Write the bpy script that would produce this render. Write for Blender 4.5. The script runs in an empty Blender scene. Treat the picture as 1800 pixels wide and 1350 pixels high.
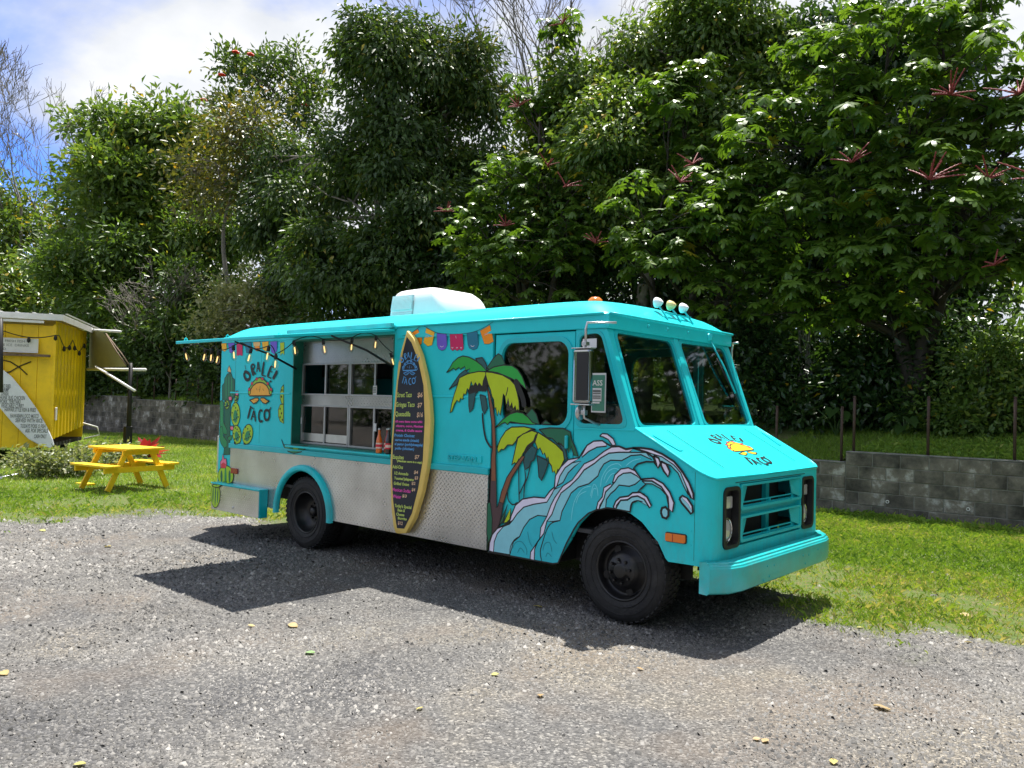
import bpy, math, random
import numpy as np
from mathutils import Vector, Matrix, geometry as mgeo

# ------------------------------------------------------------------ camera, sky, sun, exposure
sc = bpy.context.scene
col = sc.collection
cam_d = bpy.data.cameras.new('camera'); cam = bpy.data.objects.new('camera', cam_d); col.objects.link(cam)
cam_d.sensor_fit = 'HORIZONTAL'; cam_d.sensor_width = 36.0; cam_d.lens = 36.0*1404.37/1800.0
cam_d.clip_start = 0.1; cam_d.clip_end = 1500
CR, CU, CF, CP = Vector((0.754560, 0.655770, 0.024594)), Vector((-0.002941, -0.034098, 0.999414)), Vector((-0.656224, 0.754190, 0.023800)), Vector((3.2713, -5.0122, 1.6157))
cam.matrix_world = Matrix(((CR.x, CU.x, -CF.x, CP.x), (CR.y, CU.y, -CF.y, CP.y), (CR.z, CU.z, -CF.z, CP.z), (0, 0, 0, 1)))
sc.camera = cam
SUN = Vector((-0.165, 0.235, 1.0)).normalized()
EXPOSURE = 1.3
world = bpy.data.worlds.new('World'); sc.world = world; world.use_nodes = True
wn, wl = world.node_tree.nodes, world.node_tree.links
wn.clear()
wo = wn.new('ShaderNodeOutputWorld'); bg = wn.new('ShaderNodeBackground'); sky = wn.new('ShaderNodeTexSky')
sky.sky_type = 'NISHITA'; sky.sun_disc = False
sky.sun_elevation = math.asin(SUN.z); sky.sun_rotation = math.atan2(SUN.x, SUN.y) % (2*math.pi)
sky.altitude = 50; sky.air_density = 0.75; sky.dust_density = 0.6; sky.ozone_density = 6.0
bg.inputs['Strength'].default_value = 0.12
tc = wn.new('ShaderNodeTexCoord'); sep = wn.new('ShaderNodeSeparateXYZ'); wl.new(tc.outputs['Generated'], sep.inputs[0])
# project the direction on a cloud layer so that the clouds flatten towards the horizon
zc = wn.new('ShaderNodeMath'); zc.operation = 'MAXIMUM'; wl.new(sep.outputs['Z'], zc.inputs[0]); zc.inputs[1].default_value = 0.0
zd = wn.new('ShaderNodeMath'); zd.operation = 'ADD'; wl.new(zc.outputs[0], zd.inputs[0]); zd.inputs[1].default_value = 0.35
dx = wn.new('ShaderNodeMath'); dx.operation = 'DIVIDE'; wl.new(sep.outputs['X'], dx.inputs[0]); wl.new(zd.outputs[0], dx.inputs[1])
dy = wn.new('ShaderNodeMath'); dy.operation = 'DIVIDE'; wl.new(sep.outputs['Y'], dy.inputs[0]); wl.new(zd.outputs[0], dy.inputs[1])
cb = wn.new('ShaderNodeCombineXYZ'); wl.new(dx.outputs[0], cb.inputs[0]); wl.new(dy.outputs[0], cb.inputs[1]); cb.inputs[2].default_value = 1.7
no = wn.new('ShaderNodeTexNoise'); no.inputs['Scale'].default_value = 1.6; no.inputs['Detail'].default_value = 8; no.inputs['Roughness'].default_value = 0.55; no.inputs['Distortion'].default_value = 0.25
wl.new(cb.outputs[0], no.inputs['Vector'])
cr = wn.new('ShaderNodeValToRGB'); cr.color_ramp.elements[0].position = 0.34; cr.color_ramp.elements[1].position = 0.52
wl.new(no.outputs['Fac'], cr.inputs[0])
no2 = wn.new('ShaderNodeTexNoise'); no2.inputs['Scale'].default_value = 3.2; no2.inputs['Detail'].default_value = 6
wl.new(cb.outputs[0], no2.inputs['Vector'])
cr2 = wn.new('ShaderNodeValToRGB'); cr2.color_ramp.elements[0].color = (2.3, 2.45, 2.7, 1); cr2.color_ramp.elements[1].color = (3.6, 3.65, 3.75, 1)
cr2.color_ramp.elements[0].position = 0.35; cr2.color_ramp.elements[1].position = 0.62
wl.new(no2.outputs['Fac'], cr2.inputs[0])
mx = wn.new('ShaderNodeMix'); mx.data_type = 'RGBA'
tn = wn.new('ShaderNodeMix'); tn.data_type = 'RGBA'; tn.blend_type = 'MULTIPLY'; tn.inputs['Factor'].default_value = 1.0; tn.inputs['B'].default_value = (0.40, 0.58, 0.92, 1); wl.new(sky.outputs[0], tn.inputs['A'])
wl.new(cr.outputs[0], mx.inputs['Factor']); wl.new(tn.outputs['Result'], mx.inputs['A']); wl.new(cr2.outputs[0], mx.inputs['B'])
wl.new(mx.outputs['Result'], bg.inputs['Color']); wl.new(bg.outputs[0], wo.inputs['Surface'])
sun_d = bpy.data.lights.new('sun', 'SUN'); sun_d.energy = 4.0; sun_d.angle = math.radians(0.53); sun_d.color = (1.0, 0.955, 0.88)
sun = bpy.data.objects.new('sun', sun_d); col.objects.link(sun)
sun.rotation_euler = SUN.to_track_quat('Z', 'Y').to_euler(); sun.location = (0, 0, 30)
sc.view_settings.view_transform = 'Standard'; sc.view_settings.look = 'None'
sc.view_settings.exposure = EXPOSURE; sc.view_settings.gamma = 1.0
sc.render.engine = 'CYCLES'
sc.cycles.max_bounces = 8; sc.cycles.transparent_max_bounces = 12; sc.cycles.use_denoising = True
rnd = random.Random(7); rs = np.random.RandomState(11)

# ------------------------------------------------------------------ materials
def srgb(r, g, b):
    f = lambda c: (c/255/12.92) if c/255 <= 0.04045 else ((c/255+0.055)/1.055)**2.4
    return (f(r), f(g), f(b))
MATS = {}
def mat(name, base, rough=0.5, metal=0.0, var=0.0, vscale=8.0, bump=0.0, bscale=40.0, spec=0.5, coat=0.0, dirt=None, dscale=3.0, damount=0.4, emit=0.0):
    m = bpy.data.materials.new(name); m.use_nodes = True
    n, l = m.node_tree.nodes, m.node_tree.links
    p = n['Principled BSDF']
    p.inputs['Base Color'].default_value = (*base, 1); p.inputs['Roughness'].default_value = rough; p.inputs['Metallic'].default_value = metal
    p.inputs['Specular IOR Level'].default_value = spec; p.inputs['Coat Weight'].default_value = coat; p.inputs['Coat Roughness'].default_value = 0.08
    if emit: p.inputs['Emission Color'].default_value = (*base, 1); p.inputs['Emission Strength'].default_value = emit
    t = None
    if var or bump or dirt:
        t = n.new('ShaderNodeTexCoord')
    if var or dirt:
        a = n.new('ShaderNodeTexNoise'); a.inputs['Scale'].default_value = vscale; a.inputs['Detail'].default_value = 6; a.inputs['Roughness'].default_value = 0.65
        l.new(t.outputs['Object'], a.inputs['Vector'])
        h = n.new('ShaderNodeMapRange'); h.inputs[3].default_value = 1-var; h.inputs[4].default_value = 1+var; h.inputs[1].default_value = 0.3; h.inputs[2].default_value = 0.7
        l.new(a.outputs['Fac'], h.inputs[0])
        c = n.new('ShaderNodeMix'); c.data_type = 'RGBA'; c.blend_type = 'MULTIPLY'; c.inputs['Factor'].default_value = 1.0
        c.inputs['A'].default_value = (*base, 1); l.new(h.outputs[0], c.inputs['B'])
        src = c.outputs['Result']
        if dirt:
            d = n.new('ShaderNodeTexNoise'); d.inputs['Scale'].default_value = dscale; d.inputs['Detail'].default_value = 8; d.inputs['Roughness'].default_value = 0.7
            l.new(t.outputs['Object'], d.inputs['Vector'])
            r = n.new('ShaderNodeMapRange'); r.inputs[1].default_value = 0.48; r.inputs[2].default_value = 0.72; r.inputs[3].default_value = 0; r.inputs[4].default_value = damount
            l.new(d.outputs['Fac'], r.inputs[0])
            e = n.new('ShaderNodeMix'); e.data_type = 'RGBA'; l.new(r.outputs[0], e.inputs['Factor']); l.new(src, e.inputs['A']); e.inputs['B'].default_value = (*dirt, 1)
            src = e.outputs['Result']
        l.new(src, p.inputs['Base Color'])
    if bump:
        b = n.new('ShaderNodeTexNoise'); b.inputs['Scale'].default_value = bscale; b.inputs['Detail'].default_value = 5
        l.new(t.outputs['Object'], b.inputs['Vector'])
        q = n.new('ShaderNodeBump'); q.inputs['Strength'].default_value = bump; q.inputs['Distance'].default_value = 0.02
        l.new(b.outputs['Fac'], q.inputs['Height']); l.new(q.outputs[0], p.inputs['Normal'])
    MATS[name] = m
    return m
TEAL = (0.02, 0.64, 0.69)
mat('teal_paint', TEAL, 0.34, var=0.06, vscale=2.5, spec=0.25, coat=0.06, dirt=(0.02, 0.50, 0.56), dscale=2.2, damount=0.35, bump=0.10, bscale=1.6)
def road_grime(m):
    n, l = m.node_tree.nodes, m.node_tree.links; p = n['Principled BSDF']; src = p.inputs['Base Color'].links[0].from_socket
    t = n.new('ShaderNodeTexCoord'); s_ = n.new('ShaderNodeSeparateXYZ'); l.new(t.outputs['Object'], s_.inputs[0])
    a = n.new('ShaderNodeMapRange'); a.inputs[1].default_value = 1.05; a.inputs[2].default_value = 0.35; l.new(s_.outputs['Z'], a.inputs[0])
    mp_ = n.new('ShaderNodeMapping'); mp_.inputs['Scale'].default_value = (9, 9, 2.5); l.new(t.outputs['Object'], mp_.inputs[0])
    k = n.new('ShaderNodeTexNoise'); k.inputs['Scale'].default_value = 1.0; k.inputs['Detail'].default_value = 8; k.inputs['Roughness'].default_value = 0.75; l.new(mp_.outputs[0], k.inputs['Vector'])
    b = n.new('ShaderNodeMapRange'); b.inputs[1].default_value = 0.45; b.inputs[2].default_value = 0.75; l.new(k.outputs['Fac'], b.inputs[0])
    f = n.new('ShaderNodeMath'); f.operation = 'MULTIPLY'; l.new(a.outputs[0], f.inputs[0]); l.new(b.outputs[0], f.inputs[1])
    g = n.new('ShaderNodeMath'); g.operation = 'MULTIPLY'; g.inputs[1].default_value = 0.55; l.new(f.outputs[0], g.inputs[0])
    x = n.new('ShaderNodeMix'); x.data_type = 'RGBA'; x.inputs['B'].default_value = (0.16, 0.145, 0.12, 1); l.new(g.outputs[0], x.inputs['Factor']); l.new(src, x.inputs['A']); l.new(x.outputs['Result'], p.inputs['Base Color'])
road_grime(MATS['teal_paint'])
mat('teal_trim', (0.004, 0.50, 0.55), 0.38, var=0.05, coat=0.1)
mat('teal_bumper', (0.02, 0.50, 0.52), 0.28, var=0.10, vscale=5, coat=0.4, dirt=(0.12, 0.30, 0.28), dscale=6, damount=0.45)
mat('green_reveal', (0.006, 0.16, 0.11), 0.5, var=0.2, vscale=4)
mat('rubber', (0.012, 0.012, 0.013), 0.72, var=0.35, vscale=14, bump=0.25, bscale=60, dirt=(0.05, 0.047, 0.043), dscale=7, damount=0.35)
mat('rim_black', (0.008, 0.008, 0.009), 0.38, var=0.3, vscale=20)
mat('black_metal', (0.012, 0.012, 0.013), 0.5)
mat('dark_under', (0.014, 0.013, 0.012), 0.85, var=0.4)
mat('chrome', (0.72, 0.73, 0.74), 0.08, 1.0)
mat('chrome_dark', (0.42, 0.43, 0.44), 0.10, 1.0)
mat('steel', (0.55, 0.56, 0.57), 0.33, 1.0, var=0.12, vscale=6)
mat('brushed_steel', (0.34, 0.34, 0.33), 0.38, 0.9, var=0.2, vscale=4, bump=0.2, bscale=50)
mat('window_frame', (0.42, 0.425, 0.43), 0.45, 0.8, var=0.1)
mat('plastic_white', (0.86, 0.86, 0.86), 0.42, var=0.04, vscale=3, dirt=(0.55, 0.55, 0.52), dscale=3, damount=0.25)
mat('amber', (0.75, 0.18, 0.01), 0.22, coat=0.5)
mat('red_lens', (0.30, 0.012, 0.012), 0.25, coat=0.5)
mat('lens_clear', (0.62, 0.62, 0.60), 0.12, 0.35, coat=1.0)
mat('lens_yellow', (0.75, 0.62, 0.25), 0.25, coat=0.8)
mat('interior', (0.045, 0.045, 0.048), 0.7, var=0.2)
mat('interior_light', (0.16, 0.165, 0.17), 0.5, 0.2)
mat('rust_post', (0.055, 0.030, 0.022), 0.75, var=0.4, vscale=30, bump=0.3)
mat('paper', (0.72, 0.73, 0.75), 0.7)
mat('poster_green', (0.06, 0.24, 0.17), 0.5)
mat('poster_text', (0.72, 0.74, 0.72), 0.6)
mat('grey_print', (0.15, 0.16, 0.16), 0.6)
for nm, c in dict(ink=(0.006,)*3, dgreen=srgb(20, 105, 72), mgreen=srgb(30, 165, 60), lime=srgb(182, 205, 10), tealdark=srgb(28, 88, 90), bark=srgb(135, 82, 52), barkdark=srgb(82, 58, 60),
                  foam=srgb(226, 222, 242), lightaqua=srgb(138, 210, 222), wave=srgb(40, 190, 205), pale=srgb(120, 225, 235), tealline=srgb(20, 140, 155), cactus=srgb(30, 140, 85), cactusdark=srgb(22, 105, 78), cactuslight=srgb(60, 175, 110),
                  pear=srgb(165, 205, 40), pearin=srgb(40, 140, 95), peach=srgb(235, 195, 130), pink=srgb(240, 120, 150), redfl=srgb(215, 50, 70), orange=srgb(250, 150, 20), gold=srgb(250, 190, 40), purple=srgb(110, 90, 205),
                  magenta=srgb(205, 25, 95), petrol=srgb(15, 120, 150), paleflag=srgb(225, 215, 225), lettuce=srgb(140, 190, 60), shell=srgb(240, 175, 60), board_rim=srgb(232, 200, 105), chalkboard=srgb(28, 32, 46),
                  chalk_green=srgb(205, 225, 110), chalk_pink=srgb(240, 80, 180), chalk_blue=srgb(90, 165, 225), chalk_peach=srgb(230, 190, 150), hood_shell=srgb(255, 195, 20)).items():
    mat(nm, c, 0.5, var=0.06 if nm != 'ink' else 0, vscale=9)
mat('yellow_metal', srgb(250, 208, 8), 0.45, var=0.08, vscale=2, dirt=(0.35, 0.22, 0.02), dscale=2.5, damount=0.35)
mat('yellow_wood', srgb(245, 200, 25), 0.5, var=0.12, vscale=10, bump=0.15, bscale=25, dirt=(0.42, 0.28, 0.04), dscale=5, damount=0.4)
mat('white_paint', (0.72, 0.72, 0.70), 0.5, var=0.06, dirt=(0.35, 0.33, 0.30), dscale=4, damount=0.4)
mat('white_board', (0.76, 0.79, 0.82), 0.4, var=0.06, dirt=(0.5, 0.53, 0.56), dscale=3, damount=0.4)
mat('tarp', srgb(150, 150, 105), 0.8, var=0.1)
mat('old_wood', (0.16, 0.11, 0.07), 0.8, var=0.4, vscale=12)
mat('pvc', (0.74, 0.74, 0.72), 0.4)
mat('bark_grey', (0.20, 0.18, 0.15), 0.9, var=0.35, vscale=9, bump=0.5, bscale=18)
mat('bark_pale', (0.17, 0.155, 0.13), 0.85, var=0.3, vscale=8, bump=0.4, bscale=15)
mat('bark_dark', (0.055, 0.045, 0.035), 0.9, var=0.4, vscale=9, bump=0.5, bscale=15)
mat('bark_brown', (0.045, 0.037, 0.029), 0.9, var=0.35, vscale=9, bump=0.4, bscale=15)
mat('stem_green', (0.06, 0.11, 0.03), 0.6, var=0.2)
mat('flower_red', srgb(128, 50, 52), 0.6, var=0.25, vscale=30)
mat('flower_scarlet', srgb(235, 60, 40), 0.5)
mat('soda_orange', srgb(225, 110, 25), 0.12, coat=0.6)
mat('soda_red', srgb(150, 45, 25), 0.12, coat=0.6)
mat('soda_dark', srgb(38, 22, 20), 0.12, coat=0.6)
mat('bottle_label', srgb(235, 205, 190), 0.6)
mat('bottle_label_red', srgb(215, 40, 60), 0.6)
mat('bulb_warm', (0.95, 0.62, 0.25), 0.3, emit=0.7)
mat('louvre_shade_grey', (0.60, 0.60, 0.62), 0.5)
mat('wire', (0.01, 0.01, 0.01), 0.6)

def glass_mat(name, tint, glossrough=0.03, refl=1.0):
    m = bpy.data.materials.new(name); m.use_nodes = True
    n, l = m.node_tree.nodes, m.node_tree.links; n.clear()
    o = n.new('ShaderNodeOutputMaterial'); t = n.new('ShaderNodeBsdfTransparent'); g = n.new('ShaderNodeBsdfGlossy'); x = n.new('ShaderNodeMixShader'); fz = n.new('ShaderNodeFresnel')
    t.inputs[0].default_value = (*tint, 1); g.inputs['Roughness'].default_value = glossrough; g.inputs['Color'].default_value = (refl,)*3+(1,); fz.inputs[0].default_value = 1.52
    mm = n.new('ShaderNodeMath'); mm.operation = 'MULTIPLY_ADD'; mm.inputs[1].default_value = 1.05; mm.inputs[2].default_value = 0.02; mm.use_clamp = True
    ge = n.new('ShaderNodeNewGeometry'); fr = n.new('ShaderNodeMath'); fr.operation = 'SUBTRACT'; fr.inputs[0].default_value = 1.0; l.new(ge.outputs['Backfacing'], fr.inputs[1])
    mu = n.new('ShaderNodeMath'); mu.operation = 'MULTIPLY'; l.new(fr.outputs[0], mu.inputs[1]); l.new(fz.outputs[0], mm.inputs[0]); l.new(mm.outputs[0], mu.inputs[0]); l.new(mu.outputs[0], x.inputs[0]); l.new(t.outputs[0], x.inputs[1]); l.new(g.outputs[0], x.inputs[2]); l.new(x.outputs[0], o.inputs[0])
    MATS[name] = m
glass_mat('glass_dark', (0.58, 0.61, 0.60)); glass_mat('glass_bulb', (0.95, 0.9, 0.82), 0.05)

def tread_plate():
    m = bpy.data.materials.new('tread_plate'); m.use_nodes = True
    n, l = m.node_tree.nodes, m.node_tree.links; p = n['Principled BSDF']
    def M(op, a, b=None, c=None):
        k = n.new('ShaderNodeMath'); k.operation = op
        for i, v in enumerate((a, b, c)):
            if v is None: continue
            if isinstance(v, (int, float)): k.inputs[i].default_value = v
            else: l.new(v, k.inputs[i])
        return k.outputs[0]
    t = n.new('ShaderNodeTexCoord'); s = n.new('ShaderNodeSeparateXYZ'); l.new(t.outputs['Object'], s.inputs[0])
    k = 21.0
    a = M('MULTIPLY', M('ADD', s.outputs['X'], s.outputs['Z']), k); b = M('MULTIPLY', M('SUBTRACT', s.outputs['X'], s.outputs['Z']), k)
    fa, fb = M('SUBTRACT', M('FRACT', a), 0.5), M('SUBTRACT', M('FRACT', b), 0.5)
    par = M('MODULO', M('ABSOLUTE', M('ADD', M('FLOOR', a), M('FLOOR', b))), 2.0)
    ca, cb2 = M('ABSOLUTE', fa), M('ABSOLUTE', fb)
    def lens(u, v): return M('SUBTRACT', 1.0, M('ADD', M('MULTIPLY', M('MULTIPLY', u, u), 5.0), M('MULTIPLY', M('MULTIPLY', v, v), 60.0)))
    h = M('MAXIMUM', M('ADD', M('MULTIPLY', lens(ca, cb2), par), M('MULTIPLY', lens(cb2, ca), M('SUBTRACT', 1.0, par))), 0.0)
    bp = n.new('ShaderNodeBump'); bp.inputs['Strength'].default_value = 1.0; bp.inputs['Distance'].default_value = 0.014
    l.new(h, bp.inputs['Height']); l.new(bp.outputs[0], p.inputs['Normal'])
    no = n.new('ShaderNodeTexNoise'); no.inputs['Scale'].default_value = 2.5; no.inputs['Detail'].default_value = 7; l.new(t.outputs['Object'], no.inputs['Vector'])
    rr = n.new('ShaderNodeMapRange'); rr.inputs[3].default_value = 0.20; rr.inputs[4].default_value = 0.40; l.new(no.outputs['Fac'], rr.inputs[0]); l.new(rr.outputs[0], p.inputs['Roughness'])
    cc = n.new('ShaderNodeValToRGB'); cc.color_ramp.elements[0].color = (0.55, 0.545, 0.535, 1); cc.color_ramp.elements[1].color = (0.78, 0.775, 0.76, 1); cc.color_ramp.elements[0].position = 0.3; cc.color_ramp.elements[1].position = 0.7
    l.new(no.outputs['Fac'], cc.inputs[0]); l.new(cc.outputs[0], p.inputs['Base Color']); p.inputs['Metallic'].default_value = 0.9
    MATS['tread_plate'] = m
tread_plate(); m_ = MATS['tread_plate'].copy(); m_.name = 'tread_shaded'; MATS['tread_shaded'] = m_  # darker copy of the plate: awning shade put into its colour
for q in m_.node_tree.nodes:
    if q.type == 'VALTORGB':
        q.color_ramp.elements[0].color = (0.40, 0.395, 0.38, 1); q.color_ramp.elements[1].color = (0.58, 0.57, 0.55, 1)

def leaf_mat(name, colors, rough=0.38, trans=0.34, spec=0.5):
    """leaf colour from the per-leaf attribute 'tint' (real colour differences between leaves), glossy top, light shines through"""
    m = bpy.data.materials.new(name); m.use_nodes = True
    n, l = m.node_tree.nodes, m.node_tree.links; p = n['Principled BSDF']; o = n['Material Output']
    a = n.new('ShaderNodeAttribute'); a.attribute_name = 'tint'
    r = n.new('ShaderNodeValToRGB'); cr = r.color_ramp
    while len(cr.elements) < len(colors): cr.elements.new(0.5)
    for i, (pos, c) in enumerate(colors): cr.elements[i].position = pos; cr.elements[i].color = (*c, 1)
    l.new(a.outputs['Fac'], r.inputs[0]); l.new(r.outputs[0], p.inputs['Base Color'])
    p.inputs['Roughness'].default_value = rough; p.inputs['Specular IOR Level'].default_value = spec
    t = n.new('ShaderNodeBsdfTranslucent'); hm = n.new('ShaderNodeMix'); hm.data_type = 'RGBA'; hm.blend_type = 'MULTIPLY'; hm.inputs['Factor'].default_value = 1.0
    l.new(r.outputs[0], hm.inputs['A']); hm.inputs['B'].default_value = (1.5, 1.5, 0.6, 1); l.new(hm.outputs['Result'], t.inputs['Color'])
    x = n.new('ShaderNodeMixShader'); x.inputs[0].default_value = trans
    l.new(p.outputs[0], x.inputs[1]); l.new(t.outputs[0], x.inputs[2]); l.new(x.outputs[0], o.inputs['Surface'])
    MATS[name] = m
leaf_mat('leaf_dark', [(0, (0.036, 0.073, 0.022)), (0.6, (0.071, 0.126, 0.030)), (0.92, (0.149, 0.192, 0.037)), (1, (0.264, 0.235, 0.044))], rough=0.42, spec=0.4)
leaf_mat('leaf_mid', [(0, (0.059, 0.118, 0.024)), (0.6, (0.117, 0.193, 0.037)), (0.93, (0.215, 0.270, 0.047)), (1, (0.430, 0.321, 0.051))])
leaf_mat('leaf_bright', [(0, (0.063, 0.127, 0.017)), (0.6, (0.110, 0.199, 0.024)), (0.95, (0.178, 0.265, 0.037)), (1, (0.424, 0.363, 0.037))], rough=0.36, spec=0.5, trans=0.38)
leaf_mat('leaf_glossy', [(0, (0.024, 0.058, 0.017)), (0.7, (0.046, 0.094, 0.021)), (0.97, (0.093, 0.156, 0.026)), (1, (0.373, 0.251, 0.021))], rough=0.30, spec=0.6, trans=0.30)
leaf_mat('leaf_olive', [(0, (0.076, 0.090, 0.022)), (0.5, (0.126, 0.126, 0.030)), (0.85, (0.252, 0.192, 0.036)), (1, (0.378, 0.228, 0.036))], trans=0.35)
leaf_mat('leaf_silver', [(0, (0.118, 0.163, 0.062)), (0.5, (0.223, 0.250, 0.125)), (1, (0.472, 0.450, 0.275))], rough=0.45)
leaf_mat('leaf_crimson', [(0, (0.12, 0.01, 0.02)), (0.6, (0.30, 0.02, 0.04)), (1, (0.45, 0.06, 0.06))])
leaf_mat('grass_blade', [(0, (0.105, 0.190, 0.025)), (0.4, (0.190, 0.315, 0.040)), (0.72, (0.295, 0.385, 0.065)), (1, (0.50, 0.44, 0.20))], rough=0.5, trans=0.35, spec=0.3)
leaf_mat('dry_leaf', [(0, (0.35, 0.22, 0.10)), (0.35, (0.42, 0.31, 0.16)), (0.7, (0.46, 0.38, 0.12)), (1, (0.25, 0.42, 0.16))], rough=0.55, trans=0.2)

# ------------------------------------------------------------------ mesh helpers
def link(name, me, m=None, parent=None):
    o = bpy.data.objects.new(name, me); col.objects.link(o)
    if m is not None and me is not None: me.materials.append(MATS[m] if isinstance(m, str) else m)
    if parent is not None: o.parent = parent
    return o
def pym(name, v, f, m=None, parent=None, smooth=False):
    me = bpy.data.meshes.new(name); me.from_pydata([tuple(map(float, p)) for p in v], [], f); me.validate(); me.update()
    if smooth: me.shade_smooth()
    return link(name, me, m, parent)
def npm(name, v, f, m=None, parent=None, tint=None, smooth=False):
    """fast mesh from arrays: v (n,3), f (k,3|4)"""
    v = np.asarray(v, np.float32); f = np.asarray(f, np.int32); k = f.shape[1]
    me = bpy.data.meshes.new(name); me.vertices.add(len(v)); me.vertices.foreach_set('co', v.ravel())
    me.loops.add(f.size); me.loops.foreach_set('vertex_index', f.ravel())
    me.polygons.add(len(f)); me.polygons.foreach_set('loop_start', np.arange(0, f.size, k, dtype=np.int32)); me.polygons.foreach_set('loop_total', np.full(len(f), k, np.int32))
    if smooth: me.polygons.foreach_set('use_smooth', np.ones(len(f), bool))
    me.update(calc_edges=True)
    if tint is not None:
        a = me.attributes.new('tint', 'FLOAT', 'POINT'); a.data.foreach_set('value', np.asarray(tint, np.float32))
    return link(name, me, m, parent)
def bevel(o, w=0.01, seg=2, ang=35):
    b = o.modifiers.new('bevel', 'BEVEL'); b.width = w; b.segments = seg; b.limit_method = 'ANGLE'; b.angle_limit = math.radians(ang); b.harden_normals = False
    return o
def boxv(x0, x1, y0, y1, z0, z1):
    return [(x0, y0, z0), (x1, y0, z0), (x1, y1, z0), (x0, y1, z0), (x0, y0, z1), (x1, y0, z1), (x1, y1, z1), (x0, y1, z1)]
BF = [(0, 3, 2, 1), (4, 5, 6, 7), (0, 1, 5, 4), (1, 2, 6, 5), (2, 3, 7, 6), (3, 0, 4, 7)]
def box(name, x0, x1, y0, y1, z0, z1, m, parent=None, bv=0.0):
    o = pym(name, boxv(x0, x1, y0, y1, z0, z1), BF, m, parent)
    if bv: bevel(o, bv)
    return o
def boxes(name, lst, m, parent=None, bv=0.0):
    return [box(name, *b, m, parent, bv) for b in lst]
def beam(name, p, q, w, h, m, parent=None, up=(0, 0, 1), bv=0.0):
    p, q = Vector(p), Vector(q); d = (q-p).normalized(); s = d.cross(Vector(up)).normalized(); u = s.cross(d)
    v = []
    for c in (p, q):
        for a, b in ((-1, -1), (1, -1), (1, 1), (-1, 1)): v.append(c+s*a*w/2+u*b*h/2)
    o = pym(name, v, [(0, 3, 2, 1), (4, 5, 6, 7), (0, 1, 5, 4), (1, 2, 6, 5), (2, 3, 7, 6), (3, 0, 4, 7)], m, parent)
    if bv: bevel(o, bv)
    return o
def tube_geo(pts, rad, n=6, cap=True):
    pts = [Vector(p) for p in pts]; N = len(pts)
    if isinstance(rad, (int, float)): rad = [rad]*N
    v, f = [], []; ref = None
    for i, p in enumerate(pts):
        d = (pts[min(i+1, N-1)]-pts[max(i-1, 0)])
        d = d.normalized() if d.length > 1e-9 else Vector((0, 0, 1))
        if ref is None: ref = Vector((1, 0, 0)) if abs(d.x) < 0.8 else Vector((0, 1, 0))
        s = d.cross(ref); s = s.normalized() if s.length > 1e-6 else d.orthogonal().normalized()
        u = s.cross(d); ref = -u if False else ref
        for k in range(n):
            a = 2*math.pi*k/n; v.append(p+(s*math.cos(a)+u*math.sin(a))*rad[i])
    for i in range(N-1):
        for k in range(n):
            a, b = i*n+k, i*n+(k+1) % n; f.append((a, b, b+n, a+n))
    if cap: f.append(tuple(range(n-1, -1, -1))); f.append(tuple((N-1)*n+k for k in range(n)))
    return v, f
def tube(name, pts, rad, m, parent=None, n=6, smooth=True):
    v, f = tube_geo(pts, rad, n); return pym(name, v, f, m, parent, smooth)
def tubes(name, lst, m, parent=None, n=5):
    V, Fq = [], []
    for pts, rad in lst:
        v, f = tube_geo(pts, rad, n, cap=False); k = len(V); V += v; Fq += [tuple(i+k for i in q) for q in f]
    return pym(name, V, Fq, m, parent, True)
def lathe(name, prof, m, parent=None, n=32, axis='y', smooth=True, origin=(0, 0, 0)):
    v, f = [], []; N = len(prof)
    for k in range(n):
        a = 2*math.pi*k/n; c, s = math.cos(a), math.sin(a)
        for r, h in prof:
            p = (r*c, h, r*s) if axis == 'y' else ((r*c, r*s, h) if axis == 'z' else (h, r*c, r*s))
            v.append((p[0]+origin[0], p[1]+origin[1], p[2]+origin[2]))
    for k in range(n):
        k2 = (k+1) % n
        for i in range(N-1): f.append((k*N+i, k*N+i+1, k2*N+i+1, k2*N+i))
    return pym(name, v, f, m, parent, smooth)
def rrect(x0, x1, z0, z1, r, n=5):
    out = []
    for cx, cz, a0 in ((x1-r, z1-r, 0), (x0+r, z1-r, 90), (x0+r, z0+r, 180), (x1-r, z0+r, 270)):
        for i in range(n+1):
            a = math.radians(a0+90*i/n); out.append((cx+r*math.cos(a), cz+r*math.sin(a)))
    return out
def rpoly(pts, r, n=5):
    """round the corners of a polygon"""
    out = []; N = len(pts)
    for i in range(N):
        p, a, b = Vector(pts[i]), Vector(pts[i-1]), Vector(pts[(i+1) % N])
        ra = min(r, (a-p).length*0.45, (b-p).length*0.45)
        s, e = p+(a-p).normalized()*ra, p+(b-p).normalized()*ra
        for k in range(n+1):
            t = k/n; q = s*(1-t)**2+p*2*t*(1-t)+e*t*t; out.append((q.x, q.y))
    return out
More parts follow.
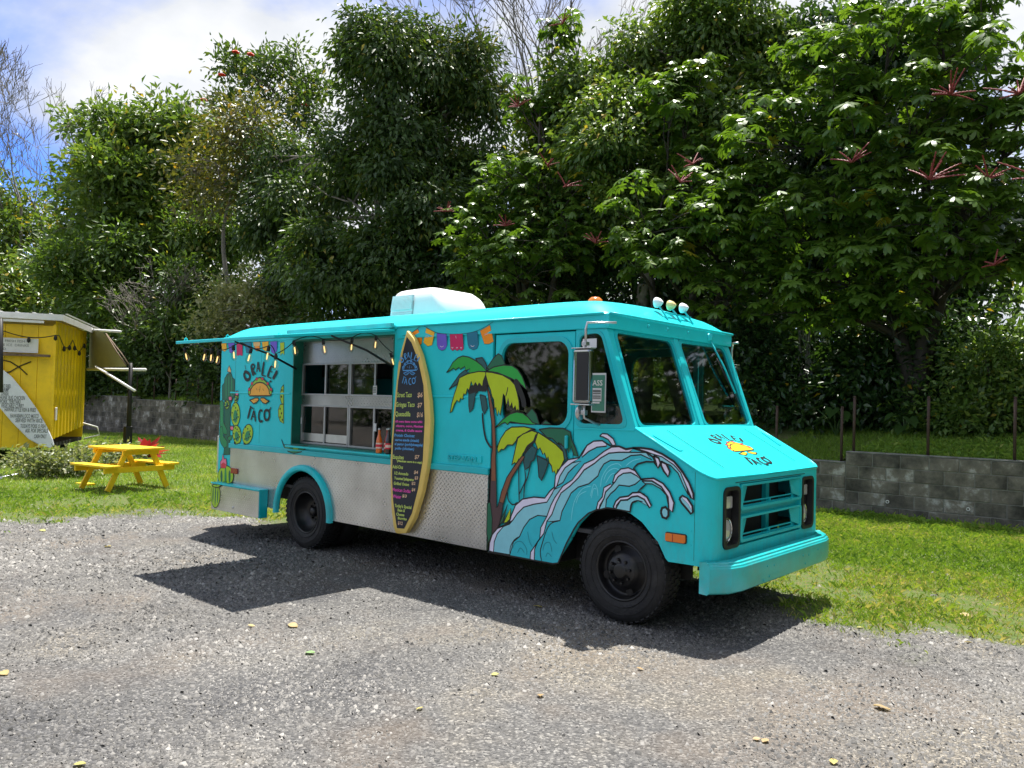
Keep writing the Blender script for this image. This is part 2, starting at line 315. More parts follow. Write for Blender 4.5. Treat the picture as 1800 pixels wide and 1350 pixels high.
def plate(name, outer, holes, mp, th, m, parent=None, bv=0.0):
    """flat plate with holes; mp maps (u, v, depth) to a point, depth 0 = front, th = back"""
    loops = [outer]+list(holes)
    tri = mgeo.tessellate_polygon([[Vector((a, b, 0)) for a, b in lp] for lp in loops])
    flat = [p for lp in loops for p in lp]; N = len(flat)
    v = [mp(a, b, 0) for a, b in flat]+[mp(a, b, th) for a, b in flat]
    f = []
    for t in tri:
        f.append(tuple(t)); f.append((t[2]+N, t[1]+N, t[0]+N))
    k = 0
    for lp in loops:
        n = len(lp)
        for i in range(n): f.append((k+i, k+(i+1) % n, k+(i+1) % n+N, k+i+N))
        k += n
    import bmesh
    me = bpy.data.meshes.new(name); me.from_pydata([tuple(p) for p in v], [], f)
    bm = bmesh.new(); bm.from_mesh(me); bmesh.ops.recalc_face_normals(bm, faces=bm.faces); bm.to_mesh(me); bm.free()
    o = link(name, me, m, parent)
    if bv: bevel(o, bv, 2, 50)
    return o
def thing(name, label, cat, loc=(0, 0, 0), group=None, rz=0.0):
    o = bpy.data.objects.new(name, None); col.objects.link(o); o.location = loc; o.rotation_euler = (0, 0, rz); o.empty_display_size = 0.1
    return tag(o, label, cat, group)
def tag(o, label, cat, group=None):
    o['label'] = label; o['category'] = cat
    if group: o['group'] = group
    return o
def copy_tree(o, parent=None):
    c = o.copy(); col.objects.link(c)
    if parent is not None: c.parent = parent
    for ch in list(o.children): copy_tree(ch, c)
    return c
def stroke_poly(pts, w, taper=True):
    """ribbon outline of a brush stroke"""
    P = [Vector((p[0], p[1])) for p in pts]; N = len(P); L, R = [], []
    for i in range(N):
        d = P[min(i+1, N-1)]-P[max(i-1, 0)]
        d = d.normalized() if d.length > 1e-9 else Vector((1, 0)); nn = Vector((-d.y, d.x))
        k = w/2*(0.62 if taper and i in (0, N-1) else 1.0)
        L.append(P[i]+nn*k); R.append(P[i]-nn*k)
    return L, R
def decal(name, items, mp, parent, off0=0.003, step=0.00012, subst=None):
    """painted artwork: thin layers of flat paint on a surface; mp(u, v, lift)"""
    V, Fc, mi, names = [], [], [], []
    def slot(c):
        c = (subst or {}).get(c, c)
        if c not in names: names.append(c)
        return names.index(c)
    lift = off0
    def ribbon(pts, w, c, taper):
        L, R = stroke_poly(pts, w, taper)
        for i in range(len(L)-1):
            k = len(V); V.extend([mp(L[i].x, L[i].y, lift), mp(L[i+1].x, L[i+1].y, lift), mp(R[i+1].x, R[i+1].y, lift), mp(R[i].x, R[i].y, lift)]); Fc.append((k, k+1, k+2, k+3)); mi.append(slot(c))
    def smooth_line(pts, closed):
        if len(pts) < 3: return pts
        out = []; N = len(pts)
        for i in range(N if closed else N-1):
            p0, p1, p2, p3 = [Vector(pts[(i+j) % N] if closed else pts[min(max(i+j, 0), N-1)]) for j in (-1, 0, 1, 2)]
            for k in range(3):
                t = k/3; q = 0.5*((2*p1)+(p2-p0)*t+(2*p0-5*p1+4*p2-p3)*t*t+(3*p1-p0-3*p2+p3)*t**3); out.append((q.x, q.y))
        if not closed: out.append(tuple(pts[-1]))
        return out
    for kind, c, w, pts in items:
        lift += step
        if kind == 'f':
            tri = mgeo.tessellate_polygon([[Vector((a, b, 0)) for a, b in pts]])
            k = len(V); V.extend(mp(a, b, lift) for a, b in pts)
            for t in tri: Fc.append(tuple(i+k for i in t)); mi.append(slot(c))
            if w:
                lift += step; ribbon(list(pts)+[pts[0]], w, 'ink', False)
        else:
            ribbon(smooth_line(pts, False), w, c, True)
    me = bpy.data.meshes.new(name); me.from_pydata([tuple(p) for p in V], [], Fc)
    for nm in names: me.materials.append(MATS[nm])
    me.polygons.foreach_set('material_index', mi); me.update()
    return link(name, me, None, parent)
def text_mesh(name, s, size, place, m, parent, extrude=0.0, shear=0.0, offset=0.0, align='LEFT', sx=1.0):
    """flat lettering: built-in font turned into a mesh; place(u, v, lift) puts it on a surface"""
    c = bpy.data.curves.new(name, 'FONT'); c.body = s; c.size = size; c.shear = shear; c.offset = offset; c.align_x = align; c.resolution_u = 2; c.extrude = extrude
    o = bpy.data.objects.new(name, c); col.objects.link(o)
    dg = bpy.context.evaluated_depsgraph_get(); me = bpy.data.meshes.new_from_object(o.evaluated_get(dg))
    bpy.data.objects.remove(o); bpy.data.curves.remove(c)
    for v in me.vertices: v.co = place(v.co.x*sx, v.co.y, v.co.z)
    me.materials.clear(); me.name = name
    return link(name, me, m, parent)

# ------------------------------------------------------------------ ground
def vnoise(x, y, seed=0):
    x = np.asarray(x, float); y = np.asarray(y, float)
    xi, yi = np.floor(x).astype(np.int64), np.floor(y).astype(np.int64); xf, yf = x-xi, y-yi
    def h(a, b):
        k = (a*374761393+b*668265263+seed*1442695041) & 0xffffffff
        k = ((k ^ (k >> 13))*1274126177) & 0xffffffff
        return ((k ^ (k >> 16)) & 0xffff)/65535.0
    u, v = xf*xf*(3-2*xf), yf*yf*(3-2*yf)
    return (h(xi, yi)*(1-u)+h(xi+1, yi)*u)*(1-v)+(h(xi, yi+1)*(1-u)+h(xi+1, yi+1)*u)*v
def fbm(x, y, seed=0, o=4):
    r, a, t = 0, 0.5, 0
    for i in range(o): r = r+a*vnoise(x*2**i, y*2**i, seed+i); t += a; a *= 0.5
    return r/t
EDGE = np.array([(-60, -26), (-9.5, -3.2), (-7.7, -1.9), (-7.45, 0.1), (-6.9, 0.62), (-5.2, 0.95), (-3, 1.5), (0, 1.8), (0.75, 1.62), (1.0, 1.22), (1.5, 1.42), (2.3, 1.72), (3.6, 2.3), (7, 4), (60, 30)], float)
def lawn_dist(x, y):
    """signed distance to the gravel edge, positive on the lawn"""
    x = np.asarray(x, float); y = np.asarray(y, float); best = np.full(x.shape, 1e9); sgn = np.ones(x.shape)
    for (ax, ay), (bx, by) in zip(EDGE[:-1], EDGE[1:]):
        dx, dy = bx-ax, by-ay; t = np.clip(((x-ax)*dx+(y-ay)*dy)/(dx*dx+dy*dy), 0, 1)
        qx, qy = x-(ax+t*dx), y-(ay+t*dy); d = np.hypot(qx, qy); cr_ = dx*(y-ay)-dy*(x-ax)
        k = d < best-1e-9; best = np.where(k, d, best); sgn = np.where(k, np.where(cr_ >= 0, 1, -1), sgn)
    return best*sgn
def lawn_mask(x, y):
    d = lawn_dist(x, y)+(fbm(np.asarray(x)*1.6, np.asarray(y)*1.6, 3)-0.5)*1.5+(fbm(np.asarray(x)*6, np.asarray(y)*6, 9)-0.5)*0.7
    return np.clip(d/0.55+0.5, 0, 1)
def ground_z(x, y):
    x = np.asarray(x, float); y = np.asarray(y, float)
    t = np.clip((-x-9)/10, 0, 1); z = 0.15*t*t*(3-2*t)
    t2 = np.clip((y-2.2)/2.5, 0, 1)*np.clip((x+2)/3, 0, 1); z = z+0.02*t2
    return z+(fbm(x*0.7, y*0.7, 5)-0.5)*0.03*np.clip((np.abs(x+2.2)-3.6)/2, 0, 1)
def spaced(a, b, fine0, fine1, step, far):
    core = np.arange(fine0, fine1+1e-6, step); out = list(core)
    s, p = step, fine1
    while p < b: s *= far; p += s; out.append(min(p, b))
    s, p, pre = step, fine0, []
    while p > a: s *= far; p -= s; pre.append(max(p, a))
    return np.array(pre[::-1]+out)
def sheet(name, xs, ys, zf, m, mask=None):
    X, Y = np.meshgrid(xs, ys, indexing='ij'); Zz = zf(X, Y); v = np.stack([X, Y, Zz], -1).reshape(-1, 3)
    nx, ny = len(xs), len(ys); i = np.arange(nx-1)[:, None]*ny+np.arange(ny-1)[None]; f = np.stack([i, i+ny, i+ny+1, i+1], -1).reshape(-1, 4)
    return npm(name, v, f, m, None, None if mask is None else mask(X, Y).ravel(), True)
def ground_material():
    m = bpy.data.materials.new('gravel_and_turf'); m.use_nodes = True
    n, l = m.node_tree.nodes, m.node_tree.links; p = n['Principled BSDF']; p.inputs['Roughness'].default_value = 0.9; p.inputs['Specular IOR Level'].default_value = 0.25
    t = n.new('ShaderNodeTexCoord')
    def ramp(src, els):
        r = n.new('ShaderNodeValToRGB'); c = r.color_ramp
        while len(c.elements) < len(els): c.elements.new(0.5)
        for i, (q, k) in enumerate(els): c.elements[i].position = q; c.elements[i].color = (*k, 1)
        l.new(src, r.inputs[0]); return r.outputs[0]
    def noise(s, d=6, ro=0.6):
        k = n.new('ShaderNodeTexNoise'); k.inputs['Scale'].default_value = s; k.inputs['Detail'].default_value = d; k.inputs['Roughness'].default_value = ro; l.new(t.outputs['Object'], k.inputs['Vector']); return k.outputs['Fac']
    def mixc(f, a, b, mode='MIX'):
        k = n.new('ShaderNodeMix'); k.data_type = 'RGBA'; k.blend_type = mode
        for s, q in ((f, 'Factor'), (a, 'A'), (b, 'B')):
            if isinstance(s, (int, float)): k.inputs[q].default_value = s
            elif isinstance(s, tuple): k.inputs[q].default_value = (*s, 1)
            else: l.new(s, k.inputs[q])
        return k.outputs['Result']
    vo = n.new('ShaderNodeTexVoronoi'); vo.inputs['Scale'].default_value = 75; l.new(t.outputs['Object'], vo.inputs['Vector'])
    sp = n.new('ShaderNodeSeparateColor'); l.new(vo.outputs['Color'], sp.inputs[0])
    chips = ramp(sp.outputs[0], [(0, (0.080, 0.079, 0.078)), (0.45, (0.124, 0.121, 0.117)), (0.8, (0.170, 0.165, 0.157)), (1, (0.29, 0.28, 0.26))])
    big = ramp(noise(0.55, 5), [(0.36, (0.66, 0.67, 0.70)), (0.5, (1, 1, 1)), (0.62, (1.30, 1.22, 1.08))])
    tan = ramp(noise(0.8, 4), [(0.48, (0, 0, 0)), (0.66, (0.36, 0.36, 0.36))])
    gr = mixc(1.0, chips, big, 'MULTIPLY'); gr = mixc(tan, gr, (0.225, 0.172, 0.122))
    turf = ramp(noise(11, 9, 0.78), [(0.3, (0.050, 0.090, 0.016)), (0.50, (0.10, 0.145, 0.032)), (0.60, (0.16, 0.135, 0.07)), (0.78, (0.21, 0.165, 0.115))])
    a = n.new('ShaderNodeAttribute'); a.attribute_name = 'tint'
    l.new(mixc(a.outputs['Fac'], gr, turf), p.inputs['Base Color'])
    v2 = n.new('ShaderNodeTexVoronoi'); v2.inputs['Scale'].default_value = 55; v2.feature = 'F1'; l.new(t.outputs['Object'], v2.inputs['Vector'])
    ad = n.new('ShaderNodeMath'); ad.operation = 'ADD'; l.new(vo.outputs['Distance'], ad.inputs[0]); l.new(v2.outputs['Distance'], ad.inputs[1])
    b = n.new('ShaderNodeBump'); b.inputs['Strength'].default_value = 0.9; b.inputs['Distance'].default_value = 0.012; b.invert = True
    l.new(ad.outputs[0], b.inputs['Height']); l.new(b.outputs[0], p.inputs['Normal'])
    return m
gm = ground_material(); MATS['ground_mat'] = gm
g = sheet('ground', spaced(-400, 400, -26, 9, 0.16, 1.25), spaced(-400, 400, -7, 8.6, 0.16, 1.25), ground_z, 'ground_mat', lawn_mask); g['kind'] = 'structure'

# gravel chips lying loose on the lot (one mass)
def cam_depth(x, y): return (x-CP.x)*CF.x+(y-CP.y)*CF.y
def in_view(x, y, pad=0.06):
    d = cam_depth(x, y); s = (x-CP.x)*CR.x+(y-CP.y)*CR.y
    return (d > 2.6) & (np.abs(s) < d*(0.64+pad))
def gravel():
    N = 500000
    d = 3.0+8.5*rs.rand(N)**1.15; s = (rs.rand(N)*2-1)*0.70*d
    x = CP.x+CF.x*d/0.9995+CR.x*s; y = CP.y+CF.y*d/0.9995+CR.y*s
    keep = rs.rand(N) < np.clip(d/9.0, 0.25, 1)*0.62*(1-np.minimum(lawn_mask(x, y)*1.4, 1)*0.985)*(0.10+1.1*np.clip((fbm(x*0.9, y*0.9, 21)-0.33)/0.3, 0, 1))
    x, y, d = x[keep], y[keep], d[keep]; N = len(x)
    sz = np.clip(0.0034+0.0040*rs.rand(N)+0.011*rs.rand(N)**7, 0.003, 0.02)*np.clip(d/5.0, 0.95, 1.5)
    ang = rs.rand(N)*6.283; V = np.empty((N, 6, 3)); el = 0.6+0.8*rs.rand(N); cx, sx = np.cos(ang), np.sin(ang)
    for k in range(6):
        if k < 4:
            a = ang+k*1.5708+0.785+rs.randn(N)*0.28; rr = sz*(0.8+0.5*rs.rand(N)); bx, by = np.cos(a)*rr, np.sin(a)*rr
            u, w = (bx*cx+by*sx)*(0.8+el*0.5), -bx*sx+by*cx; zz = np.full(N, -0.003)
        else:   # ridge of the chip
            u = (1 if k == 4 else -1)*sz*(0.15+0.55*rs.rand(N)); w = sz*0.35*rs.randn(N); zz = sz*(0.35+0.75*rs.rand(N))
        V[:, k, 0] = x+u*cx-w*sx; V[:, k, 1] = y+u*sx+w*cx; V[:, k, 2] = zz
    V[:, :, 2] += ground_z(x, y)[:, None]
    b = np.arange(N)[:, None]*6
    F = np.concatenate([b+np.array([q]) for q in ((0, 4, 3), (0, 1, 4), (1, 5, 4), (1, 2, 5), (2, 3, 5), (3, 4, 5))], 0)
    tint = np.clip(0.48+0.19*rs.randn(N)+0.7*(fbm(x*0.8, y*0.8, 31)-0.5), 0, 1)
    o = npm('gravel', V.reshape(-1, 3), F, 'gravel_chip', None, np.repeat(tint, 6)); o['kind'] = 'stuff'; o['label'] = 'loose grey gravel chips covering the lot'
    return N
leaf_mat('gravel_chip', [(0, (0.046, 0.046, 0.046)), (0.35, (0.120, 0.117, 0.112)), (0.7, (0.205, 0.198, 0.187)), (1, (0.36, 0.346, 0.322))], rough=0.85, trans=0.0, spec=0.2)
gravel()

def grass_patch(name, x, y, z, h, w, tint, label):
    N = len(x); w = np.where(cam_depth(x, y) > 13.0, w*2.0, w); a = rs.rand(N)*6.283; lean = (0.2+0.95*rs.rand(N))*h; b = rs.rand(N)*6.283
    V = np.empty((N, 4, 3)); dx, dy = np.cos(a)*w/2, np.sin(a)*w/2; lx, ly = np.cos(b)*lean, np.sin(b)*lean
    V[:, 0] = np.stack([x-dx, y-dy, z-0.004], -1); V[:, 1] = np.stack([x+dx, y+dy, z-0.004], -1)
    V[:, 2] = np.stack([x+lx*0.4+dx*0.8, y+ly*0.4+dy*0.8, z+h*0.6], -1); V[:, 3] = np.stack([x+lx, y+ly, z+h*(1.0-0.35*lean/h)], -1)
    q = np.arange(N)[:, None]*4; far = cam_depth(x, y) > 13.0   # a far blade is one triangle
    F = np.concatenate([(q+np.array([[0, 1, 2]]))[~far], (q+np.array([[0, 2, 3]]))[~far], (q+np.array([[0, 1, 3]]))[far]], 0)
    o = npm(name, V.reshape(-1, 3), F, 'grass_blade', None, np.repeat(tint, 4)); o['kind'] = 'stuff'; o['label'] = label
    return o
def lawn_grass():
    out = []
    # lawn to the right, near
    N = 300000; x = -2.2+11.5*rs.rand(N); y = 0.9+7.2*rs.rand(N)
    out.append((x, y, 1.0))
    N = 400000; x = -27+24*rs.rand(N)**0.85; y = -6.5+14.5*rs.rand(N)
    out.append((x, y, 1.25))
    X = np.concatenate([o[0] for o in out]); Y = np.concatenate([o[1] for o in out]); S = np.concatenate([np.full(len(o[0]), o[2]) for o in out])
    mk = lawn_mask(X, Y); pat = fbm(X*1.3, Y*1.3, 41); bare = np.clip((fbm(X*2.2, Y*2.2, 77)-0.50)/0.1, 0, 1)*np.clip((3.4-lawn_dist(X, Y))/1.6, 0, 1)
    keep = (rs.rand(len(X)) < mk*np.clip(0.45+1.1*pat, 0, 1)*(1-0.85*bare)) & in_view(X, Y, 0.3) & (Y < 7.93) & ~((X > -5.9) & (X < 0.6) & (Y > 0.1) & (Y < 1.9))
    X, Y, S, pat = X[keep], Y[keep], S[keep], pat[keep]
    h = (0.018+0.024*rs.rand(len(X))+0.06*rs.rand(len(X))**10)*S*np.where(Y > 7.6, 1.7, 1.0); w = (0.004+0.004*rs.rand(len(X)))*S**1.5
    tint = np.clip(0.42+0.19*rs.randn(len(X))+0.9*(pat-0.48)+0.42*np.clip(2.4-lawn_dist(X, Y), 0, 1.5)*rs.rand(len(X))**2.5, 0, 1)
    grass_patch('grass', X, Y, ground_z(X, Y), h, w, tint, 'short green lawn grass between the gravel and the block wall')
lawn_grass()

# ------------------------------------------------------------------ block wall, terrace behind it, posts
def block_material():
    m = bpy.data.materials.new('concrete_block'); m.use_nodes = True
    n, l = m.node_tree.nodes, m.node_tree.links; p = n['Principled BSDF']; p.inputs['Roughness'].default_value = 0.92; p.inputs['Specular IOR Level'].default_value = 0.2
    g = n.new('ShaderNodeNewGeometry'); oi = n.new('ShaderNodeObjectInfo')
    def noise(s, d, ro):
        k = n.new('ShaderNodeTexNoise'); k.inputs['Scale'].default_value = s; k.inputs['Detail'].default_value = d; k.inputs['Roughness'].default_value = ro; l.new(g.outputs['Position'], k.inputs['Vector']); return k.outputs['Fac']
    a = n.new('ShaderNodeMath'); a.operation = 'MULTIPLY_ADD'; l.new(oi.outputs['Random'], a.inputs[0]); a.inputs[1].default_value = 0.16; l.new(noise(2.6, 8, 0.7), a.inputs[2])
    r = n.new('ShaderNodeValToRGB'); c = r.color_ramp
    for e, (q, k) in zip([c.elements[0], c.elements[1], c.elements.new(0.5), c.elements.new(0.6)], [(0.38, (0.040, 0.038, 0.033)), (0.82, (0.33, 0.29, 0.24)), (0.53, (0.115, 0.105, 0.088)), (0.66, (0.20, 0.178, 0.148))]): e.position = q; e.color = (*k, 1)
    l.new(a.outputs[0], r.inputs[0]); l.new(r.outputs[0], p.inputs['Base Color'])
    b = n.new('ShaderNodeBump'); b.inputs['Strength'].default_value = 0.5; b.inputs['Distance'].default_value = 0.012; l.new(noise(45, 6, 0.7), b.inputs['Height']); l.new(b.outputs[0], p.inputs['Normal'])
    MATS['concrete_block'] = m
block_material()
mat('mortar', (0.21, 0.20, 0.18), 0.95, var=0.4, vscale=6, dirt=(0.10, 0.095, 0.085), dscale=2, damount=0.6)
mat('wall_cap', (0.19, 0.185, 0.17), 0.9, var=0.4, vscale=7, dirt=(0.04, 0.04, 0.035), dscale=3, damount=0.7)
WY = 8.0
def block_mesh(L):
    o = pym('block', boxv(0.007, L-0.007, 0, 0.19, 0.006, 0.194), BF, 'concrete_block'); bevel(o, 0.006, 1)
    me = o.data; bpy.data.objects.remove(o); return me
BM = {}
def wall(x0, x1, top, label):
    t = thing('retaining_wall', label, 'wall', ((x0+x1)/2, WY, 0), 'sections of the retaining wall')
    ox = t.location.x
    box('mortar', x0+0.002-ox, x1-0.002-ox, 0.007, 0.185, -0.1, top-0.002, 'mortar', t)
    k = 0; z = top-0.2
    while z > -0.16:
        x = x0-(0.2 if k % 2 else 0.0)
        while x < x1-0.03:
            a, b = max(x, x0), min(x+0.4, x1); L = round(b-a, 2)
            if L > 0.05:
                if L not in BM: BM[L] = block_mesh(L)
                o = bpy.data.objects.new('block', BM[L]); col.objects.link(o); o.parent = t
                o.location = (a-ox, rnd.uniform(-0.006, 0.004), z)
                if not o.modifiers: bevel(o, 0.006, 1)
            x += 0.4
        z -= 0.2; k += 1
    c = box('cap', x0-ox, x1-ox, -0.004, 0.2, top+0.001, top+0.022, 'wall_cap', t, 0.006)
    return t
wr = wall(-1.03, 6.17, 0.965, 'tallest grey block wall section, with two drain pipes, right of the truck')
wall(-9.03, -1.03, 0.795, 'low stained block wall section ending behind the truck front bumper')
wall(-15.03, -9.03, 1.0, 'block wall section hidden mostly behind the truck')
wall(-21.83, -15.03, 1.3, 'grey block wall section just left of the truck rear corner')
wall(-26.23, -21.83, 1.4, 'grey block wall section behind the yellow picnic table')
wall(-38.23, -26.23, 1.5, 'tall mossy block wall section beside the yellow shed')
for q in ((-0.400, 8.000, 0.251), (0.691, 8.000, 0.253)):
    o = lathe('weep_pipe', [(0.016, 0.02), (0.016, -0.012), (0.026, -0.012), (0.026, 0.02)], 'pvc', wr, 12); o.location = Vector(q)-wr.location
def bank_z(x, y):
    x = np.asarray(x, float); y = np.asarray(y, float)
    top = np.interp(x, [-38, -26.3, -26.1, -21.9, -21.7, -15.1, -14.9, -9.1, -8.9, -1.1, -0.95, 12], [1.5, 1.5, 1.4, 1.4, 1.3, 1.3, 1.0, 1.0, 0.79, 0.79, 0.955, 0.955])
    t = np.clip((y-8.19)/3.2, 0, 1); t3 = np.clip((y-14)/30, 0, 1)
    return top*(1-t)+(1.42+0.1*np.clip(-x/10, 0, 3))*t+0.8*t3+(fbm(x*0.8, y*0.8, 15)-0.5)*0.16*t-0.006
b = sheet('bank', np.concatenate([[-400, -120, -60], np.arange(-40, 14.1, 0.3), [30, 80, 400]]), np.concatenate([np.arange(8.19, 16, 0.3), [18, 22, 30, 45, 80, 160, 400]]), bank_z, 'ground_mat', lambda X, Y: np.ones(X.shape)*0.98); b['kind'] = 'structure'
N = 90000
bx = np.concatenate([-2.6+10.5*rs.rand(N), -34+28*rs.rand(70000)]); by = np.concatenate([8.2+3.6*rs.rand(N)**1.1, 8.2+3.2*rs.rand(70000)])
bk = in_view(bx, by, 0.25); bx, by = bx[bk], by[bk]; L = len(bx); far = bx < -5
grass_patch('grass', bx, by, bank_z(bx, by), (0.03+0.05*rs.rand(L)+0.1*rs.rand(L)**8)*np.where(far, 1.6, 1), (0.005+0.004*rs.rand(L))*np.where(far, 2.2, 1), np.clip(0.28+0.2*rs.randn(L), 0, 1), 'shaded grass on the raised bank above the block wall')
def post(p, z0, z1, label, r=0.021):
    o = tube('fence_post', [(0, 0, 0), (0, 0, (z1-z0)*0.5), (0.004, 0, z1-z0)], r, 'rust_post', None, 10); o.location = (p[0], p[1], z0)
    lathe('post_cap', [(0.0, 0.012), (r*1.12, 0.006), (r*1.15, -0.01), (r, -0.012)], 'rust_post', o, 10, 'z').location = (0.004, 0, z1-z0)
    tag(o, label, 'post', 'rusty pipe posts along the wall'); return o
post((-0.94, 8.1), 0.93, 1.85, 'rusty pipe post at the stepped end of the tall wall section')
post((-1.13, 8.1), 0.76, 1.68, 'rusty pipe post on the low wall just before the step')
post((0.13, 8.1), 0.93, 1.86, 'rusty pipe post at the middle of the tall wall section')
post((1.24, 8.1), 0.93, 1.87, 'rusty pipe post at the right edge of the picture')
post((-2.2, 8.1), 0.76, 1.67, 'short rusty pipe post seen just above the truck hood')
LP = [(-28.55, 2.41), (-26.37, 2.25), (-25.01, 2.24), (-23.40, 2.16), (-22.60, 2.18), (-21.87, 2.20), (-20.94, 2.05)]
for i, (x, z1) in enumerate(LP):
    z0 = float(np.interp(x, [-38, -26.3, -26.1, -21.9, -21.7, -15], [1.5, 1.5, 1.4, 1.4, 1.3, 1.3]))-0.05
    o = tube('fence_post', [(0, 0, 0), (0, 0, z1-z0)], 0.022, 'rust_post', None, 8); o.location = (x, 8.1, z0)
    tag(o, '%s thin rusty post on the left wall, counting from the shed' % ('first', 'second', 'third', 'fourth', 'fifth', 'sixth', 'last')[i], 'post', 'thin rusty posts on the left wall')

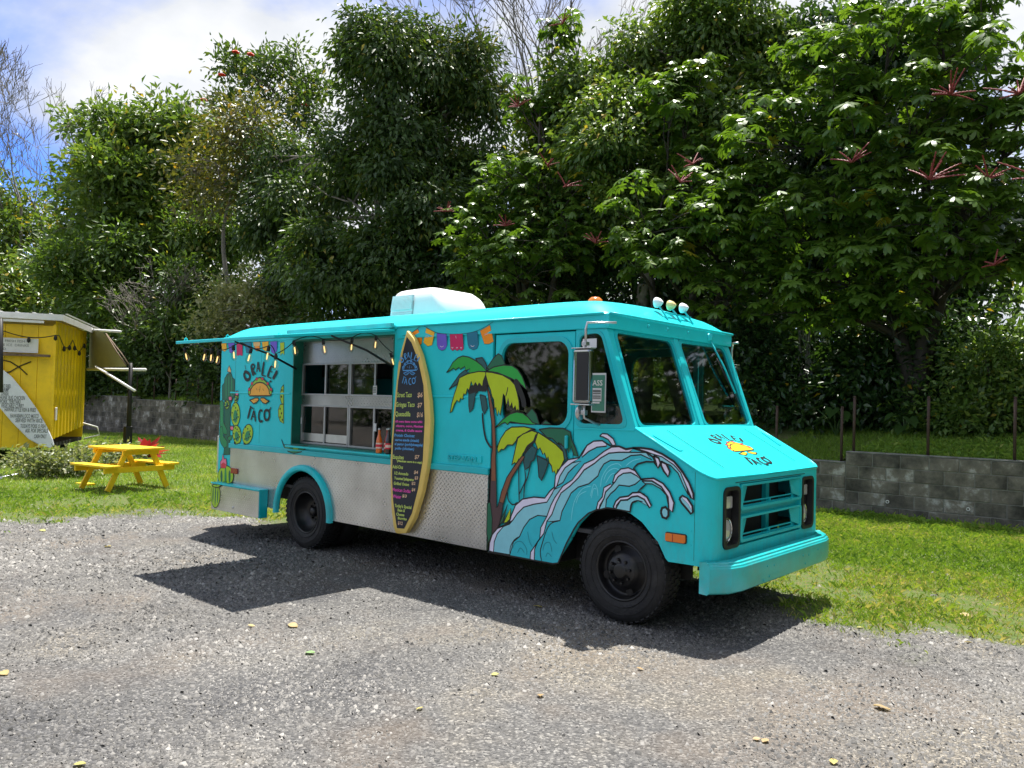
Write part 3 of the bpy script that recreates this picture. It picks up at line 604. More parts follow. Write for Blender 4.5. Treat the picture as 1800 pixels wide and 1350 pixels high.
# ------------------------------------------------------------------ the truck
MURALS = {
 'palm_mural': [
  ('f','dgreen',0.0101,[(-1.376,1.906),(-1.292,1.998),(-1.244,2.029),(-1.206,2.011),(-1.165,1.939),(-1.27,1.917),(-1.337,1.897)]),
  ('f','tealdark',0.0101,[(-1.508,1.993),(-1.429,2.0),(-1.403,1.971),(-1.377,1.935),(-1.377,1.89),(-1.435,1.91)]),
  ('f','tealdark',0.0101,[(-1.825,1.722),(-1.769,1.782),(-1.698,1.857),(-1.627,1.897),(-1.585,1.867),(-1.697,1.823),(-1.727,1.767),(-1.789,1.743)]),
  ('f','mgreen',0.0101,[(-1.863,1.873),(-1.822,1.914),(-1.787,1.962),(-1.725,2.002),(-1.663,2.018),(-1.59,2.007),(-1.508,1.976),(-1.436,1.935),(-1.377,1.885),(-1.464,1.87),(-1.595,1.867),(-1.571,1.904),(-1.627,1.89),(-1.634,1.927),(-1.69,1.9),(-1.706,1.92),(-1.752,1.896),(-1.774,1.913),(-1.816,1.893)]),
  ('f','mgreen',0.0101,[(-1.375,1.885),(-1.289,1.918),(-1.184,1.932),(-1.09,1.927),(-1.025,1.895),(-0.977,1.839),(-0.943,1.777),(-0.93,1.732),(-0.961,1.756),(-0.984,1.77),(-1.003,1.787),(-1.031,1.812),(-1.04,1.794),(-1.077,1.815),(-1.153,1.84),(-1.249,1.869)]),
  ('s','ink',0.05,[(-1.054,1.812),(-1.001,1.728),(-0.957,1.645),(-0.946,1.583)]),
  ('f','ink',0.0101,[(-1.59,1.713),(-1.551,1.753),(-1.491,1.783),(-1.42,1.754),(-1.379,1.848),(-1.349,1.754),(-1.379,1.711),(-1.459,1.717),(-1.498,1.688),(-1.579,1.683)]),
  ('f','tealdark',0.0101,[(-1.579,1.687),(-1.493,1.704),(-1.51,1.622),(-1.523,1.56),(-1.563,1.524),(-1.575,1.584)]),
  ('f','tealdark',0.0101,[(-1.445,1.681),(-1.378,1.668),(-1.353,1.567),(-1.387,1.515),(-1.413,1.551)]),
  ('f','lime',0.0101,[(-1.383,1.877),(-1.464,1.881),(-1.595,1.862),(-1.697,1.827),(-1.721,1.76),(-1.755,1.685),(-1.784,1.602),(-1.804,1.513),(-1.781,1.528),(-1.754,1.588),(-1.721,1.63),(-1.695,1.611),(-1.675,1.649),(-1.651,1.634),(-1.64,1.686),(-1.614,1.679),(-1.596,1.735),(-1.575,1.72),(-1.552,1.797),(-1.53,1.753),(-1.501,1.786),(-1.475,1.754),(-1.461,1.783),(-1.42,1.75),(-1.41,1.797),(-1.384,1.849)]),
  ('f','bark',0.0101,[(-1.366,1.765),(-1.351,1.689),(-1.326,1.575),(-1.313,1.504),(-1.296,1.426),(-1.283,1.223),(-1.294,1.149),(-1.292,0.936),(-1.295,0.782),(-1.222,0.737),(-1.233,0.941),(-1.245,1.152),(-1.244,1.225),(-1.266,1.469),(-1.289,1.569),(-1.324,1.683)]),
  ('f','lime',0.0101,[(-1.38,1.877),(-1.307,1.871),(-1.191,1.849),(-1.105,1.812),(-1.053,1.77),(-1.023,1.7),(-1.002,1.631),(-0.995,1.553),(-1.012,1.568),(-1.027,1.552),(-1.042,1.595),(-1.065,1.567),(-1.08,1.622),(-1.102,1.58),(-1.123,1.657),(-1.14,1.593),(-1.157,1.67),(-1.176,1.691),(-1.187,1.599),(-1.206,1.51),(-1.224,1.556),(-1.238,1.502),(-1.258,1.576),(-1.272,1.562),(-1.284,1.64),(-1.305,1.668),(-1.321,1.718),(-1.35,1.769),(-1.368,1.812),(-1.384,1.852)]),
  ('s','ink',0.01,[(-1.126,1.748),(-1.134,1.713),(-1.147,1.671)]),
  ('s','ink',0.018,[(-1.41,1.526),(-1.404,1.465),(-1.394,1.408),(-1.365,1.308),(-1.314,1.245),(-1.283,1.237)]),
  ('f','mgreen',0.0101,[(-1.257,1.406),(-1.169,1.48),(-1.096,1.524),(-1.022,1.543),(-0.958,1.535),(-0.885,1.496),(-0.817,1.447),(-0.911,1.447),(-0.983,1.45),(-1.093,1.46),(-1.121,1.436),(-1.149,1.452),(-1.187,1.44),(-1.215,1.422)]),
  ('f','dgreen',0.0101,[(-0.922,1.521),(-0.861,1.575),(-0.815,1.532),(-0.78,1.45),(-0.849,1.461)]),
  ('f','dgreen',0.0101,[(-0.761,1.451),(-0.718,1.484),(-0.653,1.455)]),
  ('f','tealdark',0.0101,[(-0.926,1.204),(-0.853,1.276),(-0.798,1.246),(-0.829,1.158),(-0.86,1.144),(-0.872,1.102),(-0.89,1.091),(-0.92,1.073),(-0.937,1.139)]),
  ('f','tealdark',0.0101,[(-0.798,1.197),(-0.704,1.171),(-0.68,1.148),(-0.711,1.065),(-0.745,1.0),(-0.772,1.028),(-0.783,1.117)]),
  ('f','dgreen',0.0101,[(-0.781,1.409),(-0.674,1.425),(-0.539,1.427),(-0.468,1.402),(-0.458,1.352),(-0.417,1.283),(-0.386,1.215),(-0.43,1.224),(-0.456,1.289),(-0.479,1.24),(-0.505,1.294),(-0.524,1.261),(-0.555,1.307),(-0.585,1.298),(-0.647,1.343),(-0.699,1.348)]),
  ('f','tealdark',0.0101,[(-0.586,1.314),(-0.515,1.278),(-0.49,1.191),(-0.524,1.178),(-0.534,1.245)]),
  ('f','lime',0.0101,[(-0.819,1.408),(-0.937,1.424),(-1.074,1.416),(-1.138,1.382),(-1.192,1.316),(-1.232,1.237),(-1.215,1.273),(-1.229,1.228),(-1.215,1.198),(-1.182,1.228),(-1.156,1.224),(-1.115,1.266),(-1.059,1.269),(-1.025,1.301),(-1.006,1.334),(-0.931,1.37),(-0.868,1.402)]),
  ('f','lime',0.0101,[(-0.799,1.384),(-0.857,1.397),(-0.953,1.363),(-1.004,1.326),(-1.021,1.267),(-1.04,1.19),(-1.063,1.101),(-1.033,1.126),(-1.01,1.117),(-0.988,1.159),(-0.968,1.149),(-0.946,1.203),(-0.906,1.248),(-0.854,1.285),(-0.813,1.335)]),
  ('f','lime',0.0101,[(-0.793,1.385),(-0.709,1.348),(-0.605,1.297),(-0.534,1.245),(-0.52,1.183),(-0.548,1.133),(-0.567,1.096),(-0.58,1.107),(-0.598,1.055),(-0.617,1.088),(-0.634,1.075),(-0.646,1.126),(-0.67,1.149),(-0.684,1.196),(-0.693,1.171),(-0.721,1.226),(-0.736,1.209),(-0.769,1.264),(-0.789,1.246),(-0.82,1.306)]),
  ('s','ink',0.022,[(-0.809,1.368),(-0.833,1.309),(-0.896,1.265),(-0.927,1.214)]),
  ('f','bark',0.0101,[(-0.953,1.187),(-1.04,1.09),(-1.115,0.993),(-1.17,0.87),(-1.202,0.751),(-1.152,0.761),(-1.113,0.867),(-1.062,0.995),(-0.996,1.084),(-0.925,1.179)]),
  ('f','barkdark',0.0101,[(-1.296,0.799),(-1.258,0.769),(-1.222,0.737),(-1.204,0.75),(-1.195,0.784),(-1.148,0.78),(-1.161,0.694),(-1.189,0.59),(-1.243,0.512),(-1.269,0.491),(-1.269,0.64)]),
  ('f','barkdark',0.003,[(-1.293,0.953),(-1.294,0.765),(-1.222,0.737),(-1.233,0.958)]),
  ('f','dgreen',0.0101,[(-1.327,0.762),(-1.292,0.774),(-1.265,0.641),(-1.265,0.505),(-1.302,0.432),(-1.324,0.506)]),
  ('f','dgreen',0.0101,[(-1.189,0.59),(-1.162,0.652),(-1.099,0.775),(-1.145,0.629)]),
  ('f','lime',0.0101,[(-1.141,0.614),(-1.107,0.675),(-1.062,0.748),(-1.07,0.654),(-1.103,0.624)]),
  ('s','ink',0.011,[(-1.102,0.876),(-1.095,0.819),(-1.044,0.778),(-0.989,0.804)]),
  ('s','ink',0.011,[(-0.986,1.103),(-0.981,0.962),(-0.972,0.806)]),
  ('s','ink',0.011,[(-0.922,1.074),(-0.911,0.993),(-0.949,0.915),(-0.98,0.863)]),
  ('s','ink',0.011,[(-0.869,1.094),(-0.888,1.019),(-0.918,0.951),(-0.925,0.835)]),
 ],
 'wave_mural': [
  ('f','wave',0.013,[(-1.292,0.369),(-1.287,0.434),(-1.26,0.505),(-1.205,0.563),(-1.072,0.629),(-1.052,0.69),(-1.01,0.777),(-0.936,0.834),(-0.819,0.862),(-0.705,0.865),(-0.655,0.925),(-0.611,0.961),(-0.603,1.05),(-0.55,1.125),(-0.482,1.185),(-0.376,1.207),(-0.351,1.245),(-0.305,1.305),(-0.243,1.341),(-0.166,1.348),(-0.127,1.328),(-0.081,1.311),(-0.014,1.315),(0.045,1.299),(0.103,1.309),(0.175,1.313),(0.218,1.285),(0.275,1.252),(0.311,1.188),(0.283,1.219),(0.22,1.217),(0.149,1.195),(0.114,1.162),(0.18,1.087),(0.224,1.057),(0.182,1.02),(0.154,0.996),(0.211,0.98),(0.184,0.932),(0.156,0.932),(0.106,0.909),(0.093,0.84),(-0.002,0.851),(-0.107,0.85),(-0.198,0.828),(-0.205,0.825),(-0.279,0.79),(-0.372,0.71),(-0.409,0.659),(-0.483,0.533),(-0.558,0.373),(-0.608,0.359),(-1.313,0.355)]),
  ('f','lightaqua',0.0101,[(-1.039,0.649),(-0.987,0.713),(-0.923,0.77),(-0.818,0.805),(-0.683,0.835),(-0.634,0.911),(-0.61,0.945),(-0.526,0.977),(-0.603,0.882),(-0.642,0.815),(-0.68,0.723),(-0.773,0.72),(-0.856,0.679),(-0.918,0.606),(-0.959,0.527),(-1.023,0.477),(-1.058,0.365),(-1.238,0.363),(-1.235,0.449),(-1.203,0.521),(-1.138,0.588),(-1.071,0.617)]),
  ('f','lightaqua',0.0101,[(0.075,1.275),(-0.013,1.27),(-0.102,1.258),(-0.177,1.217),(-0.23,1.174),(-0.326,1.116),(-0.381,1.051),(-0.457,0.983),(-0.544,0.92),(-0.592,0.836),(-0.63,0.744),(-0.679,0.683),(-0.608,0.691),(-0.548,0.706),(-0.53,0.779),(-0.492,0.846),(-0.446,0.929),(-0.379,0.981),(-0.285,1.013),(-0.281,1.014),(-0.197,1.082),(-0.183,1.121),(-0.146,1.175),(-0.086,1.207),(0.011,1.21),(0.09,1.252),(0.176,1.264),(0.268,1.233),(0.218,1.283)]),
  ('f','lightaqua',0.0101,[(-0.586,0.971),(-0.558,1.053),(-0.51,1.12),(-0.443,1.164),(-0.356,1.182),(-0.422,1.134),(-0.479,1.083),(-0.527,1.004)]),
  ('f','lightaqua',0.0101,[(-0.044,1.05),(-0.016,1.09),(0.028,1.118),(0.093,1.128),(0.144,1.109),(0.18,1.086),(0.131,1.046),(0.081,1.027),(-0.007,1.028),(-0.043,0.988),(-0.079,0.959),(-0.116,0.912),(-0.122,0.848),(-0.179,0.835),(-0.139,0.916),(-0.125,0.966),(-0.073,1.016)]),
  ('f','lightaqua',0.0087,[(0.188,1.074),(0.272,1.081),(0.349,1.046),(0.403,0.98),(0.413,0.897),(0.391,0.991),(0.342,1.034),(0.272,1.061),(0.216,1.058)]),
  ('f','lightaqua',0.004,[(-0.028,0.851),(0.011,0.915),(0.069,0.925),(0.105,0.949),(0.155,0.96),(0.212,0.941),(0.255,0.894),(0.22,0.908),(0.156,0.931),(0.106,0.912),(0.093,0.846),(-0.002,0.851)]),
  ('f','foam',0.0101,[(-1.072,0.629),(-1.052,0.69),(-1.01,0.777),(-0.936,0.834),(-0.819,0.862),(-0.705,0.865),(-0.655,0.925),(-0.611,0.957),(-0.629,0.912),(-0.683,0.835),(-0.818,0.805),(-0.923,0.77),(-0.987,0.713),(-1.039,0.649)]),
  ('f','foam',0.0101,[(-1.292,0.365),(-1.287,0.434),(-1.26,0.505),(-1.205,0.563),(-1.135,0.59),(-1.203,0.521),(-1.235,0.449),(-1.241,0.362)]),
  ('f','foam',0.0101,[(-0.61,0.945),(-0.603,1.05),(-0.55,1.125),(-0.482,1.185),(-0.376,1.207),(-0.443,1.164),(-0.51,1.12),(-0.558,1.053),(-0.586,0.971)]),
  ('f','foam',0.0101,[(-0.842,0.359),(-0.837,0.42),(-0.747,0.538),(-0.739,0.627),(-0.68,0.723),(-0.642,0.815),(-0.603,0.882),(-0.526,0.977),(-0.439,1.031),(-0.383,1.098),(-0.327,1.164),(-0.239,1.203),(-0.148,1.269),(-0.081,1.305),(-0.014,1.312),(0.046,1.293),(0.107,1.304),(0.075,1.276),(-0.013,1.271),(-0.102,1.259),(-0.177,1.217),(-0.23,1.175),(-0.326,1.118),(-0.381,1.051),(-0.457,0.983),(-0.544,0.92),(-0.592,0.836),(-0.63,0.744),(-0.679,0.683),(-0.707,0.583),(-0.767,0.511),(-0.796,0.45),(-0.798,0.36)]),
  ('f','foam',0.0101,[(-0.35,1.232),(-0.305,1.305),(-0.243,1.341),(-0.166,1.348),(-0.127,1.328),(-0.126,1.309),(-0.21,1.298),(-0.288,1.261),(-0.35,1.212)]),
  ('f','foam',0.0101,[(-0.19,1.382),(-0.167,1.402),(-0.121,1.401),(-0.067,1.368),(-0.044,1.326),(-0.072,1.317),(-0.113,1.36),(-0.159,1.377)]),
  ('f','foam',0.0159,[(0.103,1.309),(0.175,1.313),(0.26,1.308),(0.35,1.28),(0.446,1.233),(0.513,1.167),(0.567,1.095),(0.601,1.022),(0.602,0.982),(0.582,0.994),(0.548,1.058),(0.501,1.142),(0.44,1.197),(0.351,1.248),(0.218,1.286)]),
  ('f','lightaqua',0.0087,[(0.218,1.286),(0.35,1.259),(0.446,1.209),(0.5,1.16),(0.548,1.064),(0.563,1.007),(0.522,1.074),(0.481,1.153),(0.419,1.204),(0.344,1.226)]),
  ('f','foam',0.0159,[(0.281,1.265),(0.323,1.249),(0.339,1.214),(0.318,1.177),(0.302,1.211)]),
  ('f','foam',0.0159,[(0.344,1.227),(0.386,1.211),(0.415,1.16),(0.402,1.122),(0.366,1.159),(0.345,1.196)]),
  ('f','foam',0.0101,[(-0.066,1.036),(-0.046,1.1),(0.005,1.148),(0.071,1.162),(0.129,1.144),(0.182,1.086),(0.144,1.109),(0.093,1.129),(0.028,1.118),(-0.016,1.09),(-0.044,1.049)]),
  ('f','foam',0.013,[(0.18,1.087),(0.285,1.102),(0.362,1.072),(0.417,1.017),(0.453,0.944),(0.442,0.878),(0.413,0.895),(0.404,0.98),(0.349,1.047),(0.272,1.082),(0.202,1.077)]),
  ('f','foam',0.013,[(-0.054,0.86),(-0.033,0.907),(0.003,0.939),(0.076,0.955),(0.111,0.983),(0.176,0.992),(0.233,0.964),(0.27,0.907),(0.257,0.887),(0.212,0.944),(0.155,0.963),(0.105,0.952),(0.069,0.927),(0.011,0.918),(-0.024,0.877),(-0.032,0.85)]),
  ('f','foam',0.0101,[(-0.206,0.829),(-0.192,0.885),(-0.154,0.927),(-0.141,0.998),(-0.081,1.031),(-0.072,1.016),(-0.125,0.968),(-0.139,0.916),(-0.174,0.862),(-0.181,0.832)]),
  ('f','lightaqua',0.0188,[(0.349,0.868),(0.359,0.898),(0.386,0.907),(0.41,0.886),(0.411,0.85),(0.394,0.828),(0.364,0.833)]),
  ('f','lightaqua',0.0159,[(0.494,0.977),(0.517,1.0),(0.557,0.983),(0.597,0.935),(0.601,0.895),(0.585,0.881),(0.558,0.908),(0.512,0.95)]),
  ('f','foam',0.002,[(0.511,0.995),(0.55,0.984),(0.59,0.934),(0.591,0.905),(0.564,0.946),(0.524,0.977)]),
  ('s','ink',0.008,[(0.114,1.162),(0.149,1.194),(0.22,1.215),(0.283,1.218)]),
  ('s','ink',0.008,[(0.093,0.84),(0.096,0.883),(0.113,0.915),(0.156,0.93),(0.199,0.924)]),
  ('s','ink',0.009,[(-0.721,0.364),(-0.738,0.434),(-0.715,0.518),(-0.677,0.619),(-0.628,0.677),(-0.548,0.704)]),
  ('s','ink',0.008,[(-1.058,0.369),(-1.054,0.432),(-1.012,0.495),(-0.959,0.527)]),
  ('s','pale',0.006,[(-0.44,0.718),(-0.415,0.861),(-0.341,0.969),(-0.256,1.0)]),
  ('s','pale',0.006,[(-0.395,0.855),(-0.368,0.92),(-0.302,0.957)]),
  ('s','pale',0.006,[(-0.254,0.908),(-0.237,0.979),(-0.209,0.981)]),
  ('s','pale',0.006,[(-0.172,1.001),(-0.158,1.079),(-0.1,1.159),(-0.025,1.186),(0.012,1.167)]),
  ('s','pale',0.006,[(-0.143,1.055),(-0.114,1.114),(-0.054,1.149),(-0.009,1.14)]),
  ('s','pale',0.006,[(-0.127,1.031),(-0.083,1.097),(-0.046,1.113)]),
  ('s','pale',0.006,[(0.049,1.175),(0.106,1.216),(0.177,1.236)]),
  ('s','pale',0.006,[(-0.263,0.923),(-0.234,1.015),(-0.202,0.986),(-0.193,0.93)]),
  ('s','tealline',0.007,[(-1.032,0.418),(-1.001,0.472),(-0.936,0.489),(-0.881,0.439),(-0.879,0.39)]),
  ('s','tealline',0.007,[(-0.976,0.393),(-0.945,0.438),(-0.901,0.403)]),
  ('s','tealline',0.007,[(-0.713,0.446),(-0.694,0.505),(-0.643,0.519),(-0.621,0.451)]),
  ('s','tealline',0.007,[(-0.681,0.402),(-0.661,0.437),(-0.62,0.411)]),
  ('s','tealline',0.007,[(-0.874,0.578),(-0.851,0.5),(-0.818,0.464)]),
  ('s','tealline',0.007,[(-0.626,0.609),(-0.603,0.548),(-0.572,0.521)]),
 ],
 'cactus_mural': [
  ('f','cactusdark',0.0101,[(-5.664,0.909),(-5.654,0.993),(-5.684,1.562),(-5.739,1.567),(-5.75,1.741),(-5.704,1.773),(-5.699,1.825),(-5.64,1.881),(-5.555,1.895),(-5.513,1.831),(-5.472,1.819),(-5.452,1.632),(-5.503,1.565),(-5.542,1.52),(-5.539,1.298),(-5.525,0.917)]),
  ('f','cactus',0.0101,[(-5.792,1.549),(-5.738,1.561),(-5.704,1.539),(-5.688,1.293),(-5.603,1.207),(-5.604,1.151),(-5.691,1.158),(-5.74,1.246),(-5.772,1.245)]),
  ('f','cactus',0.0101,[(-5.772,1.234),(-5.718,1.247),(-5.678,1.126),(-5.595,1.074),(-5.595,1.007),(-5.658,0.987),(-5.738,1.044),(-5.775,1.121)]),
  ('f','cactus',0.0101,[(-5.591,1.118),(-5.529,1.143),(-5.477,1.146),(-5.491,1.101),(-5.553,1.081)]),
  ('s','cactuslight',0.01,[(-5.666,1.853),(-5.656,1.697),(-5.649,1.585)]),
  ('s','cactuslight',0.01,[(-5.602,1.853),(-5.592,1.697),(-5.585,1.586)]),
  ('s','cactuslight',0.01,[(-5.538,1.853),(-5.528,1.697),(-5.521,1.587)]),
  ('s','cactuslight',0.01,[(-5.753,1.527),(-5.738,1.291)]),
  ('f','peach',0.0101,[(-5.635,1.909),(-5.629,1.943),(-5.603,1.981),(-5.558,1.931),(-5.557,1.895)]),
  ('f','pear',0.0101,[(-5.572,1.514),(-5.574,1.495),(-5.582,1.479),(-5.596,1.467),(-5.614,1.46),(-5.633,1.46),(-5.652,1.466),(-5.668,1.477),(-5.678,1.493),(-5.683,1.511),(-5.681,1.53),(-5.672,1.546),(-5.658,1.558),(-5.64,1.565),(-5.621,1.565),(-5.602,1.559),(-5.587,1.548),(-5.576,1.532)]),
  ('f','pearin',0,[(-5.599,1.503),(-5.601,1.491),(-5.608,1.48),(-5.618,1.474),(-5.631,1.474),(-5.642,1.48),(-5.651,1.49),(-5.654,1.502),(-5.652,1.515),(-5.645,1.526),(-5.634,1.531),(-5.622,1.532),(-5.611,1.526),(-5.602,1.516)]),
  ('f','ink',0,[(-5.595,1.513),(-5.599,1.503),(-5.61,1.501),(-5.619,1.507),(-5.619,1.518),(-5.611,1.525),(-5.6,1.523)]),
  ('f','ink',0,[(-5.641,1.487),(-5.646,1.477),(-5.656,1.475),(-5.666,1.481),(-5.666,1.492),(-5.658,1.499),(-5.647,1.496)]),
  ('f','ink',0,[(-5.613,1.542),(-5.618,1.532),(-5.628,1.53),(-5.637,1.536),(-5.638,1.547),(-5.63,1.554),(-5.619,1.552)]),
  ('f','ink',0,[(-5.6,1.496),(-5.604,1.486),(-5.615,1.484),(-5.624,1.49),(-5.624,1.501),(-5.616,1.508),(-5.605,1.506)]),
  ('f','ink',0,[(-5.656,1.519),(-5.66,1.509),(-5.671,1.507),(-5.68,1.513),(-5.681,1.524),(-5.672,1.531),(-5.661,1.528)]),
  ('f','ink',0,[(-5.587,1.531),(-5.591,1.521),(-5.602,1.518),(-5.611,1.525),(-5.612,1.535),(-5.604,1.542),(-5.593,1.54)]),
  ('f','ink',0,[(-5.619,1.489),(-5.623,1.48),(-5.634,1.477),(-5.643,1.484),(-5.644,1.494),(-5.636,1.501),(-5.625,1.499)]),
  ('f','ink',0,[(-5.637,1.55),(-5.641,1.541),(-5.652,1.538),(-5.661,1.545),(-5.662,1.555),(-5.654,1.562),(-5.643,1.56)]),
  ('f','ink',0,[(-5.58,1.502),(-5.584,1.492),(-5.594,1.489),(-5.604,1.496),(-5.604,1.506),(-5.596,1.513),(-5.585,1.511)]),
  ('f','pear',0.0101,[(-5.369,1.59),(-5.378,1.571),(-5.391,1.555),(-5.405,1.543),(-5.421,1.538),(-5.435,1.539),(-5.447,1.547),(-5.453,1.56),(-5.455,1.578),(-5.452,1.598),(-5.443,1.617),(-5.43,1.633),(-5.415,1.644),(-5.4,1.65),(-5.386,1.649),(-5.374,1.641),(-5.367,1.627),(-5.366,1.609)]),
  ('f','pearin',0,[(-5.389,1.582),(-5.396,1.568),(-5.405,1.558),(-5.415,1.553),(-5.424,1.554),(-5.43,1.56),(-5.433,1.572),(-5.43,1.585),(-5.424,1.599),(-5.415,1.609),(-5.405,1.614),(-5.396,1.613),(-5.389,1.607),(-5.387,1.595)]),
  ('f','ink',0,[(-5.384,1.593),(-5.391,1.584),(-5.402,1.583),(-5.409,1.59),(-5.405,1.6),(-5.395,1.606),(-5.385,1.603)]),
  ('f','ink',0,[(-5.418,1.565),(-5.425,1.556),(-5.437,1.555),(-5.443,1.562),(-5.44,1.573),(-5.429,1.578),(-5.42,1.575)]),
  ('f','ink',0,[(-5.398,1.624),(-5.406,1.615),(-5.417,1.614),(-5.423,1.621),(-5.42,1.631),(-5.409,1.637),(-5.4,1.634)]),
  ('f','ink',0,[(-5.387,1.575),(-5.394,1.566),(-5.406,1.564),(-5.412,1.572),(-5.409,1.582),(-5.398,1.588),(-5.389,1.584)]),
  ('f','ink',0,[(-5.429,1.6),(-5.437,1.591),(-5.448,1.589),(-5.454,1.597),(-5.451,1.607),(-5.441,1.613),(-5.431,1.609)]),
  ('f','ink',0,[(-5.378,1.611),(-5.386,1.602),(-5.397,1.601),(-5.403,1.608),(-5.4,1.619),(-5.39,1.624),(-5.38,1.621)]),
  ('f','ink',0,[(-5.401,1.568),(-5.409,1.559),(-5.42,1.558),(-5.426,1.565),(-5.423,1.575),(-5.413,1.581),(-5.403,1.578)]),
  ('f','ink',0,[(-5.416,1.633),(-5.424,1.624),(-5.435,1.623),(-5.441,1.63),(-5.438,1.64),(-5.427,1.646),(-5.418,1.643)]),
  ('f','ink',0,[(-5.372,1.58),(-5.38,1.571),(-5.391,1.57),(-5.397,1.577),(-5.394,1.588),(-5.383,1.593),(-5.374,1.59)]),
  ('f','pear',0.0101,[(-5.32,1.404),(-5.323,1.356),(-5.338,1.313),(-5.362,1.281),(-5.393,1.264),(-5.428,1.262),(-5.462,1.278),(-5.49,1.308),(-5.511,1.35),(-5.52,1.398),(-5.517,1.447),(-5.502,1.49),(-5.477,1.522),(-5.445,1.539),(-5.41,1.54),(-5.377,1.524),(-5.349,1.493),(-5.329,1.452)]),
  ('f','pearin',0,[(-5.368,1.377),(-5.371,1.344),(-5.383,1.317),(-5.402,1.301),(-5.424,1.3),(-5.445,1.314),(-5.461,1.341),(-5.468,1.374),(-5.465,1.408),(-5.453,1.435),(-5.433,1.451),(-5.411,1.451),(-5.39,1.437),(-5.375,1.411)]),
  ('f','ink',0,[(-5.372,1.402),(-5.376,1.393),(-5.386,1.39),(-5.395,1.397),(-5.396,1.407),(-5.388,1.414),(-5.377,1.412)]),
  ('f','ink',0,[(-5.454,1.333),(-5.458,1.324),(-5.469,1.321),(-5.478,1.327),(-5.478,1.338),(-5.47,1.345),(-5.46,1.343)]),
  ('f','ink',0,[(-5.407,1.479),(-5.411,1.469),(-5.421,1.466),(-5.43,1.473),(-5.431,1.483),(-5.423,1.49),(-5.412,1.488)]),
  ('f','ink',0,[(-5.38,1.358),(-5.384,1.348),(-5.394,1.345),(-5.403,1.352),(-5.404,1.362),(-5.396,1.369),(-5.385,1.367)]),
  ('f','ink',0,[(-5.482,1.418),(-5.486,1.408),(-5.497,1.406),(-5.506,1.412),(-5.506,1.423),(-5.498,1.429),(-5.487,1.427)]),
  ('f','ink',0,[(-5.359,1.448),(-5.363,1.438),(-5.374,1.436),(-5.382,1.442),(-5.383,1.453),(-5.375,1.459),(-5.364,1.457)]),
  ('f','ink',0,[(-5.415,1.34),(-5.419,1.331),(-5.429,1.328),(-5.438,1.334),(-5.439,1.345),(-5.431,1.351),(-5.42,1.349)]),
  ('f','ink',0,[(-5.45,1.5),(-5.454,1.491),(-5.464,1.488),(-5.473,1.495),(-5.474,1.505),(-5.466,1.512),(-5.455,1.51)]),
  ('f','ink',0,[(-5.344,1.372),(-5.348,1.362),(-5.359,1.36),(-5.367,1.366),(-5.368,1.377),(-5.36,1.383),(-5.349,1.381)]),
  ('f','pear',0.0101,[(-5.28,1.171),(-5.276,1.133),(-5.284,1.098),(-5.302,1.071),(-5.329,1.055),(-5.362,1.052),(-5.396,1.062),(-5.428,1.083),(-5.453,1.115),(-5.468,1.152),(-5.472,1.191),(-5.464,1.225),(-5.445,1.252),(-5.417,1.268),(-5.384,1.271),(-5.35,1.261),(-5.319,1.239),(-5.295,1.207)]),
  ('f','pearin',0,[(-5.325,1.146),(-5.323,1.12),(-5.331,1.097),(-5.347,1.084),(-5.367,1.082),(-5.389,1.091),(-5.408,1.111),(-5.419,1.137),(-5.421,1.163),(-5.413,1.186),(-5.397,1.199),(-5.376,1.201),(-5.355,1.191),(-5.336,1.172)]),
  ('f','ink',0,[(-5.328,1.164),(-5.33,1.154),(-5.34,1.151),(-5.35,1.157),(-5.352,1.167),(-5.346,1.174),(-5.335,1.173)]),
  ('f','ink',0,[(-5.407,1.108),(-5.409,1.098),(-5.419,1.095),(-5.429,1.1),(-5.432,1.11),(-5.425,1.118),(-5.414,1.117)]),
  ('f','ink',0,[(-5.36,1.224),(-5.362,1.214),(-5.372,1.211),(-5.382,1.216),(-5.385,1.227),(-5.378,1.234),(-5.367,1.233)]),
  ('f','ink',0,[(-5.336,1.128),(-5.338,1.119),(-5.348,1.115),(-5.358,1.121),(-5.36,1.131),(-5.354,1.138),(-5.343,1.137)]),
  ('f','ink',0,[(-5.432,1.174),(-5.435,1.164),(-5.444,1.161),(-5.454,1.167),(-5.457,1.177),(-5.45,1.184),(-5.439,1.183)]),
  ('f','ink',0,[(-5.315,1.2),(-5.317,1.191),(-5.327,1.188),(-5.337,1.193),(-5.34,1.203),(-5.333,1.211),(-5.322,1.209)]),
  ('f','ink',0,[(-5.369,1.114),(-5.371,1.104),(-5.381,1.101),(-5.391,1.106),(-5.394,1.117),(-5.387,1.124),(-5.376,1.123)]),
  ('f','ink',0,[(-5.401,1.24),(-5.403,1.231),(-5.413,1.227),(-5.423,1.233),(-5.426,1.243),(-5.419,1.251),(-5.408,1.249)]),
  ('f','ink',0,[(-5.302,1.14),(-5.304,1.131),(-5.314,1.128),(-5.324,1.133),(-5.326,1.143),(-5.319,1.151),(-5.309,1.149)]),
  ('f','pear',0.0101,[(-5.031,1.173),(-5.046,1.134),(-5.073,1.1),(-5.107,1.075),(-5.146,1.062),(-5.184,1.063),(-5.217,1.078),(-5.24,1.105),(-5.252,1.141),(-5.25,1.181),(-5.234,1.221),(-5.208,1.255),(-5.173,1.28),(-5.134,1.292),(-5.096,1.291),(-5.064,1.275),(-5.04,1.248),(-5.029,1.213)]),
  ('f','pearin',0,[(-5.084,1.154),(-5.095,1.127),(-5.115,1.105),(-5.14,1.094),(-5.164,1.094),(-5.184,1.107),(-5.194,1.13),(-5.193,1.158),(-5.182,1.186),(-5.162,1.208),(-5.137,1.219),(-5.113,1.218),(-5.094,1.205),(-5.083,1.182)]),
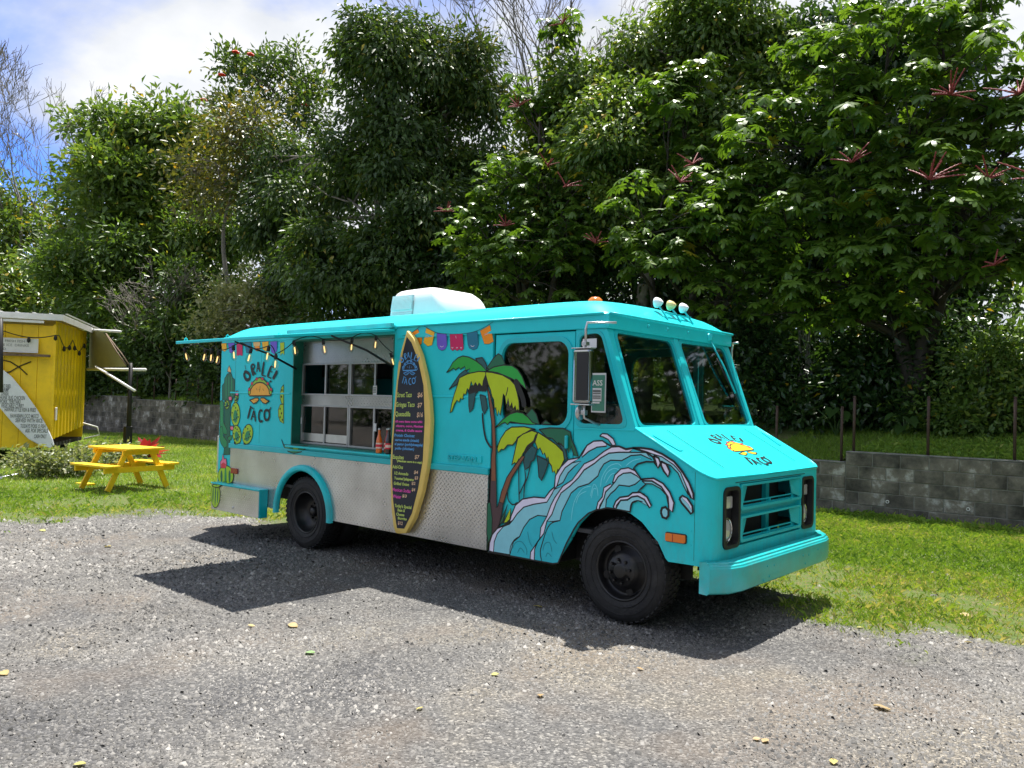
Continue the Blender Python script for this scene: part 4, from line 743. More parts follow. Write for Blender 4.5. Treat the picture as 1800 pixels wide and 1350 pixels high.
  ('f','ink',0,[(-5.09,1.178),(-5.096,1.169),(-5.107,1.168),(-5.113,1.174),(-5.111,1.184),(-5.102,1.191),(-5.092,1.188)]),
  ('f','ink',0,[(-5.181,1.119),(-5.188,1.11),(-5.199,1.108),(-5.205,1.115),(-5.203,1.125),(-5.194,1.131),(-5.184,1.129)]),
  ('f','ink',0,[(-5.126,1.241),(-5.133,1.231),(-5.143,1.23),(-5.15,1.236),(-5.148,1.247),(-5.138,1.253),(-5.129,1.25)]),
  ('f','ink',0,[(-5.099,1.141),(-5.105,1.132),(-5.116,1.13),(-5.123,1.137),(-5.12,1.147),(-5.111,1.153),(-5.101,1.151)]),
  ('f','ink',0,[(-5.21,1.188),(-5.217,1.179),(-5.228,1.177),(-5.234,1.184),(-5.232,1.194),(-5.223,1.201),(-5.213,1.198)]),
  ('f','ink',0,[(-5.075,1.216),(-5.081,1.207),(-5.092,1.206),(-5.098,1.212),(-5.096,1.222),(-5.087,1.228),(-5.077,1.226)]),
  ('f','ink',0,[(-5.138,1.126),(-5.144,1.117),(-5.155,1.115),(-5.161,1.121),(-5.159,1.132),(-5.15,1.138),(-5.14,1.135)]),
  ('f','ink',0,[(-5.173,1.258),(-5.18,1.249),(-5.191,1.247),(-5.197,1.253),(-5.195,1.264),(-5.186,1.27),(-5.176,1.267)]),
  ('f','ink',0,[(-5.06,1.154),(-5.066,1.145),(-5.077,1.143),(-5.083,1.15),(-5.081,1.16),(-5.072,1.166),(-5.062,1.163)]),
  ('f','pink',0.0101,[(-5.442,1.659),(-5.422,1.68),(-5.404,1.665),(-5.385,1.682),(-5.366,1.655),(-5.373,1.627),(-5.423,1.624)]),
  ('f','pink',0.0101,[(-5.59,1.597),(-5.57,1.617),(-5.552,1.603),(-5.532,1.62),(-5.513,1.592),(-5.52,1.565),(-5.57,1.561)]),
  ('f','pink',0.0101,[(-5.529,1.243),(-5.509,1.264),(-5.491,1.25),(-5.472,1.267),(-5.453,1.24),(-5.46,1.213),(-5.51,1.208)]),
  ('f','pear',0.0101,[(-4.436,1.757),(-4.474,1.726),(-4.498,1.664),(-4.495,1.602),(-4.465,1.551),(-4.424,1.542)]),
  ('f','pear',0.0101,[(-4.424,1.542),(-4.491,1.535),(-4.524,1.478),(-4.52,1.406),(-4.481,1.35),(-4.412,1.327)]),
  ('f','ink',0,[(-4.451,1.695),(-4.455,1.684),(-4.466,1.681),(-4.475,1.689),(-4.475,1.701),(-4.467,1.709),(-4.456,1.706)]),
  ('f','ink',0,[(-4.456,1.623),(-4.46,1.612),(-4.471,1.609),(-4.48,1.616),(-4.481,1.629),(-4.472,1.637),(-4.461,1.634)]),
  ('f','ink',0,[(-4.476,1.489),(-4.48,1.478),(-4.491,1.475),(-4.5,1.482),(-4.5,1.495),(-4.492,1.503),(-4.481,1.5)]),
  ('f','ink',0,[(-4.446,1.439),(-4.45,1.427),(-4.46,1.424),(-4.47,1.432),(-4.47,1.444),(-4.462,1.452),(-4.451,1.45)]),
  ('f','ink',0,[(-4.471,1.397),(-4.475,1.385),(-4.485,1.382),(-4.495,1.39),(-4.495,1.402),(-4.487,1.41),(-4.476,1.408)]),
  ('f','ink',0,[(-4.424,1.367),(-4.428,1.356),(-4.438,1.353),(-4.447,1.36),(-4.448,1.373),(-4.44,1.381),(-4.429,1.378)]),
  ('f','cactus',0.0101,[(-4.443,1.15),(-4.393,1.074),(-4.277,1.029),(-4.164,1.013),(-4.034,1.037),(-3.951,1.092),(-3.941,1.111),(-4.394,1.094)]),
  ('f','pear',0.004,[(-4.213,1.091),(-4.092,1.097),(-4.121,1.023),(-4.176,1.02)]),
  ('f','ink',0,[(-4.309,1.085),(-4.317,1.079),(-4.336,1.075),(-4.355,1.076),(-4.363,1.082),(-4.356,1.089),(-4.337,1.093),(-4.317,1.091)]),
  ('f','ink',0,[(-4.208,1.078),(-4.215,1.071),(-4.234,1.068),(-4.253,1.069),(-4.261,1.075),(-4.254,1.082),(-4.235,1.085),(-4.216,1.084)]),
  ('f','ink',0,[(-4.032,1.088),(-4.04,1.081),(-4.058,1.077),(-4.076,1.079),(-4.084,1.085),(-4.077,1.091),(-4.059,1.095),(-4.04,1.093)]),
  ('f','ink',0,[(-3.968,1.095),(-3.975,1.088),(-3.993,1.085),(-4.012,1.086),(-4.02,1.092),(-4.012,1.099),(-3.994,1.102),(-3.976,1.101)]),
  ('f','pear',0.0101,[(-5.42,0.67),(-5.426,0.63),(-5.448,0.593),(-5.486,0.562),(-5.534,0.54),(-5.588,0.529),(-5.644,0.531),(-5.696,0.545),(-5.738,0.569),(-5.766,0.603),(-5.777,0.642),(-5.771,0.682),(-5.747,0.719),(-5.709,0.751),(-5.66,0.772),(-5.604,0.782),(-5.549,0.78),(-5.498,0.766),(-5.458,0.741),(-5.431,0.708)]),
  ('f','cactusdark',0,[(-5.664,0.648),(-5.665,0.61),(-5.672,0.582),(-5.684,0.571),(-5.697,0.58),(-5.708,0.607),(-5.714,0.644),(-5.713,0.681),(-5.705,0.709),(-5.694,0.72),(-5.681,0.711),(-5.67,0.685)]),
  ('f','cactus',0,[(-5.572,0.655),(-5.571,0.599),(-5.578,0.557),(-5.589,0.541),(-5.602,0.555),(-5.614,0.595),(-5.621,0.651),(-5.621,0.708),(-5.615,0.749),(-5.603,0.765),(-5.59,0.751),(-5.579,0.711)]),
  ('f','cactusdark',0,[(-5.481,0.662),(-5.481,0.625),(-5.489,0.597),(-5.5,0.586),(-5.513,0.595),(-5.523,0.622),(-5.529,0.658),(-5.528,0.695),(-5.521,0.723),(-5.509,0.734),(-5.497,0.725),(-5.486,0.699)]),
  ('f','pink',0.0101,[(-5.72,0.746),(-5.73,0.816),(-5.691,0.847),(-5.676,0.919),(-5.645,0.857),(-5.599,0.867),(-5.579,0.812),(-5.592,0.755)]),
  ('f','redfl',0.003,[(-5.706,0.744),(-5.704,0.79),(-5.656,0.814),(-5.6,0.797),(-5.597,0.752)]),
 ],
 'bunting_mural': [
  ('s','ink',0.004,[(-2.464,2.223),(-2.348,2.241),(-2.215,2.303),(-2.174,2.308),(-2.019,2.242),(-1.861,2.219),(-1.671,2.213),(-1.479,2.234),(-1.295,2.304)]),
  ('f','orange',0.003,[(-2.348,2.241),(-2.245,2.278),(-2.2,2.186),(-2.206,2.144),(-2.249,2.119),(-2.292,2.168)]),
  ('f','gold',0.003,[(-2.132,2.284),(-2.019,2.244),(-2.067,2.126),(-2.125,2.117),(-2.182,2.154)]),
  ('f','purple',0.003,[(-1.991,2.231),(-1.866,2.217),(-1.872,2.114),(-1.895,2.084),(-1.934,2.073),(-1.979,2.089),(-2.0,2.124)]),
  ('f','magenta',0.003,[(-1.823,2.215),(-1.663,2.213),(-1.661,2.078),(-1.689,2.065),(-1.713,2.079),(-1.741,2.066),(-1.77,2.08),(-1.798,2.068),(-1.825,2.085)]),
  ('f','petrol',0.003,[(-1.611,2.216),(-1.486,2.226),(-1.482,2.116),(-1.5,2.08),(-1.546,2.07),(-1.592,2.086),(-1.61,2.12)]),
  ('f','orange',0.003,[(-1.452,2.23),(-1.338,2.275),(-1.307,2.136),(-1.359,2.115),(-1.412,2.117)]),
  ('s','paleflag',0.005,[(-2.259,2.188),(-2.244,2.188)]),
  ('s','paleflag',0.005,[(-2.261,2.184),(-2.25,2.177)]),
  ('s','paleflag',0.005,[(-2.267,2.183),(-2.266,2.173)]),
  ('s','paleflag',0.005,[(-2.273,2.185),(-2.283,2.178)]),
  ('s','paleflag',0.005,[(-2.275,2.189),(-2.29,2.189)]),
  ('s','paleflag',0.005,[(-2.273,2.193),(-2.284,2.2)]),
  ('s','paleflag',0.005,[(-2.267,2.194),(-2.268,2.204)]),
  ('s','paleflag',0.005,[(-2.261,2.192),(-2.251,2.199)]),
  ('s','paleflag',0.005,[(-2.11,2.204),(-2.093,2.203)]),
  ('s','paleflag',0.005,[(-2.113,2.2),(-2.1,2.191)]),
  ('s','paleflag',0.005,[(-2.118,2.199),(-2.118,2.187)]),
  ('s','paleflag',0.005,[(-2.124,2.201),(-2.136,2.193)]),
  ('s','paleflag',0.005,[(-2.127,2.205),(-2.144,2.205)]),
  ('s','paleflag',0.005,[(-2.124,2.209),(-2.137,2.217)]),
  ('s','paleflag',0.005,[(-2.119,2.21),(-2.119,2.222)]),
  ('s','paleflag',0.005,[(-2.113,2.208),(-2.101,2.216)]),
  ('s','paleflag',0.005,[(-1.927,2.163),(-1.91,2.163)]),
  ('s','paleflag',0.005,[(-1.93,2.159),(-1.917,2.15)]),
  ('s','paleflag',0.005,[(-1.935,2.158),(-1.935,2.146)]),
  ('s','paleflag',0.005,[(-1.941,2.16),(-1.953,2.151)]),
  ('s','paleflag',0.005,[(-1.943,2.164),(-1.961,2.164)]),
  ('s','paleflag',0.005,[(-1.941,2.168),(-1.954,2.177)]),
  ('s','paleflag',0.005,[(-1.936,2.169),(-1.936,2.181)]),
  ('s','paleflag',0.005,[(-1.93,2.167),(-1.918,2.176)]),
  ('s','paleflag',0.005,[(-1.542,2.164),(-1.525,2.163)]),
  ('s','paleflag',0.005,[(-1.544,2.16),(-1.532,2.151)]),
  ('s','paleflag',0.005,[(-1.549,2.159),(-1.548,2.147)]),
  ('s','paleflag',0.005,[(-1.554,2.16),(-1.565,2.152)]),
  ('s','paleflag',0.005,[(-1.556,2.164),(-1.573,2.165)]),
  ('s','paleflag',0.005,[(-1.554,2.168),(-1.566,2.177)]),
  ('s','paleflag',0.005,[(-1.549,2.169),(-1.55,2.181)]),
  ('s','paleflag',0.005,[(-1.544,2.168),(-1.533,2.176)]),
  ('s','paleflag',0.005,[(-1.372,2.191),(-1.356,2.19)]),
  ('s','paleflag',0.005,[(-1.374,2.187),(-1.362,2.178)]),
  ('s','paleflag',0.005,[(-1.379,2.186),(-1.378,2.174)]),
  ('s','paleflag',0.005,[(-1.384,2.187),(-1.395,2.179)]),
  ('s','paleflag',0.005,[(-1.386,2.191),(-1.402,2.192)]),
  ('s','paleflag',0.005,[(-1.384,2.195),(-1.396,2.203)]),
  ('s','paleflag',0.005,[(-1.379,2.196),(-1.38,2.208)]),
  ('s','paleflag',0.005,[(-1.374,2.194),(-1.363,2.202)]),
  ('s','paleflag',0.006,[(-1.782,2.152),(-1.762,2.124)]),
  ('s','paleflag',0.006,[(-1.697,2.149),(-1.724,2.12)]),
  ('s','paleflag',0.008,[(-1.746,2.198),(-1.744,2.144)]),
  ('f','paleflag',0,[(-1.788,2.098),(-1.791,2.091),(-1.799,2.089),(-1.807,2.092),(-1.811,2.098),(-1.807,2.105),(-1.799,2.108),(-1.791,2.105)]),
  ('f','magenta',0,[(-1.793,2.098),(-1.795,2.095),(-1.799,2.093),(-1.803,2.095),(-1.805,2.098),(-1.803,2.102),(-1.799,2.103),(-1.795,2.101)]),
  ('f','paleflag',0,[(-1.73,2.096),(-1.734,2.09),(-1.742,2.087),(-1.75,2.09),(-1.753,2.097),(-1.75,2.103),(-1.742,2.106),(-1.734,2.103)]),
  ('f','magenta',0,[(-1.736,2.096),(-1.738,2.093),(-1.742,2.092),(-1.746,2.093),(-1.748,2.097),(-1.746,2.1),(-1.742,2.101),(-1.738,2.1)]),
  ('f','paleflag',0,[(-1.679,2.095),(-1.682,2.088),(-1.69,2.086),(-1.698,2.089),(-1.701,2.095),(-1.698,2.102),(-1.69,2.105),(-1.682,2.102)]),
  ('f','magenta',0,[(-1.684,2.095),(-1.686,2.092),(-1.69,2.09),(-1.694,2.092),(-1.696,2.095),(-1.694,2.099),(-1.69,2.1),(-1.686,2.098)]),
  ('s','paleflag',0.005,[(-1.96,2.116),(-1.935,2.105),(-1.911,2.115)]),
  ('s','paleflag',0.005,[(-1.574,2.109),(-1.551,2.098),(-1.529,2.107)]),
  ('f','gold',0.003,[(-5.787,2.253),(-5.671,2.254),(-5.672,2.176),(-5.718,2.154),(-5.778,2.169)]),
  ('f','purple',0.003,[(-5.636,2.253),(-5.488,2.253),(-5.492,2.171),(-5.55,2.127),(-5.603,2.142)]),
  ('f','magenta',0.003,[(-5.437,2.244),(-5.31,2.245),(-5.306,2.099),(-5.334,2.095),(-5.369,2.107),(-5.402,2.097),(-5.436,2.105)]),
  ('f','petrol',0.003,[(-5.26,2.247),(-5.116,2.248),(-5.117,2.144),(-5.161,2.118),(-5.228,2.129)]),
  ('f','peach',0.003,[(-5.074,2.247),(-4.926,2.248),(-4.932,2.201),(-5.068,2.196)]),
  ('f','orange',0.003,[(-4.936,2.175),(-4.943,2.157),(-4.963,2.145),(-4.992,2.141),(-5.021,2.146),(-5.043,2.16),(-5.052,2.178),(-5.045,2.195),(-5.025,2.207),(-4.996,2.211),(-4.967,2.206),(-4.945,2.192)]),
  ('f','gold',0.003,[(-4.887,2.245),(-4.754,2.246),(-4.761,2.153),(-4.817,2.137),(-4.87,2.155)]),
  ('f','purple',0.003,[(-4.715,2.242),(-4.582,2.242),(-4.587,2.14),(-4.638,2.098),(-4.7,2.125)]),
  ('f','lime',0.003,[(-4.531,2.223),(-4.449,2.227),(-4.442,2.086),(-4.48,2.112),(-4.513,2.079)]),
  ('f','paleflag',0,[(-5.348,2.208),(-5.355,2.198),(-5.374,2.194),(-5.393,2.199),(-5.402,2.209),(-5.395,2.219),(-5.376,2.223),(-5.356,2.218)]),
  ('f','magenta',0,[(-5.36,2.208),(-5.364,2.203),(-5.374,2.201),(-5.385,2.203),(-5.39,2.209),(-5.386,2.215),(-5.375,2.217),(-5.364,2.214)]),
  ('f','paleflag',0,[(-5.344,2.14),(-5.351,2.13),(-5.37,2.127),(-5.389,2.131),(-5.398,2.142),(-5.391,2.152),(-5.372,2.156),(-5.352,2.151)]),
  ('f','magenta',0,[(-5.355,2.141),(-5.36,2.135),(-5.37,2.133),(-5.381,2.136),(-5.386,2.141),(-5.382,2.147),(-5.371,2.149),(-5.36,2.147)]),
  ('s','ink',0.003,[(-5.805,2.255),(-5.071,2.249),(-4.45,2.233)]),
 ],
 'logo_mural': [
  ('s','ink',0.014,[(-5.239,1.985),(-5.224,1.933)]),
  ('s','ink',0.036,[(-5.25,1.893),(-5.222,1.906),(-5.152,1.884),(-5.126,1.851),(-5.14,1.821),(-5.184,1.808),(-5.226,1.828),(-5.252,1.863),(-5.25,1.893)]),
  ('s','ink',0.034,[(-5.108,1.981),(-5.091,1.927),(-5.051,1.857)]),
  ('s','ink',0.022,[(-5.108,1.981),(-5.059,1.989),(-5.035,1.958),(-5.079,1.929)]),
  ('s','ink',0.022,[(-5.083,1.929),(-5.042,1.9),(-5.001,1.872)]),
  ('s','ink',0.03,[(-4.966,2.016),(-4.983,1.902)]),
  ('s','ink',0.024,[(-4.958,2.016),(-4.939,1.957),(-4.913,1.899)]),
  ('s','ink',0.018,[(-4.985,1.939),(-4.923,1.938)]),
  ('s','ink',0.034,[(-4.837,2.018),(-4.857,1.935),(-4.868,1.863)]),
  ('s','ink',0.022,[(-4.872,1.861),(-4.791,1.852)]),
  ('s','ink',0.032,[(-4.687,1.963),(-4.726,1.908),(-4.756,1.845)]),
  ('s','ink',0.022,[(-4.691,1.967),(-4.621,1.946)]),
  ('s','ink',0.02,[(-4.722,1.913),(-4.661,1.896)]),
  ('s','ink',0.022,[(-4.756,1.847),(-4.679,1.825)]),
  ('s','ink',0.042,[(-4.565,1.912),(-4.607,1.86),(-4.649,1.821)]),
  ('f','ink',0,[(-4.668,1.792),(-4.674,1.784),(-4.688,1.78),(-4.703,1.784),(-4.71,1.792),(-4.704,1.801),(-4.69,1.805),(-4.675,1.801)]),
  ('s','ink',0.024,[(-5.105,1.505),(-5.016,1.47)]),
  ('s','ink',0.03,[(-5.089,1.494),(-5.115,1.431),(-5.145,1.357)]),
  ('s','ink',0.024,[(-5.019,1.457),(-5.044,1.401),(-5.074,1.344)]),
  ('s','ink',0.024,[(-5.015,1.457),(-4.992,1.392),(-4.977,1.33)]),
  ('s','ink',0.018,[(-5.055,1.386),(-4.98,1.381)]),
  ('s','ink',0.027,[(-4.837,1.457),(-4.883,1.461),(-4.908,1.426),(-4.909,1.373),(-4.876,1.334),(-4.822,1.342)]),
  ('s','ink',0.029,[(-4.719,1.465),(-4.768,1.465),(-4.797,1.437),(-4.79,1.382),(-4.758,1.355),(-4.717,1.362),(-4.693,1.4),(-4.699,1.447),(-4.723,1.465)]),
  ('s','ink',0.018,[(-4.719,1.467),(-4.689,1.472),(-4.665,1.503)]),
  ('f','lettuce',0.013,[(-5.141,1.635),(-5.148,1.684),(-5.119,1.722),(-5.085,1.754),(-5.047,1.787),(-4.99,1.819),(-4.913,1.838),(-4.835,1.819),(-4.78,1.791),(-4.726,1.756),(-4.681,1.719),(-4.649,1.688),(-4.662,1.641)]),
  ('f','redfl',0.005,[(-5.099,1.698),(-5.103,1.687),(-5.116,1.68),(-5.132,1.68),(-5.145,1.687),(-5.151,1.698),(-5.147,1.71),(-5.134,1.717),(-5.118,1.717),(-5.105,1.71)]),
  ('f','redfl',0.005,[(-5.046,1.767),(-5.05,1.756),(-5.062,1.749),(-5.078,1.749),(-5.092,1.756),(-5.097,1.767),(-5.093,1.779),(-5.081,1.786),(-5.065,1.786),(-5.051,1.779)]),
  ('f','redfl',0.005,[(-4.951,1.819),(-4.955,1.808),(-4.967,1.801),(-4.983,1.801),(-4.996,1.808),(-5.002,1.819),(-4.997,1.83),(-4.985,1.837),(-4.969,1.837),(-4.956,1.83)]),
  ('f','redfl',0.005,[(-4.831,1.821),(-4.835,1.81),(-4.847,1.803),(-4.863,1.803),(-4.875,1.81),(-4.881,1.821),(-4.877,1.832),(-4.865,1.839),(-4.849,1.839),(-4.836,1.832)]),
  ('f','redfl',0.005,[(-4.719,1.768),(-4.724,1.757),(-4.735,1.75),(-4.751,1.75),(-4.763,1.757),(-4.769,1.768),(-4.765,1.779),(-4.753,1.786),(-4.737,1.786),(-4.725,1.779)]),
  ('f','redfl',0.005,[(-4.65,1.702),(-4.654,1.691),(-4.666,1.684),(-4.681,1.684),(-4.693,1.69),(-4.699,1.701),(-4.695,1.713),(-4.683,1.719),(-4.668,1.72),(-4.655,1.713)]),
  ('f','shell',0.0145,[(-5.117,1.623),(-5.133,1.636),(-5.102,1.647),(-5.091,1.701),(-5.044,1.744),(-4.977,1.773),(-4.906,1.782),(-4.832,1.773),(-4.764,1.745),(-4.718,1.703),(-4.7,1.651),(-4.669,1.643),(-4.68,1.631)]),
  ('s','ink',0.01,[(-4.976,1.714),(-4.959,1.689)]),
  ('s','ink',0.01,[(-4.896,1.74),(-4.907,1.668)]),
  ('s','ink',0.01,[(-4.84,1.711),(-4.823,1.686)]),
  ('s','ink',0.008,[(-4.924,1.702),(-4.897,1.691)]),
  ('f','shell',0.013,[(-5.114,1.575),(-5.055,1.585),(-5.0,1.601),(-4.938,1.602),(-4.917,1.583),(-4.964,1.55),(-5.028,1.534),(-5.065,1.555)]),
  ('f','shell',0.013,[(-4.699,1.57),(-4.754,1.582),(-4.807,1.604),(-4.872,1.603),(-4.886,1.586),(-4.834,1.55),(-4.773,1.539),(-4.739,1.556)]),
  ('s','ink',0.005,[(-5.035,1.585),(-5.014,1.564)]),
  ('s','ink',0.005,[(-5.003,1.582),(-4.982,1.562)]),
  ('s','ink',0.005,[(-4.972,1.578),(-4.951,1.559)]),
  ('s','ink',0.005,[(-4.84,1.588),(-4.82,1.568)]),
  ('s','ink',0.005,[(-4.81,1.585),(-4.789,1.565)]),
  ('s','ink',0.005,[(-4.779,1.581),(-4.759,1.562)]),
 ],
}

TW = 2.04
truck = thing('food_truck', 'turquoise step van food truck with wave and palm mural parked on the gravel', 'food truck', (-2.6, 1.02, 0))
TO = Vector((-2.6, 1.02, 0))
class TP:  # parts are written in truck coordinates and parented to the empty at the truck's base
    pass
def P(o, parent=None):
    """hang a part on the truck (parts are modelled in place)"""
    if isinstance(o, list):
        for q in o: P(q, parent)
        return o
    o.parent = parent or truck
    if parent is None: o.matrix_parent_inverse = Matrix.Translation(-TO)
    return o
def side_map(y, sgn):  # sgn -1: near side (outside is -y)
    return lambda a, b, d: (a, y-sgn*d, b)
near = side_map(0.0, -1); far = side_map(TW, 1)
ARCH_F = [(-0.585, 0.357), (-0.478, 0.52), (-0.405, 0.646), (-0.37, 0.70), (-0.282, 0.785), (-0.207, 0.828), (-0.10, 0.852), (0.005, 0.846), (0.09, 0.828), (0.19, 0.776), (0.286, 0.685), (0.322, 0.655), (0.36, 0.59), (0.386, 0.545), (0.41, 0.524)]
def rear_arch(r, n=18): return [(-4.0+r*math.cos(math.pi-math.pi*i/n), 0.375+r*math.sin(math.pi-math.pi*i/n)) for i in range(n+1)]
SERV = [(-4.27, 1.10), (-2.59, 1.10), (-2.59, 2.245), (-4.27, 2.245)]
CABW = rpoly([(-0.403, 1.47), (0.022, 1.478), (-0.205, 2.165), (-0.405, 2.155)], 0.06)
DOORW = rrect(-1.205, -0.505, 1.445, 2.115, 0.11)
for nm, mp, y, s in (('near', near, 0.0, -1), ('far', far, TW, 1)):
    nearside = s < 0
    P(plate('side_panel', [(-5.78, 1.055), (-1.315, 1.055), (-1.315, 2.3), (-5.78, 2.3)], [SERV] if nearside else [], mp, 0.03, 'teal_paint', None, 0.004))
    P(plate('corner_panel', [(-5.78, 0.55), (-5.525, 0.55), (-5.525, 1.053), (-5.78, 1.053)], [], mp, 0.03, 'teal_paint', None, 0.004))
    P(plate('tread_panel', [(-5.52, 0.40), (-4.52, 0.372)]+rear_arch(0.47)+[(-3.49, 0.365), (-1.335, 0.36), (-1.335, 1.0), (-5.52, 1.0)], [], mp, 0.02, 'tread_plate', None, 0.003))
    P(plate('rub_rail', [(-5.53, 1.0), (-1.32, 1.0), (-1.32, 1.058), (-5.53, 1.058)], [], lambda a, b, d, mp=mp: mp(a, b, d-0.022), 0.03, 'teal_trim', None, 0.008))
    P(plate('bead', [(-5.56, 1.648), (-4.30, 1.648), (-4.30, 1.668), (-5.56, 1.668)], [], lambda a, b, d, mp=mp: mp(a, b, d-0.008), 0.02, 'teal_paint', None, 0.006))
    P(plate('bead', [(-2.55, 1.648), (-1.34, 1.648), (-1.34, 1.668), (-2.55, 1.668)], [], lambda a, b, d, mp=mp: mp(a, b, d-0.008), 0.02, 'teal_paint', None, 0.006))
    # wheel arch flare
    vv, ff = [], []; prof = [(0.455, 0.0), (0.458, -0.035), (0.475, -0.048), (0.505, -0.046), (0.522, -0.03), (0.525, 0.0)]
    for i in range(25):
        a = math.radians(184-188*i/24)
        for r, d in prof: q = mp(-4.0+r*math.cos(a), 0.378+r*math.sin(a), d); vv.append(q)
    for i in range(24):
        for k in range(len(prof)-1): ff.append((i*6+k, i*6+k+1, i*6+k+7, i*6+k+6))
    P(pym('wheel_arch', vv, ff, 'teal_paint', None, True))
    # sliding door, a little behind the body skin
    dmp = lambda a, b, d, mp=mp: mp(a, b, d+0.006)
    dl = [(-1.288, 0.36), (-0.60, 0.36)]+[(-0.478, 0.53)]+[(-0.452, 0.565), (-0.452, 2.19), (-1.288, 2.19)]
    door = P(plate('door', dl, [DOORW], dmp, 0.03, 'teal_paint', None, 0.005)); door['label'] = 'sliding door with dark window, painted with palms'
    fr = plate('window_frame', rrect(-1.245, -0.465, 1.405, 2.155, 0.14), [DOORW], lambda a, b, d, mp=mp: mp(a, b, d-0.006), 0.012, 'teal_trim', door, 0.005)
    plate('window_glass', rrect(-1.215, -0.495, 1.435, 2.125, 0.11), [], lambda a, b, d, mp=mp: mp(a, b, d+0.02), 0.005, 'glass_dark', door)
    P(plate('door_jamb', [(-1.33, 0.36), (-1.28, 0.36), (-1.28, 2.2), (-1.33, 2.2)], [], lambda a, b, d, mp=mp: mp(a, b, d+0.034), 0.01, 'green_reveal'))
    hb = box('handle', -0.508, -0.482, (-0.035 if nearside else TW+0.01), (-0.008 if nearside else TW+0.035), 1.27, 1.375, 'teal_trim', door, 0.01)
    # front quarter: fender, cab window, windscreen pillar
    P(plate('front_quarter_panel', [(-0.44, 2.2), (-0.44, 0.585), (-0.405, 0.646)]+ARCH_F[3:]+[(0.61, 0.527), (0.61, 1.192), (0.145, 1.445), (0.115, 1.445), (-0.155, 2.2)], [CABW], mp, 0.03, 'teal_paint', None, 0.004))
    P(plate('cab_window_frame', rpoly([(-0.43, 1.44), (0.06, 1.45), (-0.19, 2.19), (-0.43, 2.185)], 0.07), [CABW], lambda a, b, d, mp=mp: mp(a, b, d-0.006), 0.008, 'teal_trim', None, 0.004))
    P(plate('cab_window_glass', rpoly([(-0.413, 1.46), (0.036, 1.468), (-0.20, 2.175), (-0.415, 2.165)], 0.06), [], lambda a, b, d, mp=mp: mp(a, b, d+0.012), 0.005, 'glass_dark'))
    P(plate('belt_bead', [(-0.43, 1.425), (0.11, 1.432), (0.11, 1.442), (-0.43, 1.437)], [], lambda a, b, d, mp=mp: mp(a, b, d-0.007), 0.01, 'teal_paint', None, 0.003))
    # rounded front corner
    vv, ff = [], []; K = 9
    for i in range(K):
        a = math.radians(90*i/(K-1)); x = 0.61+0.12*math.sin(a); yy = 0.12-0.12*math.cos(a)
        zt = 1.445-(x-0.145)*0.5435; yy = yy if nearside else TW-yy
        vv += [(x, yy, 0.525), (x, yy, zt-0.003)]
    for i in range(K-1): ff.append((2*i, 2*i+2, 2*i+3, 2*i+1))
    P(pym('corner_fender', vv, ff, 'teal_paint', None, True))
    P(plate('header_band', [(-2.545, 2.2), (-0.15, 2.2), (-0.15, 2.312), (-2.545, 2.312)], [], lambda a, b, d, mp=mp: mp(a, b, d-0.014), 0.04, 'teal_paint', None, 0.006))
    P(plate('header_band', [(-5.78, 2.25), (-2.55, 2.25), (-2.55, 2.31), (-5.78, 2.31)], [], lambda a, b, d, mp=mp: mp(a, b, d-0.006), 0.03, 'teal_paint', None, 0.005))
    P(tube('drip_rail', [(-5.7, y+s*0.02, 2.312), (-2.5, y+s*0.024, 2.312), (-0.17, y+s*0.024, 2.312)], 0.011, 'teal_paint', None, 6))
    # marker lamp at the fender, red marker at the rear
    lm = P(plate('side_marker', rrect(0.392, 0.548, 0.672, 0.728, 0.012), [], lambda a, b, d, mp=mp: mp(a, b, d-0.02), 0.025, 'amber', None, 0.006))
    plate('marker_bezel', rrect(0.386, 0.554, 0.666, 0.734, 0.014), [], lambda a, b, d, mp=mp: mp(a, b, d-0.006), 0.008, 'black_metal', lm)
    plate('marker_divider', [(0.45, 0.674), (0.454, 0.674), (0.454, 0.726), (0.45, 0.726)], [], lambda a, b, d, mp=mp: mp(a, b, d-0.0225), 0.003, 'red_lens', lm)
    P(plate('rear_marker', rrect(-5.47, -5.33, 0.70, 0.765, 0.01), [], lambda a, b, d, mp=mp: mp(a, b, d-0.015), 0.018, 'red_lens', None, 0.005))
# roof: crowned skin with rounded edges
def roof():
    xs = np.concatenate([-5.79+0.5*(np.linspace(0, 1, 9)[:-1])**1.6, np.linspace(-5.29, -0.63, 24), -0.63+0.5*(1-(1-np.linspace(0, 1, 9)[1:])**1.6)]); ys = np.concatenate([-0.012+0.42*np.linspace(0, 1, 9)[:-1]**1.6, np.linspace(0.408, 1.632, 7), TW+0.012-0.42*(np.linspace(1, 0, 9)[1:])**1.6])
    v, f = [], []
    for x in xs:
        for y in ys:
            dx = min(x+5.79, -0.13-x); dy = min(y+0.012, TW+0.012-y)
            def e(d, r): t = min(max(d/r, 0), 1); return 1-(1-t)**2.6
            front = -0.13-x < x+5.79
            h = 0.118*e(dy, 0.30)*e(dx, 0.36)+0.075*(1-((y-1.02)/1.03)**2)*e(dx, 0.8)
            # pull the corners in for a rounded plan
            cr_ = 0.0
            rr = 0.16
            if dx < rr and dy < rr:
                q = math.hypot(rr-dx, rr-dy); cr_ = max(0, q-rr)
            px = x-(1 if front else -1)*cr_*0.55; py = y+(1 if y < 1 else -1)*cr_*0.55
            v.append((px, py, 2.312+h))
    ny = len(ys)
    for i in range(len(xs)-1):
        for j in range(ny-1): f.append((i*ny+j, (i+1)*ny+j, (i+1)*ny+j+1, i*ny+j+1))
    o = P(pym('roof', v, f, 'teal_paint', None, True)); o.data.materials.append(MATS['teal_paint']); return o
roof()
